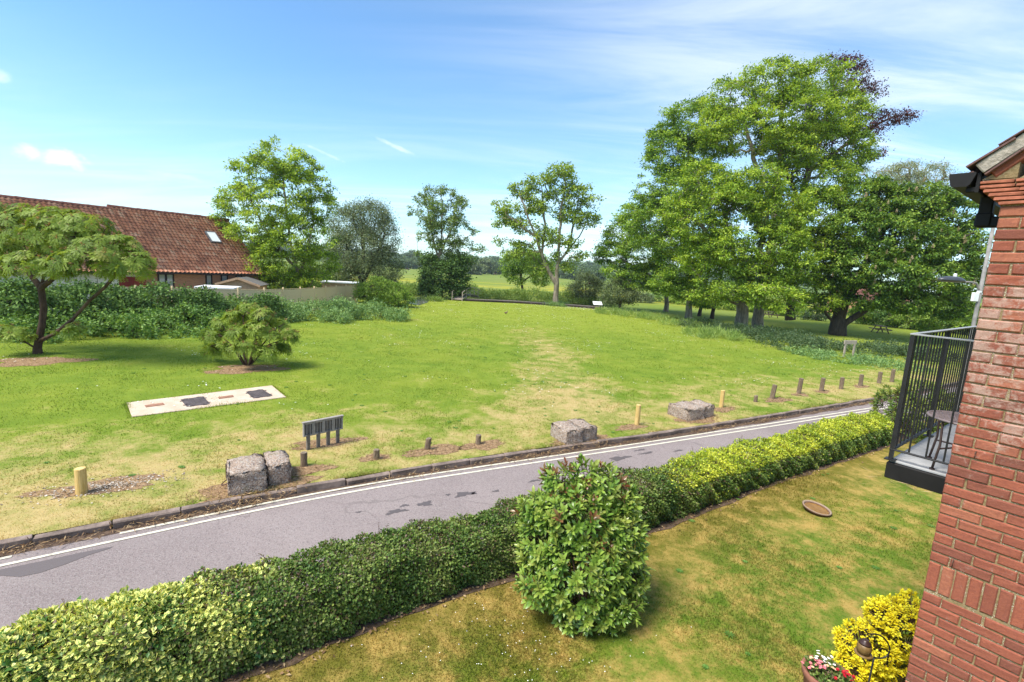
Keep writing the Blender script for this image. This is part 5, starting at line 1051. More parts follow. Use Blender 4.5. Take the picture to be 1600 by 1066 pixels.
tree('pale_willow', 'feathery pale willow top showing above the horse chestnut', (64.14, 78.0, 0.31),
     [[(64.14, 78.0, 0.31), (63.04, 78.0, 6.35), (61.76, 78.0, 12.24), (60.42, 78.0, 18.0), (59.25, 78.0, 21.75)], [(61.24, 78.0, 15.15), (63.67, 78.0, 19.15), (64.51, 78.0, 22.53)], [(61.24, 78.0, 15.15), (56.65, 78.0, 19.69), (54.3, 78.0, 21.93)]],
     [(53.86, 78.0, 21.62, 3.9, 2.87, 1.85), (59.04, 78.0, 22.87, 4.11, 2.87, 1.64), (63.16, 78.0, 22.92, 3.08, 2.36, 1.64), (66.35, 78.0, 20.65, 2.46, 2.16, 1.85), (57.63, 78.0, 19.75, 5.13, 3.8, 2.46), (62.6, 78.0, 19.57, 4.52, 3.49, 2.46), (52.74, 78.0, 19.46, 2.26, 2.05, 1.85), (69.53, 78.0, 19.5, 2.05, 1.74, 1.44)],
     M['pale'], M['bark_grey'], 0.5, dens=0.8, per=40, rc=0.9, leaf=0.36, lw=0.22, shell=0.3, inner=0.3, droop=0.5, thin=(0.7, -0.9))

# park boundary shrubs seen under the trees, and the clipped one
tree('clipped_topiary', 'small clipped round topped topiary bush on the lawn behind the balcony rail', (37.64, 44.0, 0.83),
     [[(37.64, 44.0, 0.83), (37.58, 44.0, 1.17), (37.49, 44.0, 1.64)]], [(37.47, 44.0, 1.75, 0.87, 0.64, 0.41), (37.55, 44.0, 1.29, 0.75, 0.61, 0.46)], M['bush'], M['twig'], 0.1, dens=14, per=46, rc=0.16, leaf=0.09, lw=0.5, cat='bush', minz=0.05, shell=0.85)
SHR = [(1200,496,74,26,9,'ash2'), (1240,494,72,26,9,'ash2'), (1275,498,66,20,10,'bluegreen'), (1350,494,64,24,10,'ash2'), (1388,496,62,26,11,'bramble'), (1425,498,60,26,12,'bush'), (1462,500,60,22,12,'ash2'), (1496,502,58,26,14,'bramble'), (1530,505,56,28,16,'ash2'), (1160,490,78,26,8,'bush'), (1120,486,80,26,8,'ash2'), (1075, 482, 88, 30, 7, 'bush'), (1030, 478, 92, 30, 7, 'bramble'), (1000, 476, 86, 20, 7, 'willow')]
SHP = [(38.62, 74.0, -0.45), (41.3, 72.0, 0.1), (40.93, 66.0, 0.31), (45.88, 64.0, 1.15), (47.54, 62.0, 1.29), (48.92, 60.0, 1.41), (51.83, 60.0, 1.43), (52.7, 58.0, 1.54), (53.39, 56.0, 1.57), (36.55, 78.0, -0.35), (33.25, 80.0, -0.32), (31.35, 88.0, -0.65), (27.32, 92.0, -0.74), (22.14, 86.0, -0.38)]
SLAB_ = ['under the tallest ash', 'under the tallest ash, next one to the right', 'dark, just left of the chestnut trunk', 'beyond the gap right of the chestnut trunk', 'round, left of the clipped topiary', 'yellow green, behind the clipped topiary', 'behind the clipped topiary, to its right', 'tall, behind the balcony rail', 'tallest, beside the brick corner', 'yellow green, behind the close pair of ash trunks', 'behind the thin dark trunks', 'yellow green, behind the slimmer ash trunk', 'behind the leftmost ash trunk', 'grey green, between the willow bushes and the leftmost ash trunk']
for (px_, py_, Y_, rx_, ry_, mt_), c_, lb in zip(SHR, SHP, SLAB_):
    k = Y_ / 760.0; z_ = max(0.4, c_[2])
    tree('shrub', 'boundary shrub ' + lb, (c_[0], c_[1], 0.1), [[(c_[0], c_[1], 0.1), (c_[0], c_[1], 0.5), (c_[0], c_[1], 1.0)]],
         [(c_[0], c_[1], z_ + 0.2, rx_ * k, rx_ * k * 0.7, ry_ * k * 1.5), (c_[0] + rx_ * k * 0.5, c_[1] + 0.6, z_ - 0.1, rx_ * k * 0.6, rx_ * k * 0.5, ry_ * k)], M[mt_], M['twig'], 0.07, dens=1.7, per=42, rc=0.5, leaf=0.27, lw=0.5, cat='shrub', minz=0.15, group='shrubs beyond the right hand trees')
# a neighbouring house glimpsed between the chestnut leaves
gx, gy, gz = (66.08, 92.0, 0.43)
gh = empty('distant_house', (gx, gy, 0), 0.3, 'distant house with brick wall and white gable glimpsed under the chestnut', 'house')
bm = bmesh.new(); box(bm, (0, 0, 1.4), (12, 6, 2.8)); link('wall', bm_mesh('wall', bm), gh, M['house_brick'])
bm = bmesh.new(); prism(bm, [(-3.6, 2.8), (3.6, 2.8), (0, 5.6)], -6.3, 6.3)
for v in bm.verts: v.co = Vector((v.co.y, v.co.x, v.co.z))
link('roof', bm_mesh('roof', bm), gh, M['ridge'])
bm = bmesh.new(); box(bm, (-2.5, -3.04, 1.6), (3.2, 0.1, 1.6)); link('window', bm_mesh('window', bm), gh, M['white_sheet'])
# picnic tables far off on the grass
M['picnic'] = flat_mat('weathered_timber', (0.17, 0.13, 0.10), 0.9, 0.1, 0.3, 8)
for k, (c_, lab) in enumerate((((34.75, 66.0, -0.24), 'weathered picnic table behind the close pair of ash trunks'), ((39.25, 52.0, 0.66), 'weathered picnic table on the lawn right of the chestnut trunk'))):
    pt = empty('picnic_table', (c_[0], c_[1], 0.1), 0.3 + k, lab, 'picnic table', 'picnic tables on the far lawn')
    bm = bmesh.new()
    for j in range(5): box(bm, (0, -0.3 + j * 0.15, 0.74), (1.8, 0.14, 0.04))
    link('table_top', bm_mesh('table_top', bm), pt, M['picnic'])
    for s in (-1, 1):
        bm = bmesh.new(); box(bm, (0, s * 0.68, 0.44), (1.8, 0.26, 0.04)); link('seat', bm_mesh('seat', bm), pt, M['picnic'])
        bm = bmesh.new(); box(bm, (s * 0.65, 0.38, 0.36), (0.05, 0.10, 0.85), Matrix.Rotation(0.45, 3, 'X')); box(bm, (s * 0.70, -0.38, 0.36), (0.05, 0.10, 0.85), Matrix.Rotation(-0.45, 3, 'X')); box(bm, (s * 0.75, 0, 0.39), (0.05, 1.5, 0.08)); link('leg_frame', bm_mesh('leg_frame', bm), pt, M['picnic'])

# ------------------------------------------------------------------ hedgerow and undergrowth
def thicket(name, label, cat, lobes, mat, dens, per, rc, leaf, lw=0.55, kind=None, group=None, stems=0, minz=0.05, droop=0.2, up=0.6, flat=0.8, shell=0.7, tshift=0.0, cv=0.25):
    L0 = np.array(lobes); base = (float(L0[:, 0].mean()), float(L0[:, 1].mean()), 0.0)
    P = in_lobes(lobes, dens, shell, 0.75, minz)
    me = spray_leaves(name if kind else 'foliage', P - np.array(base), per, rc, leaf, lw, flat, up, droop, cv, None, tshift)
    if kind == 'stuff':
        o = link(name, me, None, mat); o.location = base; o['kind'] = 'stuff'; return o
    root = empty(name, base, 0, label, cat, group); link('foliage', me, root, mat)
    ps = []
    for k in range(max(6, stems)):
        q = P[rng.integers(len(P))] - np.array(base); c = L0[rng.integers(len(L0)), :2] - np.array(base[:2])
        f = np.array([q[0] * 0.75 + c[0] * 0.25 if False else q[0] + rng.normal() * 0.2, q[1] + 0.3 * rng.random() + 0.1, 0.0])
        ps.append((np.array([f, f * 0.5 + q * 0.5 + rng.normal(size=3) * 0.1, q]), np.array([0.025, 0.016, 0.006])))
    tubes('stems', ps, root, M['twig'], 5)
    return root
hed = [(-25.12, 24.0, 0.78, 2.21, 1.67, 1.14), (-23.99, 25.0, 0.76, 1.97, 1.61, 1.25), (-22.86, 26.0, 0.8, 2.05, 1.64, 1.23), (-21.57, 27.0, 0.87, 2.13, 1.67, 1.21), (-20.68, 28.5, 0.72, 2.06, 1.63, 1.2), (-19.57, 30.0, 0.73, 1.97, 1.58, 1.18), (-18.75, 32.0, 0.44, 1.68, 1.35, 1.01)]
thicket('hedgerow', 'tall dark ivy and bramble hedgerow behind the sumac, below the timber fence', 'hedgerow', [(a, b_, 0.9 if a < -20 else 0.55, rx, 1.9, 1.30 + 0.2 * math.sin(a * 2.1)) for a, b_, c_, rx, ry, rz in hed] + [(hed[k % 7][0] + 2.6 * math.sin(k * 7.3), hed[k % 7][1] + 0.5 * math.cos(k * 3.1) - 0.8, (1.3 if k % 7 < 2 else 0.75) + 0.5 * math.sin(k * 5.7), 0.8 + 0.3 * math.sin(k * 2.9), 0.8, 0.75 + 0.25 * math.cos(k * 4.3)) for k in range(26)], M['ivy'], 4.2, 42, 0.30, 0.17, 0.62, stems=90, tshift=0.08, cv=0.4)
hed2 = [(-22.91, 22.0, 0.8, 1.74, 1.3, 0.87), (-21.86, 23.4, 0.56, 1.85, 1.29, 0.74), (-20.17, 24.4, 0.72, 1.77, 1.3, 0.83), (-18.76, 25.6, 0.85, 1.52, 1.2, 0.88), (-17.81, 27.0, 0.66, 1.49, 1.14, 0.78)]
thicket('bramble_bank', 'lighter green bramble bank along the foot of the dark hedgerow', 'brambles', [(a, b_ - 0.4, 0.35, rx, 1.3, 0.85 + 0.3 * math.sin(a * 1.7)) for a, b_, c_, rx, ry, rz in hed2] + [(hed2[k % 5][0] + 2.4 * math.sin(k * 4.3), hed2[k % 5][1] - 0.9 + 0.4 * math.cos(k * 2.3), 0.35 + 0.3 * math.sin(k * 3.7), 0.7 + 0.25 * math.sin(k * 1.9), 0.7, 0.5 + 0.2 * math.cos(k * 6.1)) for k in range(22)], M['bramble'], 4.2, 36, 0.30, 0.15, 0.6, stems=50)
hed3 = [(-18.78, 31.0, 0.45, 1.63, 1.31, 0.98), (-17.52, 32.5, 0.64, 1.54, 1.2, 0.86), (-16.06, 33.5, 0.47, 1.76, 1.37, 0.97), (-14.46, 35.0, 0.62, 1.84, 1.47, 1.11), (-12.84, 37.0, 0.45, 1.75, 1.31, 0.88), (-11.02, 37.5, 0.31, 1.18, 0.89, 0.59)]
thicket('nettle_bank', 'pale nettle and bramble bank under the bright ash tree', 'nettles', [(a, b_, 0.3, rx, 2.2, 0.9 + 0.15 * math.sin(a * 2)) for a, b_, c_, rx, ry, rz in hed3] + [(hed3[k % 6][0] + 2.2 * math.sin(k * 4.7), hed3[k % 6][1] - 1.0 + 0.8 * math.cos(k * 2.7), 0.4 + 0.3 * math.sin(k * 3.3), 0.9, 0.8, 0.6 + 0.3 * math.cos(k * 5.1)) for k in range(24)], M['nettle'], 5.0, 40, 0.36, 0.16, 0.42, stems=40, droop=-0.15)
gc = [(17.81, 46.1), (18.67, 43.06), (20.43, 42.57), (21.95, 41.16), (22.48, 38.71), (22.37, 36.0), (22.52, 33.99), (24.49, 33.9), (26.1, 33.95), (27.15, 33.29), (28.43, 33.23), (20.25, 33.97), (20.2, 36.39), (19.95, 39.85), (28.55, 36.26)]
thicket('tall_nettles', None, None, [(x, y, 0.1, 2.0 + 0.6 * rng.random(), 1.6, 0.55 + 0.16 * rng.random()) for x, y in gc], M['bluegreen'], 3.6, 40, 0.36, 0.17, 0.34, kind='stuff', droop=-0.25)
gc = [(20.15, 30.92), (20.84, 29.81), (21.86, 29.31), (22.71, 28.38), (19.67, 32.21)]
thicket('low_nettles', None, None, [(x, y, 0.05, 1.7 + 0.4 * rng.random(), 1.3, 0.32) for x, y in gc], M['nettle'], 4.5, 36, 0.28, 0.15, 0.34, kind='stuff', droop=-0.2)
gc = [(11.05, 55.23), (12.77, 53.24), (14.78, 51.63), (15.65, 46.0), (15.56, 39.41), (16.31, 37.46)]
thicket('tall_grass', None, None, [(x, y, 0.0, 1.8, 1.4, 0.5) for x, y in gc], M['reed'], 3.5, 44, 0.4, 0.4, 0.07, kind='stuff', droop=-0.9, up=0.2)
bank = [(-6.54, 72.0), (-4.12, 71.0), (-1.81, 71.5), (0.53, 71.0), (2.85, 71.0), (5.17, 71.0), (7.77, 71.0), (9.35, 71.0), (12.87, 70.0), (-15.97, 66.0), (-14.45, 67.0), (-13.06, 69.0)]
thicket('river_bank_growth', 'lush green bank of reeds and nettles beyond the boardwalk', 'reeds', [(x, y, 0.0, 2.2, 1.8, 1.05 + 0.7 * rng.random()) for x, y in bank] + [(x + 1.3, y - 1.6, 0.0, 1.2, 0.8, 0.5 + 0.5 * rng.random()) for x, y in bank[:8]], M['reed'], 3.0, 46, 0.5, 0.35, 0.2, stems=6, droop=-0.6)
gc = [(4.81, 62.51), (5.6, 62.06), (6.24, 63.67)]
thicket('tree_foot_tuft', 'tuft of rough grass round the foot of the airy central tree', 'grass tuft', [(x, y, 0.0, 1.0, 0.8, 0.45) for x, y in gc], M['nettle'], 5.0, 40, 0.3, 0.3, 0.12, droop=-0.7)

# ------------------------------------------------------------------ sumacs: rosettes of drooping feather leaves
def pinnate(centres, dirs, nleaf=9, L=0.42, npair=8, lf=0.085):
    PP, DD, NN, TT = [], [], [], []
    for c, d in zip(centres, dirs):
        d = unit(d + np.array([0, 0, 0.35]) + 0.35 * rng.normal(size=3)); a0 = rng.random() * 6.28
        x = unit(np.cross(d, [0.3, 0.9, 0.2])); y = np.cross(d, x); tb = 0.45 + 0.16 * rng.normal()
        k = rng.poisson(nleaf) + 2
        for j in range(k):
            a = a0 + j * 2.4; out = math.cos(a) * x + math.sin(a) * y; el = 0.75 * rng.random(); ln = L * (0.65 + 0.5 * rng.random())
            s = np.linspace(0.15, 1, npair)[:, None]
            rach = c + out * (s * ln) * (1 - 0.15 * s) + d * (el * 0.4 * s * ln) - np.array([0, 0, 1.0]) * (0.30 * ln * s ** 2.0)
            tg = unit(np.gradient(rach, axis=0)); sd = unit(np.cross(tg, d)); nn = np.cross(sd, tg)
            for sg in (-1, 1):
                PP.append(rach); DD.append(sg * sd + 0.45 * tg - np.array([0, 0, 0.22])); NN.append(nn + 0.2 * rng.normal(size=nn.shape)); TT.append(np.full(npair, np.clip(tb + 0.09 * rng.normal(), 0, 0.8)))
        if rng.random() < 0.55:
            q = 7; PP.append(np.tile(c + d * 0.05, (q, 1)) + rng.normal(size=(q, 3)) * 0.02); DD.append(np.tile(d, (q, 1)) + rng.normal(size=(q, 3)) * 0.5); NN.append(rng.normal(size=(q, 3))); TT.append(np.full(q, 0.92 + 0.05 * rng.random()))
    P = np.concatenate(PP); D = np.concatenate(DD); N = np.concatenate(NN); T = np.concatenate(TT)
    return leaf_mesh('crown', P, D, N, lf * (0.8 + 0.5 * rng.random(len(P))), 0.027 * lf / 0.085, T, 0.1)
def sumac(name, label, cat, base, limbs, lobes, rt_, dens, nleaf, bark, flatten=0.35, L=0.42, expo=2.0, minup=-0.2, lf=0.085, shell=0.8, npair=8):
    root = empty(name, base, 0, label, cat); B = np.array(base)
    P = in_lobes(lobes, dens, shell, 0.7); L0 = np.array(lobes)
    keep = np.zeros(len(P), bool)
    nrm = np.zeros_like(P)
    for i_, p in enumerate(P):
        q = (p - L0[:, :3]) / L0[:, 3:6]; k = np.argmin((q ** 2).sum(1)); nrm[i_] = q[k] / L0[k, 3:6]; keep[i_] = q[k, 2] > minup
    P, nrm = P[keep], unit(nrm[keep])
    A, par, w = skeleton(limbs, P, 0.0, 0.10, 0.15)
    link('trunk', wood_mesh('trunk', A - B, par, w, rt_, 0.010, expo, 7, 1.5), root, bark, True)
    link('crown', pinnate(P - B, nrm, nleaf, L, npair, lf), root, M['sumac'])
    return root
sumac('sumac_tree', 'spreading sumac with a forked trunk and umbrella crown on the left of the green', 'tree', (-17.63, 17.73, 0.1),
      [[(-18.5, 18.6, -0.12), (-18.51, 18.6, 0.29), (-18.44, 18.6, 0.57)], [(-18.45, 18.6, 0.47), (-18.23, 18.6, 1.32), (-18.13, 18.6, 1.94), (-18.17, 18.6, 2.68), (-17.97, 18.6, 3.3), (-18.16, 18.6, 3.89)], [(-18.45, 18.6, 0.47), (-17.6, 18.4, 0.96), (-16.63, 18.2, 1.63), (-15.8, 18.0, 2.37), (-15.08, 17.9, 2.94), (-14.57, 17.8, 3.44)], [(-18.45, 18.6, 0.42), (-18.74, 18.4, 0.56), (-19.14, 18.2, 0.74), (-19.5, 18.0, 1.06)], [(-18.18, 18.6, 2.56), (-17.3, 18.4, 3.22), (-16.59, 18.2, 3.86), (-16.31, 18.2, 4.35)], [(-18.17, 18.6, 2.68), (-18.9, 18.8, 3.37), (-19.55, 19.0, 3.94)], [(-16.63, 18.2, 1.63), (-16.64, 18.8, 2.02), (-16.61, 19.4, 2.62), (-16.86, 19.6, 3.36)]],
      [(-18.4, 18.7, 4.55, 1.57, 1.23, 1.03), (-16.57, 18.3, 4.69, 1.49, 1.2, 1.06), (-15.17, 18.1, 4.15, 1.24, 1.05, 0.86), (-14.16, 17.9, 3.84, 0.8, 0.8, 0.61), (-19.25, 18.5, 4.21, 1.17, 1.07, 1.07), (-18.17, 19.1, 5.18, 1.41, 1.26, 0.65), (-15.09, 17.3, 3.78, 1.37, 0.91, 0.59), (-16.93, 17.3, 3.58, 1.37, 0.91, 0.5), (-20.69, 18.7, 4.11, 1.23, 1.08, 0.89), (-18.98, 18.0, 0.97, 0.85, 0.62, 0.28), (-16.5, 17.9, 1.33, 0.52, 0.47, 0.21), (-20.01, 19.1, 5.38, 1.01, 1.01, 0.45)],
      0.125, 7.0, 7, M['bark_sumac'], expo=2.4, lf=0.10, L=0.30, shell=0.5, minup=-0.5, npair=7)
sumac('sumac_shrub', 'many stemmed young sumac shrub in a mulched ring on the green', 'shrub', (-10.03, 18.13, 0.1),
      [[(-10.46, 18.9, -0.09), (-10.51, 18.9, 0.2)]] + [[(-10.46, 18.9, -0.09), (q[0] * 0.5 - 10.4 * 0.5 + 0.0, q[1], 0.9), q] for q in [(-11.47, 18.7, 1.34), (-11.31, 19.2, 1.68), (-10.4, 18.6, 2.05), (-10.0, 19.0, 2.03), (-9.27, 18.8, 1.59), (-9.09, 19.2, 1.17), (-10.57, 18.2, 1.1), (-9.71, 18.2, 1.27), (-9.15, 18.3, 1.04), (-10.69, 19.8, 1.51)]],
      [(-11.7, 18.9, 1.18, 0.37, 0.35, 0.25), (-11.46, 19.1, 1.63, 0.4, 0.35, 0.28), (-10.7, 18.6, 1.98, 0.39, 0.34, 0.27), (-10.48, 19.1, 2.22, 0.43, 0.35, 0.28), (-9.71, 18.7, 2.15, 0.39, 0.34, 0.27), (-9.42, 19.1, 1.75, 0.4, 0.35, 0.28), (-8.77, 18.8, 1.4, 0.35, 0.32, 0.25), (-11.25, 18.5, 0.76, 0.39, 0.34, 0.24), (-10.39, 18.2, 1.48, 0.38, 0.34, 0.26), (-9.7, 18.2, 1.71, 0.41, 0.36, 0.26), (-9.18, 18.3, 1.34, 0.39, 0.34, 0.26), (-9.97, 18.0, 1.04, 0.43, 0.33, 0.24), (-9.3, 18.1, 0.82, 0.38, 0.33, 0.21), (-12.05, 19.1, 0.53, 0.3, 0.3, 0.2), (-9.22, 19.2, 0.77, 0.33, 0.3, 0.23), (-10.97, 19.6, 1.65, 0.41, 0.36, 0.26)],
      0.05, 16.0, 8, M['bark_sumac'], L=0.29, npair=7, expo=3.6, minup=-0.4, lf=0.085)

# ------------------------------------------------------------------ clipped hedges along the lane
HLn = HL; hs = np.r_[0, np.cumsum(np.linalg.norm(np.diff(HLn, axis=0), axis=1))]
hT = unit(np.gradient(HLn, axis=0)); hN = np.stack([-hT[:, 1], hT[:, 0]], 1)      # towards the road
def hedge_point(s, th, depth):
    """s along, th around the section (0 garden foot .. 1 road foot), depth inwards"""
    W = 0.64 + 0.05 * np.sin(s * 1.3) + 0.04 * np.sin(s * 3.1 + 1); Hh = 0.80 + 0.035 * np.sin(s * 0.9 + 2) + 0.03 * np.sin(s * 2.7) 
    Hf = Hh - 0.10 - 0.10 * np.clip((s - 8) / 6, 0, 1)
    # piecewise section: garden face up, top, road face down
    a = np.clip(th / 0.36, 0, 1); b_ = np.clip((th - 0.36) / 0.30, 0, 1); c_ = np.clip((th - 0.66) / 0.34, 0, 1)
    u_ = -0.06 * np.sin(a * PI) + 0.05 * a + (W - 0.05) * b_ + 0.03 * np.sin(c_ * PI); z = Hf * a + (Hh - Hf) * b_ - Hh * c_ + 0.05 * np.sin(b_ * PI)
    nx_ = np.where(th < 0.36, -1.0, np.where(th > 0.66, 1.0, 0.0)); k = np.clip(np.minimum(np.abs(th - 0.36), np.abs(th - 0.66)) / 0.07, 0, 1)
    nz_ = np.where((th > 0.36) & (th < 0.66), 1.0, 0.25) ; nx_ = np.where((th > 0.29) & (th < 0.43), -0.6, np.where((th > 0.59) & (th < 0.73), 0.6, nx_)); nz_ = np.where(k < 1, 0.75, nz_)
    bx = np.interp(s, hs, HLn[:, 0]); by = np.interp(s, hs, HLn[:, 1]); Nx = np.interp(s, hs, hN[:, 0]); Ny = np.interp(s, hs, hN[:, 1])
    lump = 0.045 * np.sin(s * 7 + 5 * th) * np.sin(th * 17 + s * 2.3) + 0.025 * np.sin(s * 17 + th * 31)
    n3 = unit(np.stack([Nx * nx_, Ny * nx_, nz_], 1)); P = np.stack([bx + Nx * u_, by + Ny * u_, z], 1) + n3 * (lump - depth)[:, None]
    return P, n3
def hedge(name, label, s0, s1, n, kinds, gapf=0.0):
    """kinds: list of (material key, chooser(s, th) -> weight, leaf length, width ratio, rim)"""
    root = empty(name, (float(np.interp((s0 + s1) / 2, hs, HLn[:, 0])), float(np.interp((s0 + s1) / 2, hs, HLn[:, 1])), 0), 0, label, 'hedge', 'clipped hedges along the lane')
    B = np.array(root.location)
    s = rng.uniform(s0, s1, n); th = rng.random(n); depth = np.abs(rng.normal(0, 0.055, n)) - 0.02
    Wt = np.stack([k[1](s, th) for k in kinds], 1); Wt = np.clip(Wt, 0, None) + 1e-6; Wt /= Wt.sum(1, keepdims=True); pick = (rng.random((n, 1)) > np.cumsum(Wt, 1)).sum(1).clip(0, len(kinds) - 1)
    P, n3 = hedge_point(s, th, depth)
    for ki, k in enumerate(kinds):
        q = pick == ki; m_ = int(q.sum()); 
        if m_ < 10: continue
        D = rng.normal(size=(m_, 3)) * 0.7 + n3[q] * 0.55 + np.array([0, 0, -0.15]); N = n3[q] * 1.0 + rng.normal(size=(m_, 3)) * 0.55 + np.array([0, 0, 0.35])
        ln = k[2] * (0.65 + 0.7 * rng.random(m_)); ti = np.clip(k[5] + 0.22 * rng.normal(size=m_) + 0.12 * fade_noise(P[q], 6), 0, 1)
        if k[0] == 'privet': ti = np.where((rng.random(m_) < 0.07 + 0.12 * ((th[q] > 0.4) & (fade_noise(P[q], 4) > 0.6))), 0.93, np.minimum(ti, 0.82))
        link('foliage', leaf_mesh('foliage', P[q] - B, D, N, ln, ln * k[3], ti, 0.18, k[4]), root, M[k[0]])
    # woody inside: dense twigs
    m_ = int((s1 - s0) * 130); s = rng.uniform(s0, s1, m_); th = rng.uniform(0.05, 0.95, m_); a, _n = hedge_point(s, th, np.full(m_, 0.03)); c, _n = hedge_point(s + rng.normal(size=m_) * 0.1, np.full(m_, 0.5) + rng.normal(size=m_) * 0.1, np.full(m_, 0.70)); c[:, 2] = np.clip(c[:, 2], 0, None)
    tubes('twigs', [(np.array([c_, (a_ + c_) / 2 + rng.normal(size=3) * 0.04, a_]) - B, np.array([0.012, 0.007, 0.003])) for a_, c_ in zip(a, c)], root, M['twig'], 4)
    # soft unclipped shoots standing above the top
    m_ = int((s1 - s0) * 5); s = rng.uniform(s0, s1, m_); P0, _n = hedge_point(s, rng.uniform(0.40, 0.66, m_), np.full(m_, 0.02)); hgt = 0.05 + 0.13 * rng.random(m_) ** 2
    ps, LP, LD = [], [], []
    for p, h_ in zip(P0 - B, hgt):
        tipp = p + np.array([rng.normal() * 0.03, rng.normal() * 0.03, h_]); ps.append((np.array([p, (p + tipp) / 2 + rng.normal(size=3) * 0.006, tipp]), np.array([0.003, 0.0025, 0.0018])))
        for f in np.linspace(0.45, 1, 6): LP.append(p + (tipp - p) * f); LD.append(np.array([rng.normal(), rng.normal(), 0.5]))
    sh = tubes('shoots', ps, root, M['twig'], 4)
    nL = len(LP); link('shoot_leaves', leaf_mesh('shoot_leaves', np.array(LP), np.array(LD), rng.normal(size=(nL, 3)) + [0, 0, 1], 0.03, 0.014, 0.88 + 0.12 * rng.random(nL)), root, M['privet'])
    return root
sA = float(np.interp(-2.95, HLn[:, 0], hs)); sB = float(np.interp(0.31, HLn[:, 0], hs)); sC = float(np.interp(2.48, HLn[:, 0], hs)); sE = float(np.interp(11.75, HLn[:, 0], hs))
vs_ = sA - 0.35
hedge('hedge', 'variegated cream edged hedge at the near left end of the row', 0.4, vs_ , 75000, [
    ('varieg', lambda s, th: 0.9 + 0.9 * np.sin(s * 2.1 + 1) * np.sin(th * 9 + s) + 0.8 * (s > 3.4), 0.060, 0.66, True, 0.58), ('privet', lambda s, th: 0.85 - 0.6 * np.sin(s * 2.1 + 1) * np.sin(th * 9 + s) + 0.9 * (s < 3.0) + 1.6 * np.clip((s - vs_ + 0.9) / 0.9, 0, 1) * (0.7 + 0.6 * np.sin(s * 6 + th * 10)), 0.042, 0.65, False, 0.5)])
hedge('hedge', 'dense dark green clipped hedge between the variegated end and the large leaved bush', vs_, (sB + sC) / 2, 80000, [
    ('privet', lambda s, th: np.ones_like(s), 0.038, 0.66, False, 0.45), ('varieg', lambda s, th: 2.0 * np.clip((vs_ + 1.1 - s) / 1.1, 0, 1) * (0.6 + 0.6 * np.sin(s * 5 + th * 12)), 0.052, 0.62, True, 0.55)])
hedge('hedge', 'golden topped clipped hedge running from the large leaved bush to the balcony', (sB + sC) / 2, sE, 105000, [
    ('privet', lambda s, th: 1.0 - 0.85 * np.clip((s - sC - 0.6) / 1.0, 0, 1) * (th > 0.30), 0.042, 0.66, False, 0.42), ('golden', lambda s, th: np.clip((s - sC - 0.6) / 1.0, 0, 1) * (np.where(th > 0.30, 0.9 + 0.4 * np.sin(s * 2.2 + 0.4), 0.06 + 0.35 * (np.sin(s * 1.1 + 4) > 0.75) * (th < 0.14))), 0.042, 0.62, False, 0.64)])
bm = bmesh.new()

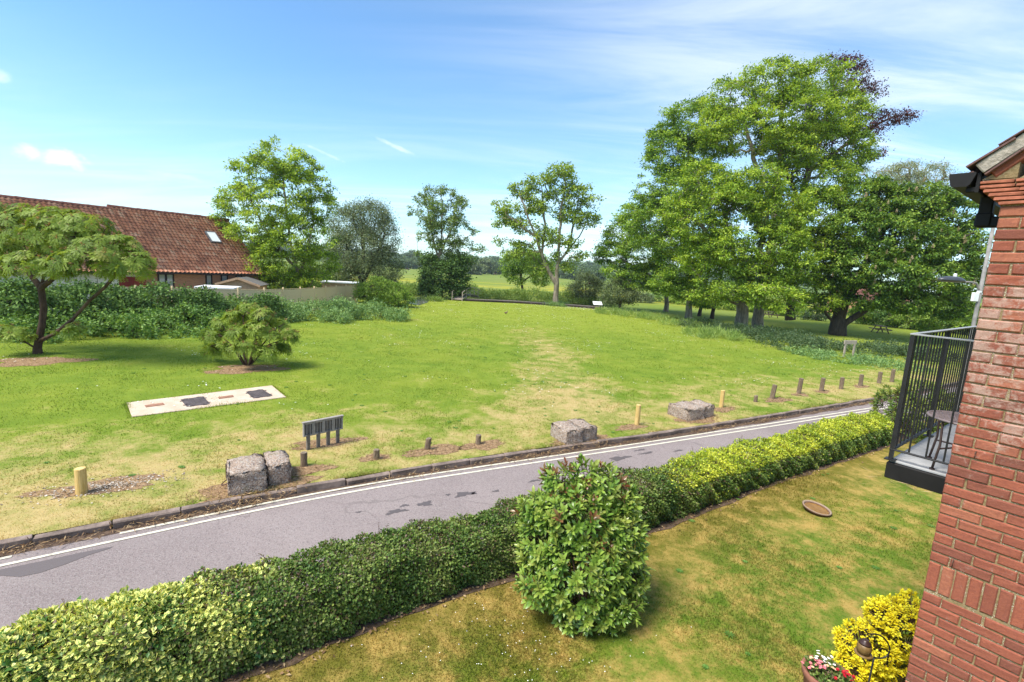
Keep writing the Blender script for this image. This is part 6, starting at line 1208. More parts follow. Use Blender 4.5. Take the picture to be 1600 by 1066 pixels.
def shrub_shoots(name, label, cat, base, lobes, mat, dens, nl, lf, lw, curl=0.15, ups=0.5, reds=0.0, spacing=0.012, stem=0.10, minz=0.05):
    """evergreen built shoot by shoot: whorls of leaves along short twigs that point out and up"""
    root = empty(name, base, 0, label, cat); B = np.array(base); L0 = np.array(lobes)
    C = in_lobes(lobes, dens, 0.82, 0.78, minz); q = (C[:, None] - L0[None, :, :3]) / L0[None, :, 3:6]; kk = (q ** 2).sum(2).argmin(1)
    out = unit(q[np.arange(len(C)), kk] / L0[kk, 3:6]); ax = unit(out + np.array([0, 0, ups]) + rng.normal(size=C.shape) * 0.25)
    PP, DD, NN, TT, ps = [], [], [], [], []
    zt = 0.80 * (L0[:, 2] + L0[:, 5]).max()
    for c, a, o_ in zip(C - B, ax, out):
        ln = stem * (0.7 + 0.6 * rng.random()); x = unit(np.cross(a, [0.2, 0.5, 0.9])); y = np.cross(a, x); t0 = 0.42 + 0.16 * rng.normal()
        ps.append((np.array([c - a * ln * 1.2 - o_ * 0.08, c - a * ln * 0.4, c + a * ln * 0.6]), np.array([0.006, 0.004, 0.002])))
        n_ = nl + rng.integers(-2, 3); ph = rng.random() * 6.28; red = rng.random() < reds * (0.10 + 1.8 * (c[2] + B[2] > zt))
        for j in range(n_):
            f = j / n_; g_ = ph + j * 2.4; o2 = math.cos(g_) * x + math.sin(g_) * y; spread = 1.15 - 0.85 * f
            PP.append(c + a * ln * (f * 1.1 - 0.6)); DD.append(o2 * spread + a * (0.35 + 0.8 * f) - np.array([0, 0, 0.25 * (1 - f)])); NN.append(a * 1.0 - o2 * 0.25 + rng.normal(size=3) * 0.15)
            TT.append(np.clip((0.90 + 0.08 * rng.random()) if red and f > 0.45 else min(0.78, t0 + 0.30 * f + 0.06 * rng.normal()), 0, 1))
    n = len(PP); P, D, N, T = map(np.array, (PP, DD, NN, TT)); ln = lf * (0.65 + 0.55 * rng.random(n))
    # long leaves bend: base half and drooping tip half
    D = unit(D); N = unit(N - D * (N * D).sum(1, keepdims=True)); S = np.cross(D, N); l_ = ln[:, None]; w_ = l_ * lw
    b0 = P; m1 = P + D * l_ * 0.40; m2 = P + D * l_ * 0.75 - N * l_ * curl * 0.4; tip = P + D * l_ - N * l_ * curl
    V = np.stack([b0, m1 + S * w_ * 0.45 + N * w_ * 0.12, m1, m1 - S * w_ * 0.45 + N * w_ * 0.12, m2 + S * w_ * 0.42 + N * w_ * 0.1, m2, m2 - S * w_ * 0.42 + N * w_ * 0.1, tip], 1).reshape(-1, 3)
    i = np.arange(n)[:, None] * 8; tri = np.array([(0, 2, 1), (0, 3, 2), (1, 2, 5), (1, 5, 4), (2, 3, 6), (2, 6, 5), (4, 5, 7), (5, 6, 7)])
    F = (i[:, :, None] + tri[None]).reshape(-1, 3)
    link('foliage', np_mesh('foliage', V, F, {'tint': ('POINT', np.repeat(T, 8))}), root, M[mat])
    for k in range(9):
        a_ = rng.random() * 6.28; e = C[rng.integers(len(C))] - B; ps.append((np.array([(0.06 * math.cos(a_), 0.06 * math.sin(a_), 0), e * 0.45 + np.array([0, 0, 0.1]), e * 0.9]), np.array([0.022, 0.014, 0.006])))
    tubes('stems', ps, root, M['twig'], 4)
    return root
shrub_shoots('large_leaved_bush', 'large rounded evergreen bush with long glossy leaves and reddish tips, before the hedge', 'bush', (1.14, 5.61, 0.0),
     [(1.07, 5.95, 0.7, 0.63, 0.58, 0.59), (0.99, 6.05, 1.32, 0.53, 0.46, 0.4), (1.17, 5.85, 0.27, 0.49, 0.46, 0.38), (0.61, 6.05, 0.89, 0.35, 0.35, 0.4), (1.54, 6.05, 1.04, 0.35, 0.35, 0.43), (0.78, 6.15, 1.69, 0.23, 0.21, 0.24), (1.3, 6.15, 1.65, 0.28, 0.26, 0.28), (1.09, 6.15, 1.82, 0.16, 0.16, 0.19), (0.48, 6.05, 1.34, 0.22, 0.19, 0.19), (1.64, 6.15, 1.45, 0.19, 0.18, 0.21), (0.6, 5.75, 0.49, 0.3, 0.26, 0.26), (1.76, 5.95, 0.61, 0.2, 0.2, 0.31)], 'laurel', 62, 13, 0.11, 0.36, 0.2, 0.85, 0.17, stem=0.13)
shrub_shoots('low_sprig_shrub', 'low leafy sprig growing out at the right foot of the large leaved bush', 'plant', (1.62, 5.84, 0.0),
     [(1.52, 5.6, 0.26, 0.18, 0.18, 0.16), (1.7, 5.6, 0.36, 0.12, 0.1, 0.1)], 'laurel', 60, 11, 0.10, 0.34, 0.2, 0.5, 0.02)
shrub_shoots('yellow_shrub', 'bright yellow leaved shrub against the foot of the brick wall', 'shrub', (5.28, 5.67, 0.0),
     [(4.71, 5.2, 0.62, 0.33, 0.33, 0.3), (4.42, 5.2, 0.33, 0.33, 0.3, 0.27), (5.03, 5.3, 0.3, 0.31, 0.35, 0.42), (4.77, 5.2, 0.03, 0.45, 0.34, 0.31), (4.2, 5.1, 0.1, 0.2, 0.2, 0.17), (4.94, 5.3, 0.82, 0.17, 0.17, 0.14), (4.53, 5.2, 0.77, 0.16, 0.16, 0.14)], 'yellow', 240, 12, 0.042, 0.5, 0.1, 1.1, stem=0.045)
be = (12.21, 15.0, 0.84)
shrub_shoots('dark_shrub', 'dark bushy shrub with golden tips at the far hedge end, behind the balcony', 'shrub', (be[0], be[1], 0),
     [(12.25, 15.0, 0.84, 0.59, 0.63, 0.75), (13.31, 15.3, 0.82, 0.81, 0.81, 0.89), (12.21, 14.7, 0.31, 0.66, 0.58, 0.58), (14.49, 15.6, 0.37, 1.03, 0.9, 0.9), (13.24, 15.0, -0.15, 0.99, 0.71, 0.59)], 'yewdark', 34, 12, 0.12, 0.36, 0.1, 0.6, stem=0.12)
bm.free()

# ------------------------------------------------------------------ posts, blocks and signs on the green
m, t, b = new_mat('new_pine_post'); obj = t.new('ShaderNodeTexCoord').outputs['Object']
n1 = t.noise(t.mapped(obj, (30, 30, 2.5)), 1.5, 4, 0.6, 0.6); n2 = t.noise(obj, 9, 2)
c = t.mix(t.ss(n1, 0.35, 0.65), (0.50, 0.33, 0.10), (0.64, 0.46, 0.19)); c = t.mix(t.math('MULTIPLY', t.ss(n2, 0.6, 0.72), 0.6), c, (0.33, 0.19, 0.07))
t.set(b.inputs['Base Color'], c); b.inputs['Roughness'].default_value = 0.7; M['pine'] = m
m, t, b = new_mat('weathered_post'); obj = t.new('ShaderNodeTexCoord').outputs['Object']
n1 = t.noise(t.mapped(obj, (26, 26, 2.0)), 1.5, 5, 0.7, 0.6); n2 = t.noise(obj, 14, 4, 0.7)
c = t.mix(t.ss(n1, 0.35, 0.65), (0.11, 0.075, 0.05), (0.25, 0.185, 0.125)); c = t.mix(t.math('MULTIPLY', t.ss(n2, 0.58, 0.7), 0.6), c, (0.26, 0.25, 0.14))
t.set(b.inputs['Base Color'], c); b.inputs['Roughness'].default_value = 0.95; t.set(b.inputs['Normal'], t.bump(n1, 0.8, 0.01)); M['oldpost'] = m
M['endgrain'] = flat_mat('end_grain', (0.60, 0.45, 0.20), 0.85, 0.15, 0.2, 30); M['oldgrain'] = flat_mat('old_end_grain', (0.22, 0.18, 0.13), 0.95, 0.1, 0.35, 25)
def bollard(p, h, r, new, label, group, tilt=(0, 0), slant=0.0):
    root = empty('bollard', (p[0], p[1], PARK_Z), rng.random() * 6.28, label, 'bollard', group)
    root.rotation_euler = (tilt[0], tilt[1], rng.random() * 6.28 if tilt == (0, 0) else 0)
    bm = bmesh.new(); seg = 18
    prof = [(r * 1.03, -0.05), (r * 1.0, h * 0.33), (r * 0.99, h * 0.66), (r * 0.985, h - 0.012), (r * 0.93, h)]
    vs = lathe(bm, prof, seg)
    for v in vs:
        a = math.atan2(v.co.y, v.co.x); k = 1 + 0.025 * math.sin(a * 3 + h * 9) + (0.03 if not new else 0.008) * rng.normal(); v.co.x *= k; v.co.y *= k
        if v.co.z > h * 0.9: v.co.z += slant * v.co.x
    link('post', bm_mesh('post', bm), root, M['pine'] if new else M['oldpost'])
    bm = bmesh.new(); lathe(bm, [(r * 0.90, h - 0.004), (r * 0.55, h + 0.004), (r * 0.05, h + 0.005)], seg)
    for v in bm.verts: v.co.z += slant * v.co.x + (0 if new else 0.004 * rng.normal())
    link('end_grain', bm_mesh('end_grain', bm), root, M['endgrain'] if new else M['oldgrain'])
    return root
NG, OG, SG = 'pale new timber bollards', 'grey weathered bollards along the lane', 'rotted bollard stumps along the lane'
for (p, h, lab) in zip([(-7.46, 8.08), (3.89, 14.1), (7.56, 16.82)], (0.47, 0.62, 0.60), ('fat pale new timber bollard in flint chips at the left end of the row', 'pale new timber bollard between the middle and right concrete blocks', 'pale new timber bollard just right of the rightmost concrete blocks')):
    bollard(p, h, 0.085 if 'fat' in lab else 0.072, True, lab, NG)
old = [(10.27, 18.57), (12.02, 19.78), (13.44, 20.55), (14.73, 21.22), (16.29, 22.22), (17.83, 23.13), (18.87, 23.68)]
labs = ('leaning grey bollard next after the short stump, first of the weathered row', 'second weathered grey bollard, right of the leaning one', 'third weathered grey bollard of the row beyond the leaning one', 'fourth weathered grey bollard, in the middle of the row', 'fifth weathered grey bollard, third from the balcony rail', 'sixth weathered grey bollard, next to last before the balcony rail', 'last weathered grey bollard, beside the balcony rail')
for k, (p, lab) in enumerate(zip(old, labs)): bollard(p, 0.58 + 0.04 * rng.normal(), 0.085, False, lab, OG, (0.02 * rng.normal(), 0.10 if k == 0 else 0.02 * rng.normal()))
stl = [(-4.25, 9.79), (-2.88, 10.39), (-1.87, 11.15), (-0.69, 11.7), (9.29, 17.88)]
for k, (p, h, lab) in enumerate(zip(stl, (0.30, 0.22, 0.28, 0.24, 0.24), ('mossy post stump in front of the four panelled sign', 'short post stump in a small straw ring right of the four panelled sign', 'tilted post stump in a wide ring of wood chips', 'short post stump nearest the middle concrete blocks', 'broken dark post stump right of the pale bollards'))):
    bollard(p, h, 0.068, False, lab, SG, (0.02, 0.10 if k == 2 else 0.0) if k in (2, 4) else (0, 0), 0.25 if k in (2, 4) else 0.0)

m, t, b = new_mat('exposed_aggregate_concrete'); P = t.pos(); obj = t.new('ShaderNodeTexCoord').outputs['Object']
vor = t.new('ShaderNodeTexVoronoi'); t.set(vor.inputs['Vector'], P); vor.inputs['Scale'].default_value = 42
n1 = t.noise(P, 4, 5, 0.7); n2 = t.noise(P, 30, 4, 0.7)
sp2 = t.new('ShaderNodeSeparateXYZ'); t.set(sp2.inputs[0], vor.outputs['Color'])
c = t.mix(t.ss(n1, 0.3, 0.7), (0.27, 0.195, 0.145), (0.42, 0.325, 0.25)); c = t.mix(t.math('MULTIPLY', t.ss(sp2.outputs[0], 0.62, 0.8), 0.7), c, (0.44, 0.40, 0.36)); c = t.mix(t.math('MULTIPLY', t.ss(sp2.outputs[1], 0.7, 0.85), 0.7), c, (0.12, 0.085, 0.065))
c = t.mix(t.math('MULTIPLY', t.ss(n1, 0.56, 0.66), 0.6), c, (0.13, 0.115, 0.055)); c = t.mix(t.math('MULTIPLY', t.ss(t.noise(P, 9, 4, 0.7), 0.60, 0.66), 0.6), c, (0.50, 0.47, 0.40))
t.set(b.inputs['Base Color'], c); b.inputs['Roughness'].default_value = 0.95; t.set(b.inputs['Normal'], t.bump(vor.outputs['Distance'], 0.8, 0.02)); M['concrete'] = m
def block(c, ln, dp, h, rot, label, ring=False, tilt=0.0):
    """weathered concrete casting, local x along the lane"""
    root = empty('concrete_block', (c[0], c[1], PARK_Z), rot, label, 'concrete block', 'concrete blocks along the lane'); root.rotation_euler = (tilt, 0, rot)
    bm = bmesh.new(); box(bm, (0, 0, h / 2 - 0.03), (ln, dp, h + 0.06), bevel=0.025)
    bmesh.ops.subdivide_edges(bm, edges=bm.edges[:], cuts=4, use_grid_fill=True)
    for v in bm.verts:
        top = v.co.z > h * 0.55
        v.co += Vector(rng.normal(size=3) * (0.014 if top else 0.010)); v.co.x *= 0.985 + 0.015 * (1 - v.co.z / h); v.co.y *= 0.95 + 0.05 * (1 - v.co.z / h)
        v.co.z += 0.018 * math.sin(v.co.x * 7 + c[0]) * (v.co.z / h) + 0.015 * math.sin(v.co.y * 9) * (v.co.z / h)
    link('concrete_body', bm_mesh('concrete_body', bm), root, M['concrete'], True)
    bm = bmesh.new(); lathe(bm, [(0.022, 0), (0.02, 0.012), (0.006, 0.014)], 10, (0.06, 0.05, h - 0.005)); link('lifting_socket', bm_mesh('lifting_socket', bm), root, M['rust'])
    if ring:
        a = np.linspace(-1.7, 1.7, 12); tubes('iron_loop', [(np.stack([-ln / 2 - 0.10 * np.cos(a) - 0.0, -0.05 + 0.09 * np.sin(a), np.full(12, h * 0.33) - 0.05 * np.cos(a)], 1), 0.010)], root, M['rust'], 6)
        bm = bmesh.new(); box(bm, (-ln / 2 - 0.01, 0.18, h * 0.62), (0.03, 0.06, h * 0.7), bevel=0.005); link('iron_strap', bm_mesh('iron_strap', bm), root, M['rust'])
    return root
def pair(c1, rot, sizes, labs, ring=False, gap=0.025, back=0.16):
    d = np.array([math.cos(rot), math.sin(rot)]); nrm = np.array([-d[1], d[0]]); (l1, d1, h1), (l2, d2, h2) = sizes
    a = np.array(c1); block(a, l1, d1, h1, rot, labs[0], ring); q = a + d * (l1 / 2 + gap + l2 / 2) + nrm * back; block(q, l2, d2, h2, rot + 0.03, labs[1], False, 0.0)
K1, K2, K3 = (-4.73, 8.42), (1.62, 12.09), (5.8, 14.92)
r1 = 0.56
pair((K1[0] - 0.20, K1[1] + 0.40), r1, ((0.64, 0.90, 0.40), (0.42, 0.82, 0.395)), ('speckled concrete block with an iron loop, left one of the nearest pair by the kerb', 'concrete block butted to the right side of the one with the iron loop'), True, gap=0.008, back=0.12)
pair((K2[0] - 0.02, K2[1] + 0.36), 0.50, ((0.52, 0.80, 0.37), (0.50, 0.76, 0.37)), ('worn concrete block, left one of the middle pair by the kerb', 'worn concrete block, right one of the middle pair by the kerb'), gap=0.015, back=0.06)
pair((K3[0] - 0.02, K3[1] + 0.40), 0.52, ((0.80, 0.85, 0.38), (0.52, 0.75, 0.37)), ('long low concrete block, left one of the farthest pair along the lane', 'dark sided concrete block, right one of the farthest pair along the lane'), gap=0.04, back=0.05)

# low sign seen from behind: four framed panels on four posts
M['sign_wood'] = flat_mat('silvered_sign_timber', (0.155, 0.135, 0.12), 0.9, 0.15, 0.3, 14, 0, 0.4, 40); M['sign_pale'] = flat_mat('pale_sign_frame', (0.30, 0.27, 0.245), 0.85, 0.15, 0.2, 10)
s0_, s1_ = np.array((-4.54, 10.67)), np.array((-4.04, 11.21))
d = unit(s1_ - s0_); W_ = float(np.linalg.norm(s1_ - s0_)) * 1.30; mid = (s0_ + s1_) / 2
sg = empty('panelled_sign', (mid[0], mid[1], PARK_Z), math.atan2(d[1], d[0]), 'low grey timber sign of four framed panels on four posts, left of the stumps', 'sign')
pw = W_ / 4
for k in range(4):
    x = -W_ / 2 + pw * (k + 0.5)
    bm = bmesh.new(); box(bm, (x, 0, 0.16), (0.075, 0.06, 0.42), bevel=0.006); link('leg', bm_mesh('leg', bm), sg, M['sign_wood'])
    bm = bmesh.new()
    for bx in (-1, 1): box(bm, (x + bx * (pw / 2 - 0.018), 0, 0.49), (0.034, 0.06, 0.32), bevel=0.004)
    for bz in (0.348, 0.632): box(bm, (x, 0, bz), (pw - 0.075, 0.056, 0.036), bevel=0.004)
    box(bm, (x - 0.035, 0.005, 0.49), (0.016, 0.03, 0.25)); box(bm, (x + 0.045, 0.005, 0.49), (0.016, 0.03, 0.25))
    fr_ = link('panel_frame', bm_mesh('panel_frame', bm), sg, M['sign_pale'])
    bm = bmesh.new(); box(bm, (x, 0.022, 0.49), (pw - 0.07, 0.012, 0.25)); link('panel', bm_mesh('panel', bm), fr_, M['sign_wood'])
bm = bmesh.new(); box(bm, (0, 0, 0.664), (W_ + 0.03, 0.085, 0.026), bevel=0.005); link('top_rail', bm_mesh('top_rail', bm), sg, M['sign_pale'])

# concrete pad with inspection covers let into the grass
pa = [np.array(q) for q in [(-10.73, 13.2), (-9.71, 12.09), (-6.94, 14.72), (-8.0, 15.96)]]
pd = empty('concrete_pad', (float(np.mean([q[0] for q in pa])), float(np.mean([q[1] for q in pa])), PARK_Z), 0, 'long pale concrete slab set in the grass with dark inspection covers', 'slab')
m, t, b = new_mat('pale_pad_concrete'); P = t.pos(); n1 = t.noise(P, 3, 5, 0.7); n2 = t.noise(P, 40, 3, 0.7)
c = t.mix(t.ss(n1, 0.3, 0.75), (0.47, 0.36, 0.26), (0.56, 0.47, 0.37)); c = t.mix(t.math('MULTIPLY', t.ss(n2, 0.55, 0.7), 0.5), c, (0.35, 0.27, 0.20)); t.set(b.inputs['Base Color'], c); b.inputs['Roughness'].default_value = 0.95; M['pad'] = m
pc = np.array(pd.location)[:2]
bm = bmesh.new(); top = [bm.verts.new((q[0] - pc[0], q[1] - pc[1], 0.025)) for q in pa]; bot = [bm.verts.new((q[0] - pc[0], q[1] - pc[1], -0.05)) for q in pa]; bm.faces.new(top); 
for k in range(4): bm.faces.new((top[k], top[(k + 1) % 4], bot[(k + 1) % 4], bot[k]))
bmesh.ops.bevel(bm, geom=[e for e in bm.edges if all(v.co.z > 0 for v in e.verts)], offset=0.012, segments=1, affect='EDGES')
link('pad_surface', bm_mesh('pad_surface', bm), pd, M['pad'])
M['cover_dark'] = flat_mat('cast_iron_cover', (0.085, 0.07, 0.068), 0.7, 0.3, 0.3, 6, 0, 0.5, 50); M['cover_rust'] = flat_mat('rusty_cover', (0.27, 0.14, 0.09), 0.85, 0.2, 0.25, 8)
def cover(cor, mat, name='inspection_cover', lugs=True):
    q = np.array(cor) - pc; bm = bmesh.new(); a = [bm.verts.new((*v, 0.036)) for v in q]; c = [bm.verts.new((*v, 0.02)) for v in q]; bm.faces.new(a)
    for k in range(4): bm.faces.new((a[k], a[(k + 1) % 4], c[(k + 1) % 4], c[k]))
    cv = link(name, bm_mesh(name, bm), pd, mat)
    if lugs:
        bm = bmesh.new(); u_ = q[2] - q[1]; ang = math.atan2(u_[1], u_[0]); R_ = Matrix.Rotation(ang, 3, 'Z')
        for k in range(4):
            e0, e1 = q[k], q[(k + 1) % 4]
            for f in (0.22, 0.78): w_ = e0 + (e1 - e0) * f; box(bm, (w_[0], w_[1], 0.031), (0.10, 0.06, 0.010), R_)
        for f in np.linspace(0.12, 0.88, 7): 
            s_, e_ = q[0] + (q[3] - q[0]) * f, q[1] + (q[2] - q[1]) * f; mm_ = (s_ + e_) / 2; dd_ = e_ - s_; box(bm, (mm_[0], mm_[1], 0.039), (np.linalg.norm(dd_) * 0.86, 0.022, 0.008), Matrix.Rotation(math.atan2(dd_[1], dd_[0]), 3, 'Z'))
        link('lugs_and_ribs', bm_mesh('lugs_and_ribs', bm), cv, mat)
cover([(-9.58, 13.75), (-8.99, 13.14), (-8.56, 13.5), (-9.2, 14.2)], M['cover_dark']); cover([(-8.33, 14.96), (-7.75, 14.32), (-7.36, 14.71), (-8.02, 15.37)], M['cover_dark'])
cover([(-10.09, 13.03), (-9.93, 12.87), (-9.65, 13.19), (-9.81, 13.35)], M['cover_rust'], 'access_plate', False); cover([(-8.77, 14.23), (-8.63, 14.04), (-8.36, 14.33), (-8.49, 14.52)], M['cover_rust'], 'access_plate', False)

q = np.concatenate([pa[k] + (pa[(k + 1) % 4] - pa[k]) * np.linspace(0, 1, 500)[:, None] for k in range(4)]); q = q + rng.normal(size=q.shape) * 0.05
blades('pad_edge_grass', np.c_[q, np.full(len(q), PARK_Z)], np.full(len(q), 0.07), np.full(len(q), 0.018), M['park_blade'])
# small board sign on two legs among the nettles
np_ = np.array((22.12, 31.68))
sn = empty('low_board_sign', (np_[0], np_[1], PARK_Z), 0.35, 'small pale timber board on two legs standing in the nettles by the chestnut', 'sign')
M['pale_timber'] = flat_mat('pale_weathered_board', (0.40, 0.33, 0.26), 0.9, 0.1, 0.15, 6)
bm = bmesh.new(); box(bm, (0, 0, 0.98), (1.15, 0.06, 0.26), bevel=0.01); link('board', bm_mesh('board', bm), sn, M['pale_timber'])
for s in (-1, 1): bm = bmesh.new(); box(bm, (s * 0.42, 0.0, 0.42), (0.13, 0.075, 0.85), bevel=0.008); link('leg', bm_mesh('leg', bm), sn, M['pale_timber'])

# ------------------------------------------------------------------ boardwalk, footbridge and information panel
M['boardwalk'] = flat_mat('weathered_boardwalk', (0.16, 0.135, 0.12), 0.95, 0.1, 0.3, 3); M['dark_timber'] = flat_mat('dark_timber', (0.06, 0.045, 0.038), 0.9, 0.15, 0.3, 6)
BW = resample(np.array([(-6.13, 61.45), (-3.57, 62.0), (-0.31, 63.16), (3.01, 63.09), (5.49, 62.89), (8.33, 62.45), (11.12, 61.49)]), 0.30)
bw = empty('boardwalk', (float(BW[len(BW) // 2][0]), float(BW[len(BW) // 2][1]), PARK_Z), 0, 'dark timber boardwalk along the river bank at the far edge of the green', 'boardwalk'); bo = BW[len(BW) // 2]
dT = unit(np.gradient(BW, axis=0)); bm = bmesh.new(); box(bm, (0, 0, 0.25), (0.28, 1.2, 0.045)); plk = bm_mesh('plank', bm); plk.materials.append(M['boardwalk'])
for q, t_ in zip(BW, dT): o = link('plank', plk, bw); o.location = (q[0] - bo[0], q[1] - bo[1] + 0.6, 0.0 + rng.normal() * 0.006); o.rotation_euler = (0, 0, math.atan2(t_[1], t_[0]))
for k in range(0, len(BW) - 8, 8):
    a, c = BW[k], BW[k + 8]; bm = bmesh.new(); L_ = np.linalg.norm(c - a); box(bm, (0, 0, 0), (L_, 0.08, 0.16)); o = link('bearer', bm_mesh('bearer', bm), bw, M['dark_timber']); mm_ = (a + c) / 2; o.location = (mm_[0] - bo[0], mm_[1] - bo[1] + 0.02, 0.14); o.rotation_euler = (0, 0, math.atan2(c[1] - a[1], c[0] - a[0]))
    bm = bmesh.new(); box(bm, (0, 0, 0.05), (0.12, 0.12, 0.36)); o = link('post', bm_mesh('post', bm), bw, M['dark_timber']); o.location = (a[0] - bo[0], a[1] - bo[1], 0)
b0_, b1_ = np.array((-7.23, 61.31)), np.array((-6.91, 68.24))
ft = empty('footbridge', (float(b0_[0]), float(b0_[1]), PARK_Z), 0, 'small arched timber footbridge with handrails at the left end of the boardwalk', 'bridge')
M['bridge_rail'] = flat_mat('pale_bridge_rail', (0.42, 0.35, 0.29), 0.9, 0.15, 0.2, 4)
dv = np.array([0.26, 1.0]); dv = dv / np.linalg.norm(dv); LB = 7.0; sd_ = np.array([dv[1], -dv[0]]); an = math.atan2(dv[1], dv[0])
def bz(s): return 0.15 + 0.55 * math.sin(PI * min(1, s / LB))
for s in np.arange(0.1, LB, 0.22):
    bm = bmesh.new(); box(bm, (0, 0, 0), (0.20, 1.3, 0.05)); o = link('plank', bm_mesh('plank', bm), ft, M['bridge_rail']); q = dv * s; o.location = (q[0], q[1], bz(s)); o.rotation_euler = (0, 0, an)
for sgn in (-1, 1):
    ss_ = np.linspace(0, LB, 14)
    for hh_, rr_ in ((0.95, 0.045), (0.5, 0.035)): tubes('handrail', [(np.array([tuple(dv * s + sd_ * sgn * 0.68) + (bz(s) + hh_,) for s in ss_]), rr_)], ft, M['bridge_rail'], 6)
    for s in np.arange(0, LB + 0.1, 1.5):
        bm = bmesh.new(); q = dv * s + sd_ * sgn * 0.68; box(bm, (q[0], q[1], bz(s) + 0.40), (0.09, 0.09, 1.2)); link('post', bm_mesh('post', bm), ft, M['bridge_rail'])
ip = np.array((10.4, 61.0, 0.23))
inf = empty('information_panel', (ip[0], ip[1], PARK_Z), 0.1, 'tilted white information panel on short legs at the right end of the boardwalk', 'sign')
bm = bmesh.new(); box(bm, (0, 0, 0.78), (1.15, 0.75, 0.05), Matrix.Rotation(0.55, 3, 'X'), bevel=0.01); link('board', bm_mesh('board', bm), inf, M['white_sheet'])
for s in (-1, 1): bm = bmesh.new(); box(bm, (s * 0.42, 0.03, 0.33), (0.09, 0.09, 0.80)); link('leg', bm_mesh('leg', bm), inf, M['dark_timber'])

# ------------------------------------------------------------------ things in the garden
tp_ = (6.38, 9.34)
bird = empty('bird_bath', (tp_[0], tp_[1], 0.0), 0, 'shallow round brown bird bath dish lying on the lawn in front of the golden hedge', 'bird bath'); bird.rotation_euler = (0.10, 0.10, 0.0)
M['terra'] = flat_mat('terracotta', (0.27, 0.115, 0.075), 0.8, 0.2, 0.2, 10); M['dish'] = flat_mat('brown_dish', (0.12, 0.065, 0.042), 0.6, 0.3, 0.25, 10); M['dishrim'] = flat_mat('limed_dish_rim', (0.30, 0.22, 0.155), 0.8, 0.2, 0.2, 12)
bm = bmesh.new(); lathe(bm, [(0.14, 0.0), (0.22, 0.02), (0.262, 0.06), (0.268, 0.085), (0.245, 0.085), (0.205, 0.045), (0.12, 0.03), (0.02, 0.03)], 40); link('dish', bm_mesh('dish', bm), bird, M['dish'], True)
bm = bmesh.new(); lathe(bm, [(0.264, 0.080), (0.262, 0.092), (0.246, 0.092), (0.232, 0.075)], 40, caps=False); link('rim', bm_mesh('rim', bm), bird, M['dishrim'], True)
m, t, b = new_mat('murky_water'); b.inputs['Base Color'].default_value = (0.42, 0.22, 0.05, 1); b.inputs['Roughness'].default_value = 0.08; M['murk'] = m
bm = bmesh.new(); lathe(bm, [(0.222, 0.058), (0.01, 0.058)], 40); link('water', bm_mesh('water', bm), bird, M['murk'])

ck = np.array((3.64, 4.2, 1.01)); kb = np.array([ck[0], ck[1], 0.0])
crook = empty('shepherds_crook', tuple(kb), 0, 'thin black curly shepherds crook stuck in the ground in front of the yellow shrub', 'hook')
ptsA = [np.array(q) - kb for q in [(3.65, 4.2, 1.03), (3.71, 4.2, 1.02), (3.78, 4.2, 1.05), (3.79, 4.2, 1.13), (3.75, 4.2, 1.2), (3.69, 4.2, 1.26), (3.62, 4.2, 1.28), (3.57, 4.2, 1.27), (3.53, 4.2, 1.29), (3.52, 4.2, 1.32), (3.54, 4.2, 1.32)]]
tubes('pole', [(np.array([(0.0, 0, -0.1), (0.0, 0, 0.5), ptsA[0]]), 0.0075)], crook, M['black_metal'], 8)
q = np.array(ptsA); fine = np.stack([np.interp(np.linspace(0, len(q) - 1, 50), np.arange(len(q)), q[:, k]) for k in range(3)], 1)
for _ in range(4): fine[1:-1] = 0.25 * fine[:-2] + 0.5 * fine[1:-1] + 0.25 * fine[2:]
tubes('hook_curl', [(fine, 0.0072)], crook, M['black_metal'], 8)
fp = np.array((3.54, 4.2, 1.17)); hk = kb + ptsA[-3]
fd = empty('bird_feeder', (fp[0], fp[1], fp[2] - 0.10), 0, 'small brown hanging bird feeder with a dark cap, hung from the black crook', 'bird feeder')
M['feeder'] = flat_mat('brown_feeder', (0.17, 0.10, 0.035), 0.4, 0.4, 0.25, 20); M['cap'] = flat_mat('dark_cap', (0.05, 0.025, 0.02), 0.35, 0.4, 0.2, 20)
bm = bmesh.new(); lathe(bm, [(0.02, 0), (0.055, 0.01), (0.062, 0.05), (0.058, 0.09), (0.04, 0.105), (0.01, 0.108)], 20); link('seed_jar', bm_mesh('seed_jar', bm), fd, M['feeder'], True)
bm = bmesh.new(); lathe(bm, [(0.052, 0.100), (0.05, 0.115), (0.03, 0.128), (0.028, 0.138), (0.01, 0.142)], 20); link('cap', bm_mesh('cap', bm), fd, M['cap'], True)
bm = bmesh.new(); lathe(bm, [(0.060, -0.012), (0.075, -0.008), (0.075, 0.002), (0.06, 0.004)], 20); link('seed_tray', bm_mesh('seed_tray', bm), fd, M['feeder'], True)
tubes('hanging_wire', [(np.array([(0, 0, 0.14), (hk[0] - fp[0], hk[1] - fp[1], (hk[2] - fp[2] + 0.10 + 0.14) / 2), (hk[0] - fp[0], hk[1] - fp[1], hk[2] - fp[2] + 0.10)]), 0.002)], fd, M['black_metal'], 5)

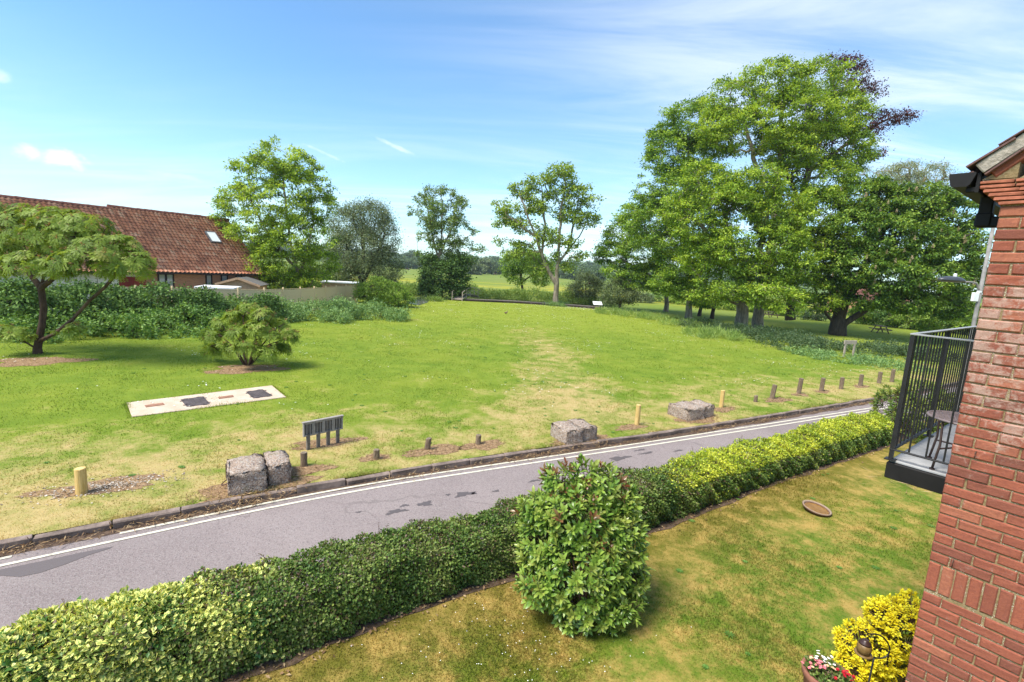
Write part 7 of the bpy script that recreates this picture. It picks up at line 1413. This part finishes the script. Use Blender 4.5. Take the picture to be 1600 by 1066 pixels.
pr = (3.43, 4.45, 0.62)
pot = empty('flower_pot', (pr[0], pr[1], 0.0), 0, 'wide terracotta flower pot in the bottom corner beside the yellow shrub', 'plant pot')
ph = pr[2]
bm = bmesh.new(); lathe(bm, [(0.135, 0), (0.15, 0.03), (0.205, ph - 0.09), (0.225, ph - 0.07), (0.235, ph - 0.005), (0.228, ph), (0.205, ph), (0.198, ph - 0.05), (0.02, ph - 0.06)], 36); link('pot_body', bm_mesh('pot_body', bm), pot, M['terra'], True)
bm = bmesh.new(); lathe(bm, [(0.197, ph - 0.045), (0.1, ph - 0.04), (0.01, ph - 0.035)], 28); link('compost', bm_mesh('compost', bm), pot, M['soil'])
fl_ = empty('bedding_flowers', (pr[0], pr[1], ph - 0.045), 0, 'pink, white and red bedding flowers growing in the terracotta pot', 'flowers')
n = 700; a = rng.random(n) * 2 * PI; r = np.sqrt(rng.random(n)) * 0.20; P = np.stack([np.cos(a) * r, np.sin(a) * r, 0.02 + 0.10 * rng.random(n) * (1 - (r / 0.24) ** 2)], 1)
link('foliage', leaf_mesh('foliage', P, rng.normal(size=(n, 3)) + [0, 0, 0.4], rng.normal(size=(n, 3)) * 0.5 + [0, 0, 1], 0.045, 0.02, rng.random(n)), fl_, M['privet'])
for nm, colr, cnt, ctr in (('pink_petals', (0.75, 0.22, 0.25), 16, (-0.12, 0.0)), ('white_petals', (0.82, 0.80, 0.76), 14, (0.0, 0.06)), ('red_petals', (0.45, 0.012, 0.025), 14, (0.10, -0.08)), ('peach_petals', (0.80, 0.48, 0.30), 7, (-0.05, 0.02))):
    PP, DD = [], []
    for k in range(cnt):
        c = np.array([ctr[0] + rng.normal() * 0.055, ctr[1] + rng.normal() * 0.06, 0.09 + 0.05 * rng.random()]); tl = rng.normal(size=2) * 0.3
        for j in range(7): g_ = j * 2 * PI / 7; PP.append(c); DD.append((math.cos(g_), math.sin(g_), 0.35 + tl[0] * math.cos(g_) + tl[1] * math.sin(g_)))
    PP, DD = np.array(PP), np.array(DD); link(nm, leaf_mesh(nm, PP, DD, np.tile([0, 0, 1.0], (len(PP), 1)), 0.020, 0.017, rng.random(len(PP)), 0.2), fl_, flat_mat(nm, colr, 0.6, 0.2, 0.12, 30))
# clippings under the balcony and a few fallen leaves
n = 260; c_ = np.array((10.07, 11.1)); P = np.stack([c_[0] + rng.normal(0, 0.5, n), c_[1] + rng.normal(0, 0.22, n), 0.02 + 0.07 * rng.random(n)], 1)
o = litter('dry_twigs', P, 0.30, 0.012, M['straw']); o['kind'] = 'stuff'
n = 900; s = rng.uniform(sA - 1, sE, n); hp = np.stack([np.interp(s, hs, HLn[:, 0]), np.interp(s, hs, HLn[:, 1])], 1) - np.stack([np.interp(s, hs, hN[:, 0]), np.interp(s, hs, hN[:, 1])], 1) * np.abs(rng.normal(0.03, 0.11, (n, 1)))
o = litter('fallen_leaves', np.c_[hp, np.full(n, 0.022)], 0.05, 0.028, M['straw']); o['kind'] = 'stuff'

# ------------------------------------------------------------------ meadow animals, far trees
def skin_body(name, pts, edges, rad, mat, parent=None, loc=(0, 0, 0), rz=0.0, label=None, cat=None, group=None):
    me = bpy.data.meshes.new(name); me.from_pydata(pts, edges, []); o = link(name, me, parent, mat); o.location = loc; o.rotation_euler = (0, 0, rz); tag(o, label, cat, group)
    md = o.modifiers.new('skin', 'SKIN')
    for v, r in zip(me.skin_vertices[0].data, rad): v.radius = (r, r)
    me.skin_vertices[0].data[0].use_root = True
    sb = o.modifiers.new('sub', 'SUBSURF'); sb.levels = sb.render_levels = 1
    return o
cowp = [(0, 0, 1.05), (0.55, 0, 1.08), (-0.6, 0, 1.1), (1.0, 0, 1.05), (1.25, 0, 0.75), (1.45, 0, 0.45), (0.6, 0.2, 0.6), (0.58, 0.2, 0.03), (0.6, -0.2, 0.6), (0.62, -0.2, 0.03), (-0.65, 0.2, 0.65), (-0.6, 0.2, 0.32), (-0.65, 0.2, 0.03), (-0.65, -0.2, 0.65), (-0.6, -0.2, 0.32), (-0.65, -0.2, 0.03), (-0.85, 0, 1.05), (-0.92, 0, 0.6)]
cowe = [(0, 1), (0, 2), (1, 3), (3, 4), (4, 5), (1, 6), (6, 7), (1, 8), (8, 9), (2, 10), (10, 11), (11, 12), (2, 13), (13, 14), (14, 15), (2, 16), (16, 17)]
cowr = [0.38, 0.34, 0.33, 0.2, 0.15, 0.09, 0.11, 0.06, 0.11, 0.06, 0.14, 0.08, 0.06, 0.14, 0.08, 0.06, 0.06, 0.03]
M['cow_dark'] = flat_mat('dark_hide', (0.05, 0.032, 0.025), 0.8, 0.2, 0.2, 3); M['cow_white'] = flat_mat('pale_hide', (0.55, 0.50, 0.44), 0.8, 0.2, 0.1, 3)
for (c_, mt_, lab) in (((-11.95, 276.13), 'cow_dark', 'dark cow grazing in the far meadow, right of the pale one'), ((-21.53, 288.28), 'cow_white', 'pale cow grazing in the far meadow, left of the dark one'), ((-57.39, 258.14), 'cow_dark', 'dark cow grazing in the far meadow seen left of the alder')):
    skin_body('cow', cowp, cowe, cowr, M[mt_], None, (c_[0], c_[1], 0), rng.random() * 0.8 - 0.4, lab, 'cow', 'cattle in the meadow')
dk = (-0.78, 47.16)
skin_body('duck', [(0, 0, 0.14), (0.12, 0, 0.15), (-0.16, 0, 0.17), (0.17, 0, 0.24), (0.19, 0, 0.31), (0.26, 0, 0.30), (0.02, 0.04, 0.02), (0.02, -0.04, 0.02)], [(0, 1), (0, 2), (1, 3), (3, 4), (4, 5), (0, 6), (0, 7)], [0.10, 0.08, 0.04, 0.045, 0.045, 0.015, 0.015, 0.015], flat_mat('brown_plumage', (0.20, 0.14, 0.09), 0.8, 0.2, 0.3, 20), None, (dk[0], dk[1], PARK_Z), 0.6, 'small brown duck standing alone on the far part of the green', 'duck')

FT = [(716,414,300,16,9),(738,415,270,16,8),(757,413,310,14,9),(700,410,330,14,9),(660,412,380,20,12),(632,413,350,18,10),(775,416,330,10,8),(905,424,300,18,8),(930,426,280,16,9),(885,423,330,14,8),(648,402,480,18,11),(985,430,260,20,10)]
FTP = [(-35.57, 300.0, 4.83), (-24.27, 270.0, 4.92), (-20.26, 310.0, 6.24), (-46.06, 330.0, 6.15), (-72.77, 380.0, 4.23), (-79.77, 350.0, 3.03), (-13.78, 330.0, 5.55), (38.31, 300.0, 5.43), (44.89, 280.0, 5.2), (33.54, 330.0, 5.43), (-99.61, 480.0, 9.86), (60.34, 260.0, 4.94)]
FL = ['pale rounded tree at the meadow edge, left of the bigger pale one', 'biggest pale rounded tree at the meadow edge, left of the airy tree', 'darker tree at the meadow edge between the pale one and the airy tree', 'tree at the meadow edge showing through the alder', 'broad tree at the meadow edge left of the alder', 'tree at the meadow edge beside the grey green willow', 'small tree at the meadow edge behind the low spreading tree', 'rounded tree seen just right of the airy tree trunk', 'tree seen between the domed willow bush and the big ashes', 'tree seen directly behind the airy tree trunk', 'tall tree rising behind the broad one left of the alder', 'tree seen under the crown of the leftmost low ash']
for (px_, py_, Y_, rx_, ry_), c_, lb in zip(FT, FTP, FL):
    k = Y_ / 760.0; R_ = rx_ * k; top = c_[2] + ry_ * k
    tree('distant_tree', lb, (c_[0], c_[1], 0.0), [[(c_[0], c_[1], 0.0), (c_[0], c_[1], 1.5), (c_[0], c_[1], max(2.5, top * 0.5))]],
         [(c_[0], c_[1], top * 0.52, R_ * 0.9, R_ * 0.8, top * 0.48), (c_[0] - R_ * 0.55, c_[1], top * 0.42, R_ * 0.55, R_ * 0.5, top * 0.38), (c_[0] + R_ * 0.55, c_[1], top * 0.38, R_ * 0.55, R_ * 0.5, top * 0.36)],
         M['willow'] if ('pale' in lb) else M['far'], M['bark_dark'], 0.4, dens=0.16, per=46, rc=1.6, leaf=0.95, lw=0.6, group='trees at the meadow edge', minz=0.3)
# woodland on the hills: reads as one mass
C_, r_ = [], []
for k in range(420):
    Y_ = rng.uniform(470, 760); X_ = rng.uniform(-0.62, 0.75) * Y_; zt = (1 - math.exp(-(Y_ - 430) / 260.0)) * (13 + 4 * math.sin(X_ / 140.0) + 2.5 * math.sin(X_ / 53.0 + 1))
    R_ = rng.uniform(4.5, 8.5); n = 40; d_ = rand_dirs(n); d_[:, 2] = np.abs(d_[:, 2]) * 1.0 - 0.25
    C_.append(np.array([X_, Y_, zt + R_ * 0.7]) + d_ * np.array([R_, R_, R_ * 0.95]) * (0.75 + 0.3 * rng.random((n, 1))))
C_ = np.concatenate(C_)
o = link('distant_woodland', spray_leaves('distant_woodland', C_, 4, 1.9, 2.9, 0.65, 0.7, 0.8, 0.1, 0.3, None, -0.05), None, M['far']); o['kind'] = 'stuff'
# ------------------------------------------------------------------ summer haze over the meadows
hm = bpy.data.materials.new('haze'); hm.use_nodes = True; ht = NT(hm.node_tree); ht.n.remove(hm.node_tree.nodes['Principled BSDF'])
pv = ht.new('ShaderNodeVolumePrincipled'); pv.inputs['Color'].default_value = (0.86, 0.92, 1.0, 1); pv.inputs['Density'].default_value = 0.00022; pv.inputs['Anisotropy'].default_value = 0.3
ht.l.new(pv.outputs[0], ht.n['Material Output'].inputs['Volume'])
bm = bmesh.new(); box(bm, (0, 900, 19.5), (3020, 3020, 41)); hz_ = link('haze', bm_mesh('haze', bm), None, hm); hz_['kind'] = 'stuff'
for o in COL.objects:
    if o.parent is not None and o.name.split('.')[0] in ('pink_petals', 'white_petals', 'red_petals', 'peach_petals', 'shoots', 'shoot_leaves', 'stems', 'twigs'): o['kind'] = 'stuff'
print('tris', sum(len(o.data.polygons) for o in COL.objects if o.type == 'MESH'), 'objs', len(COL.objects))
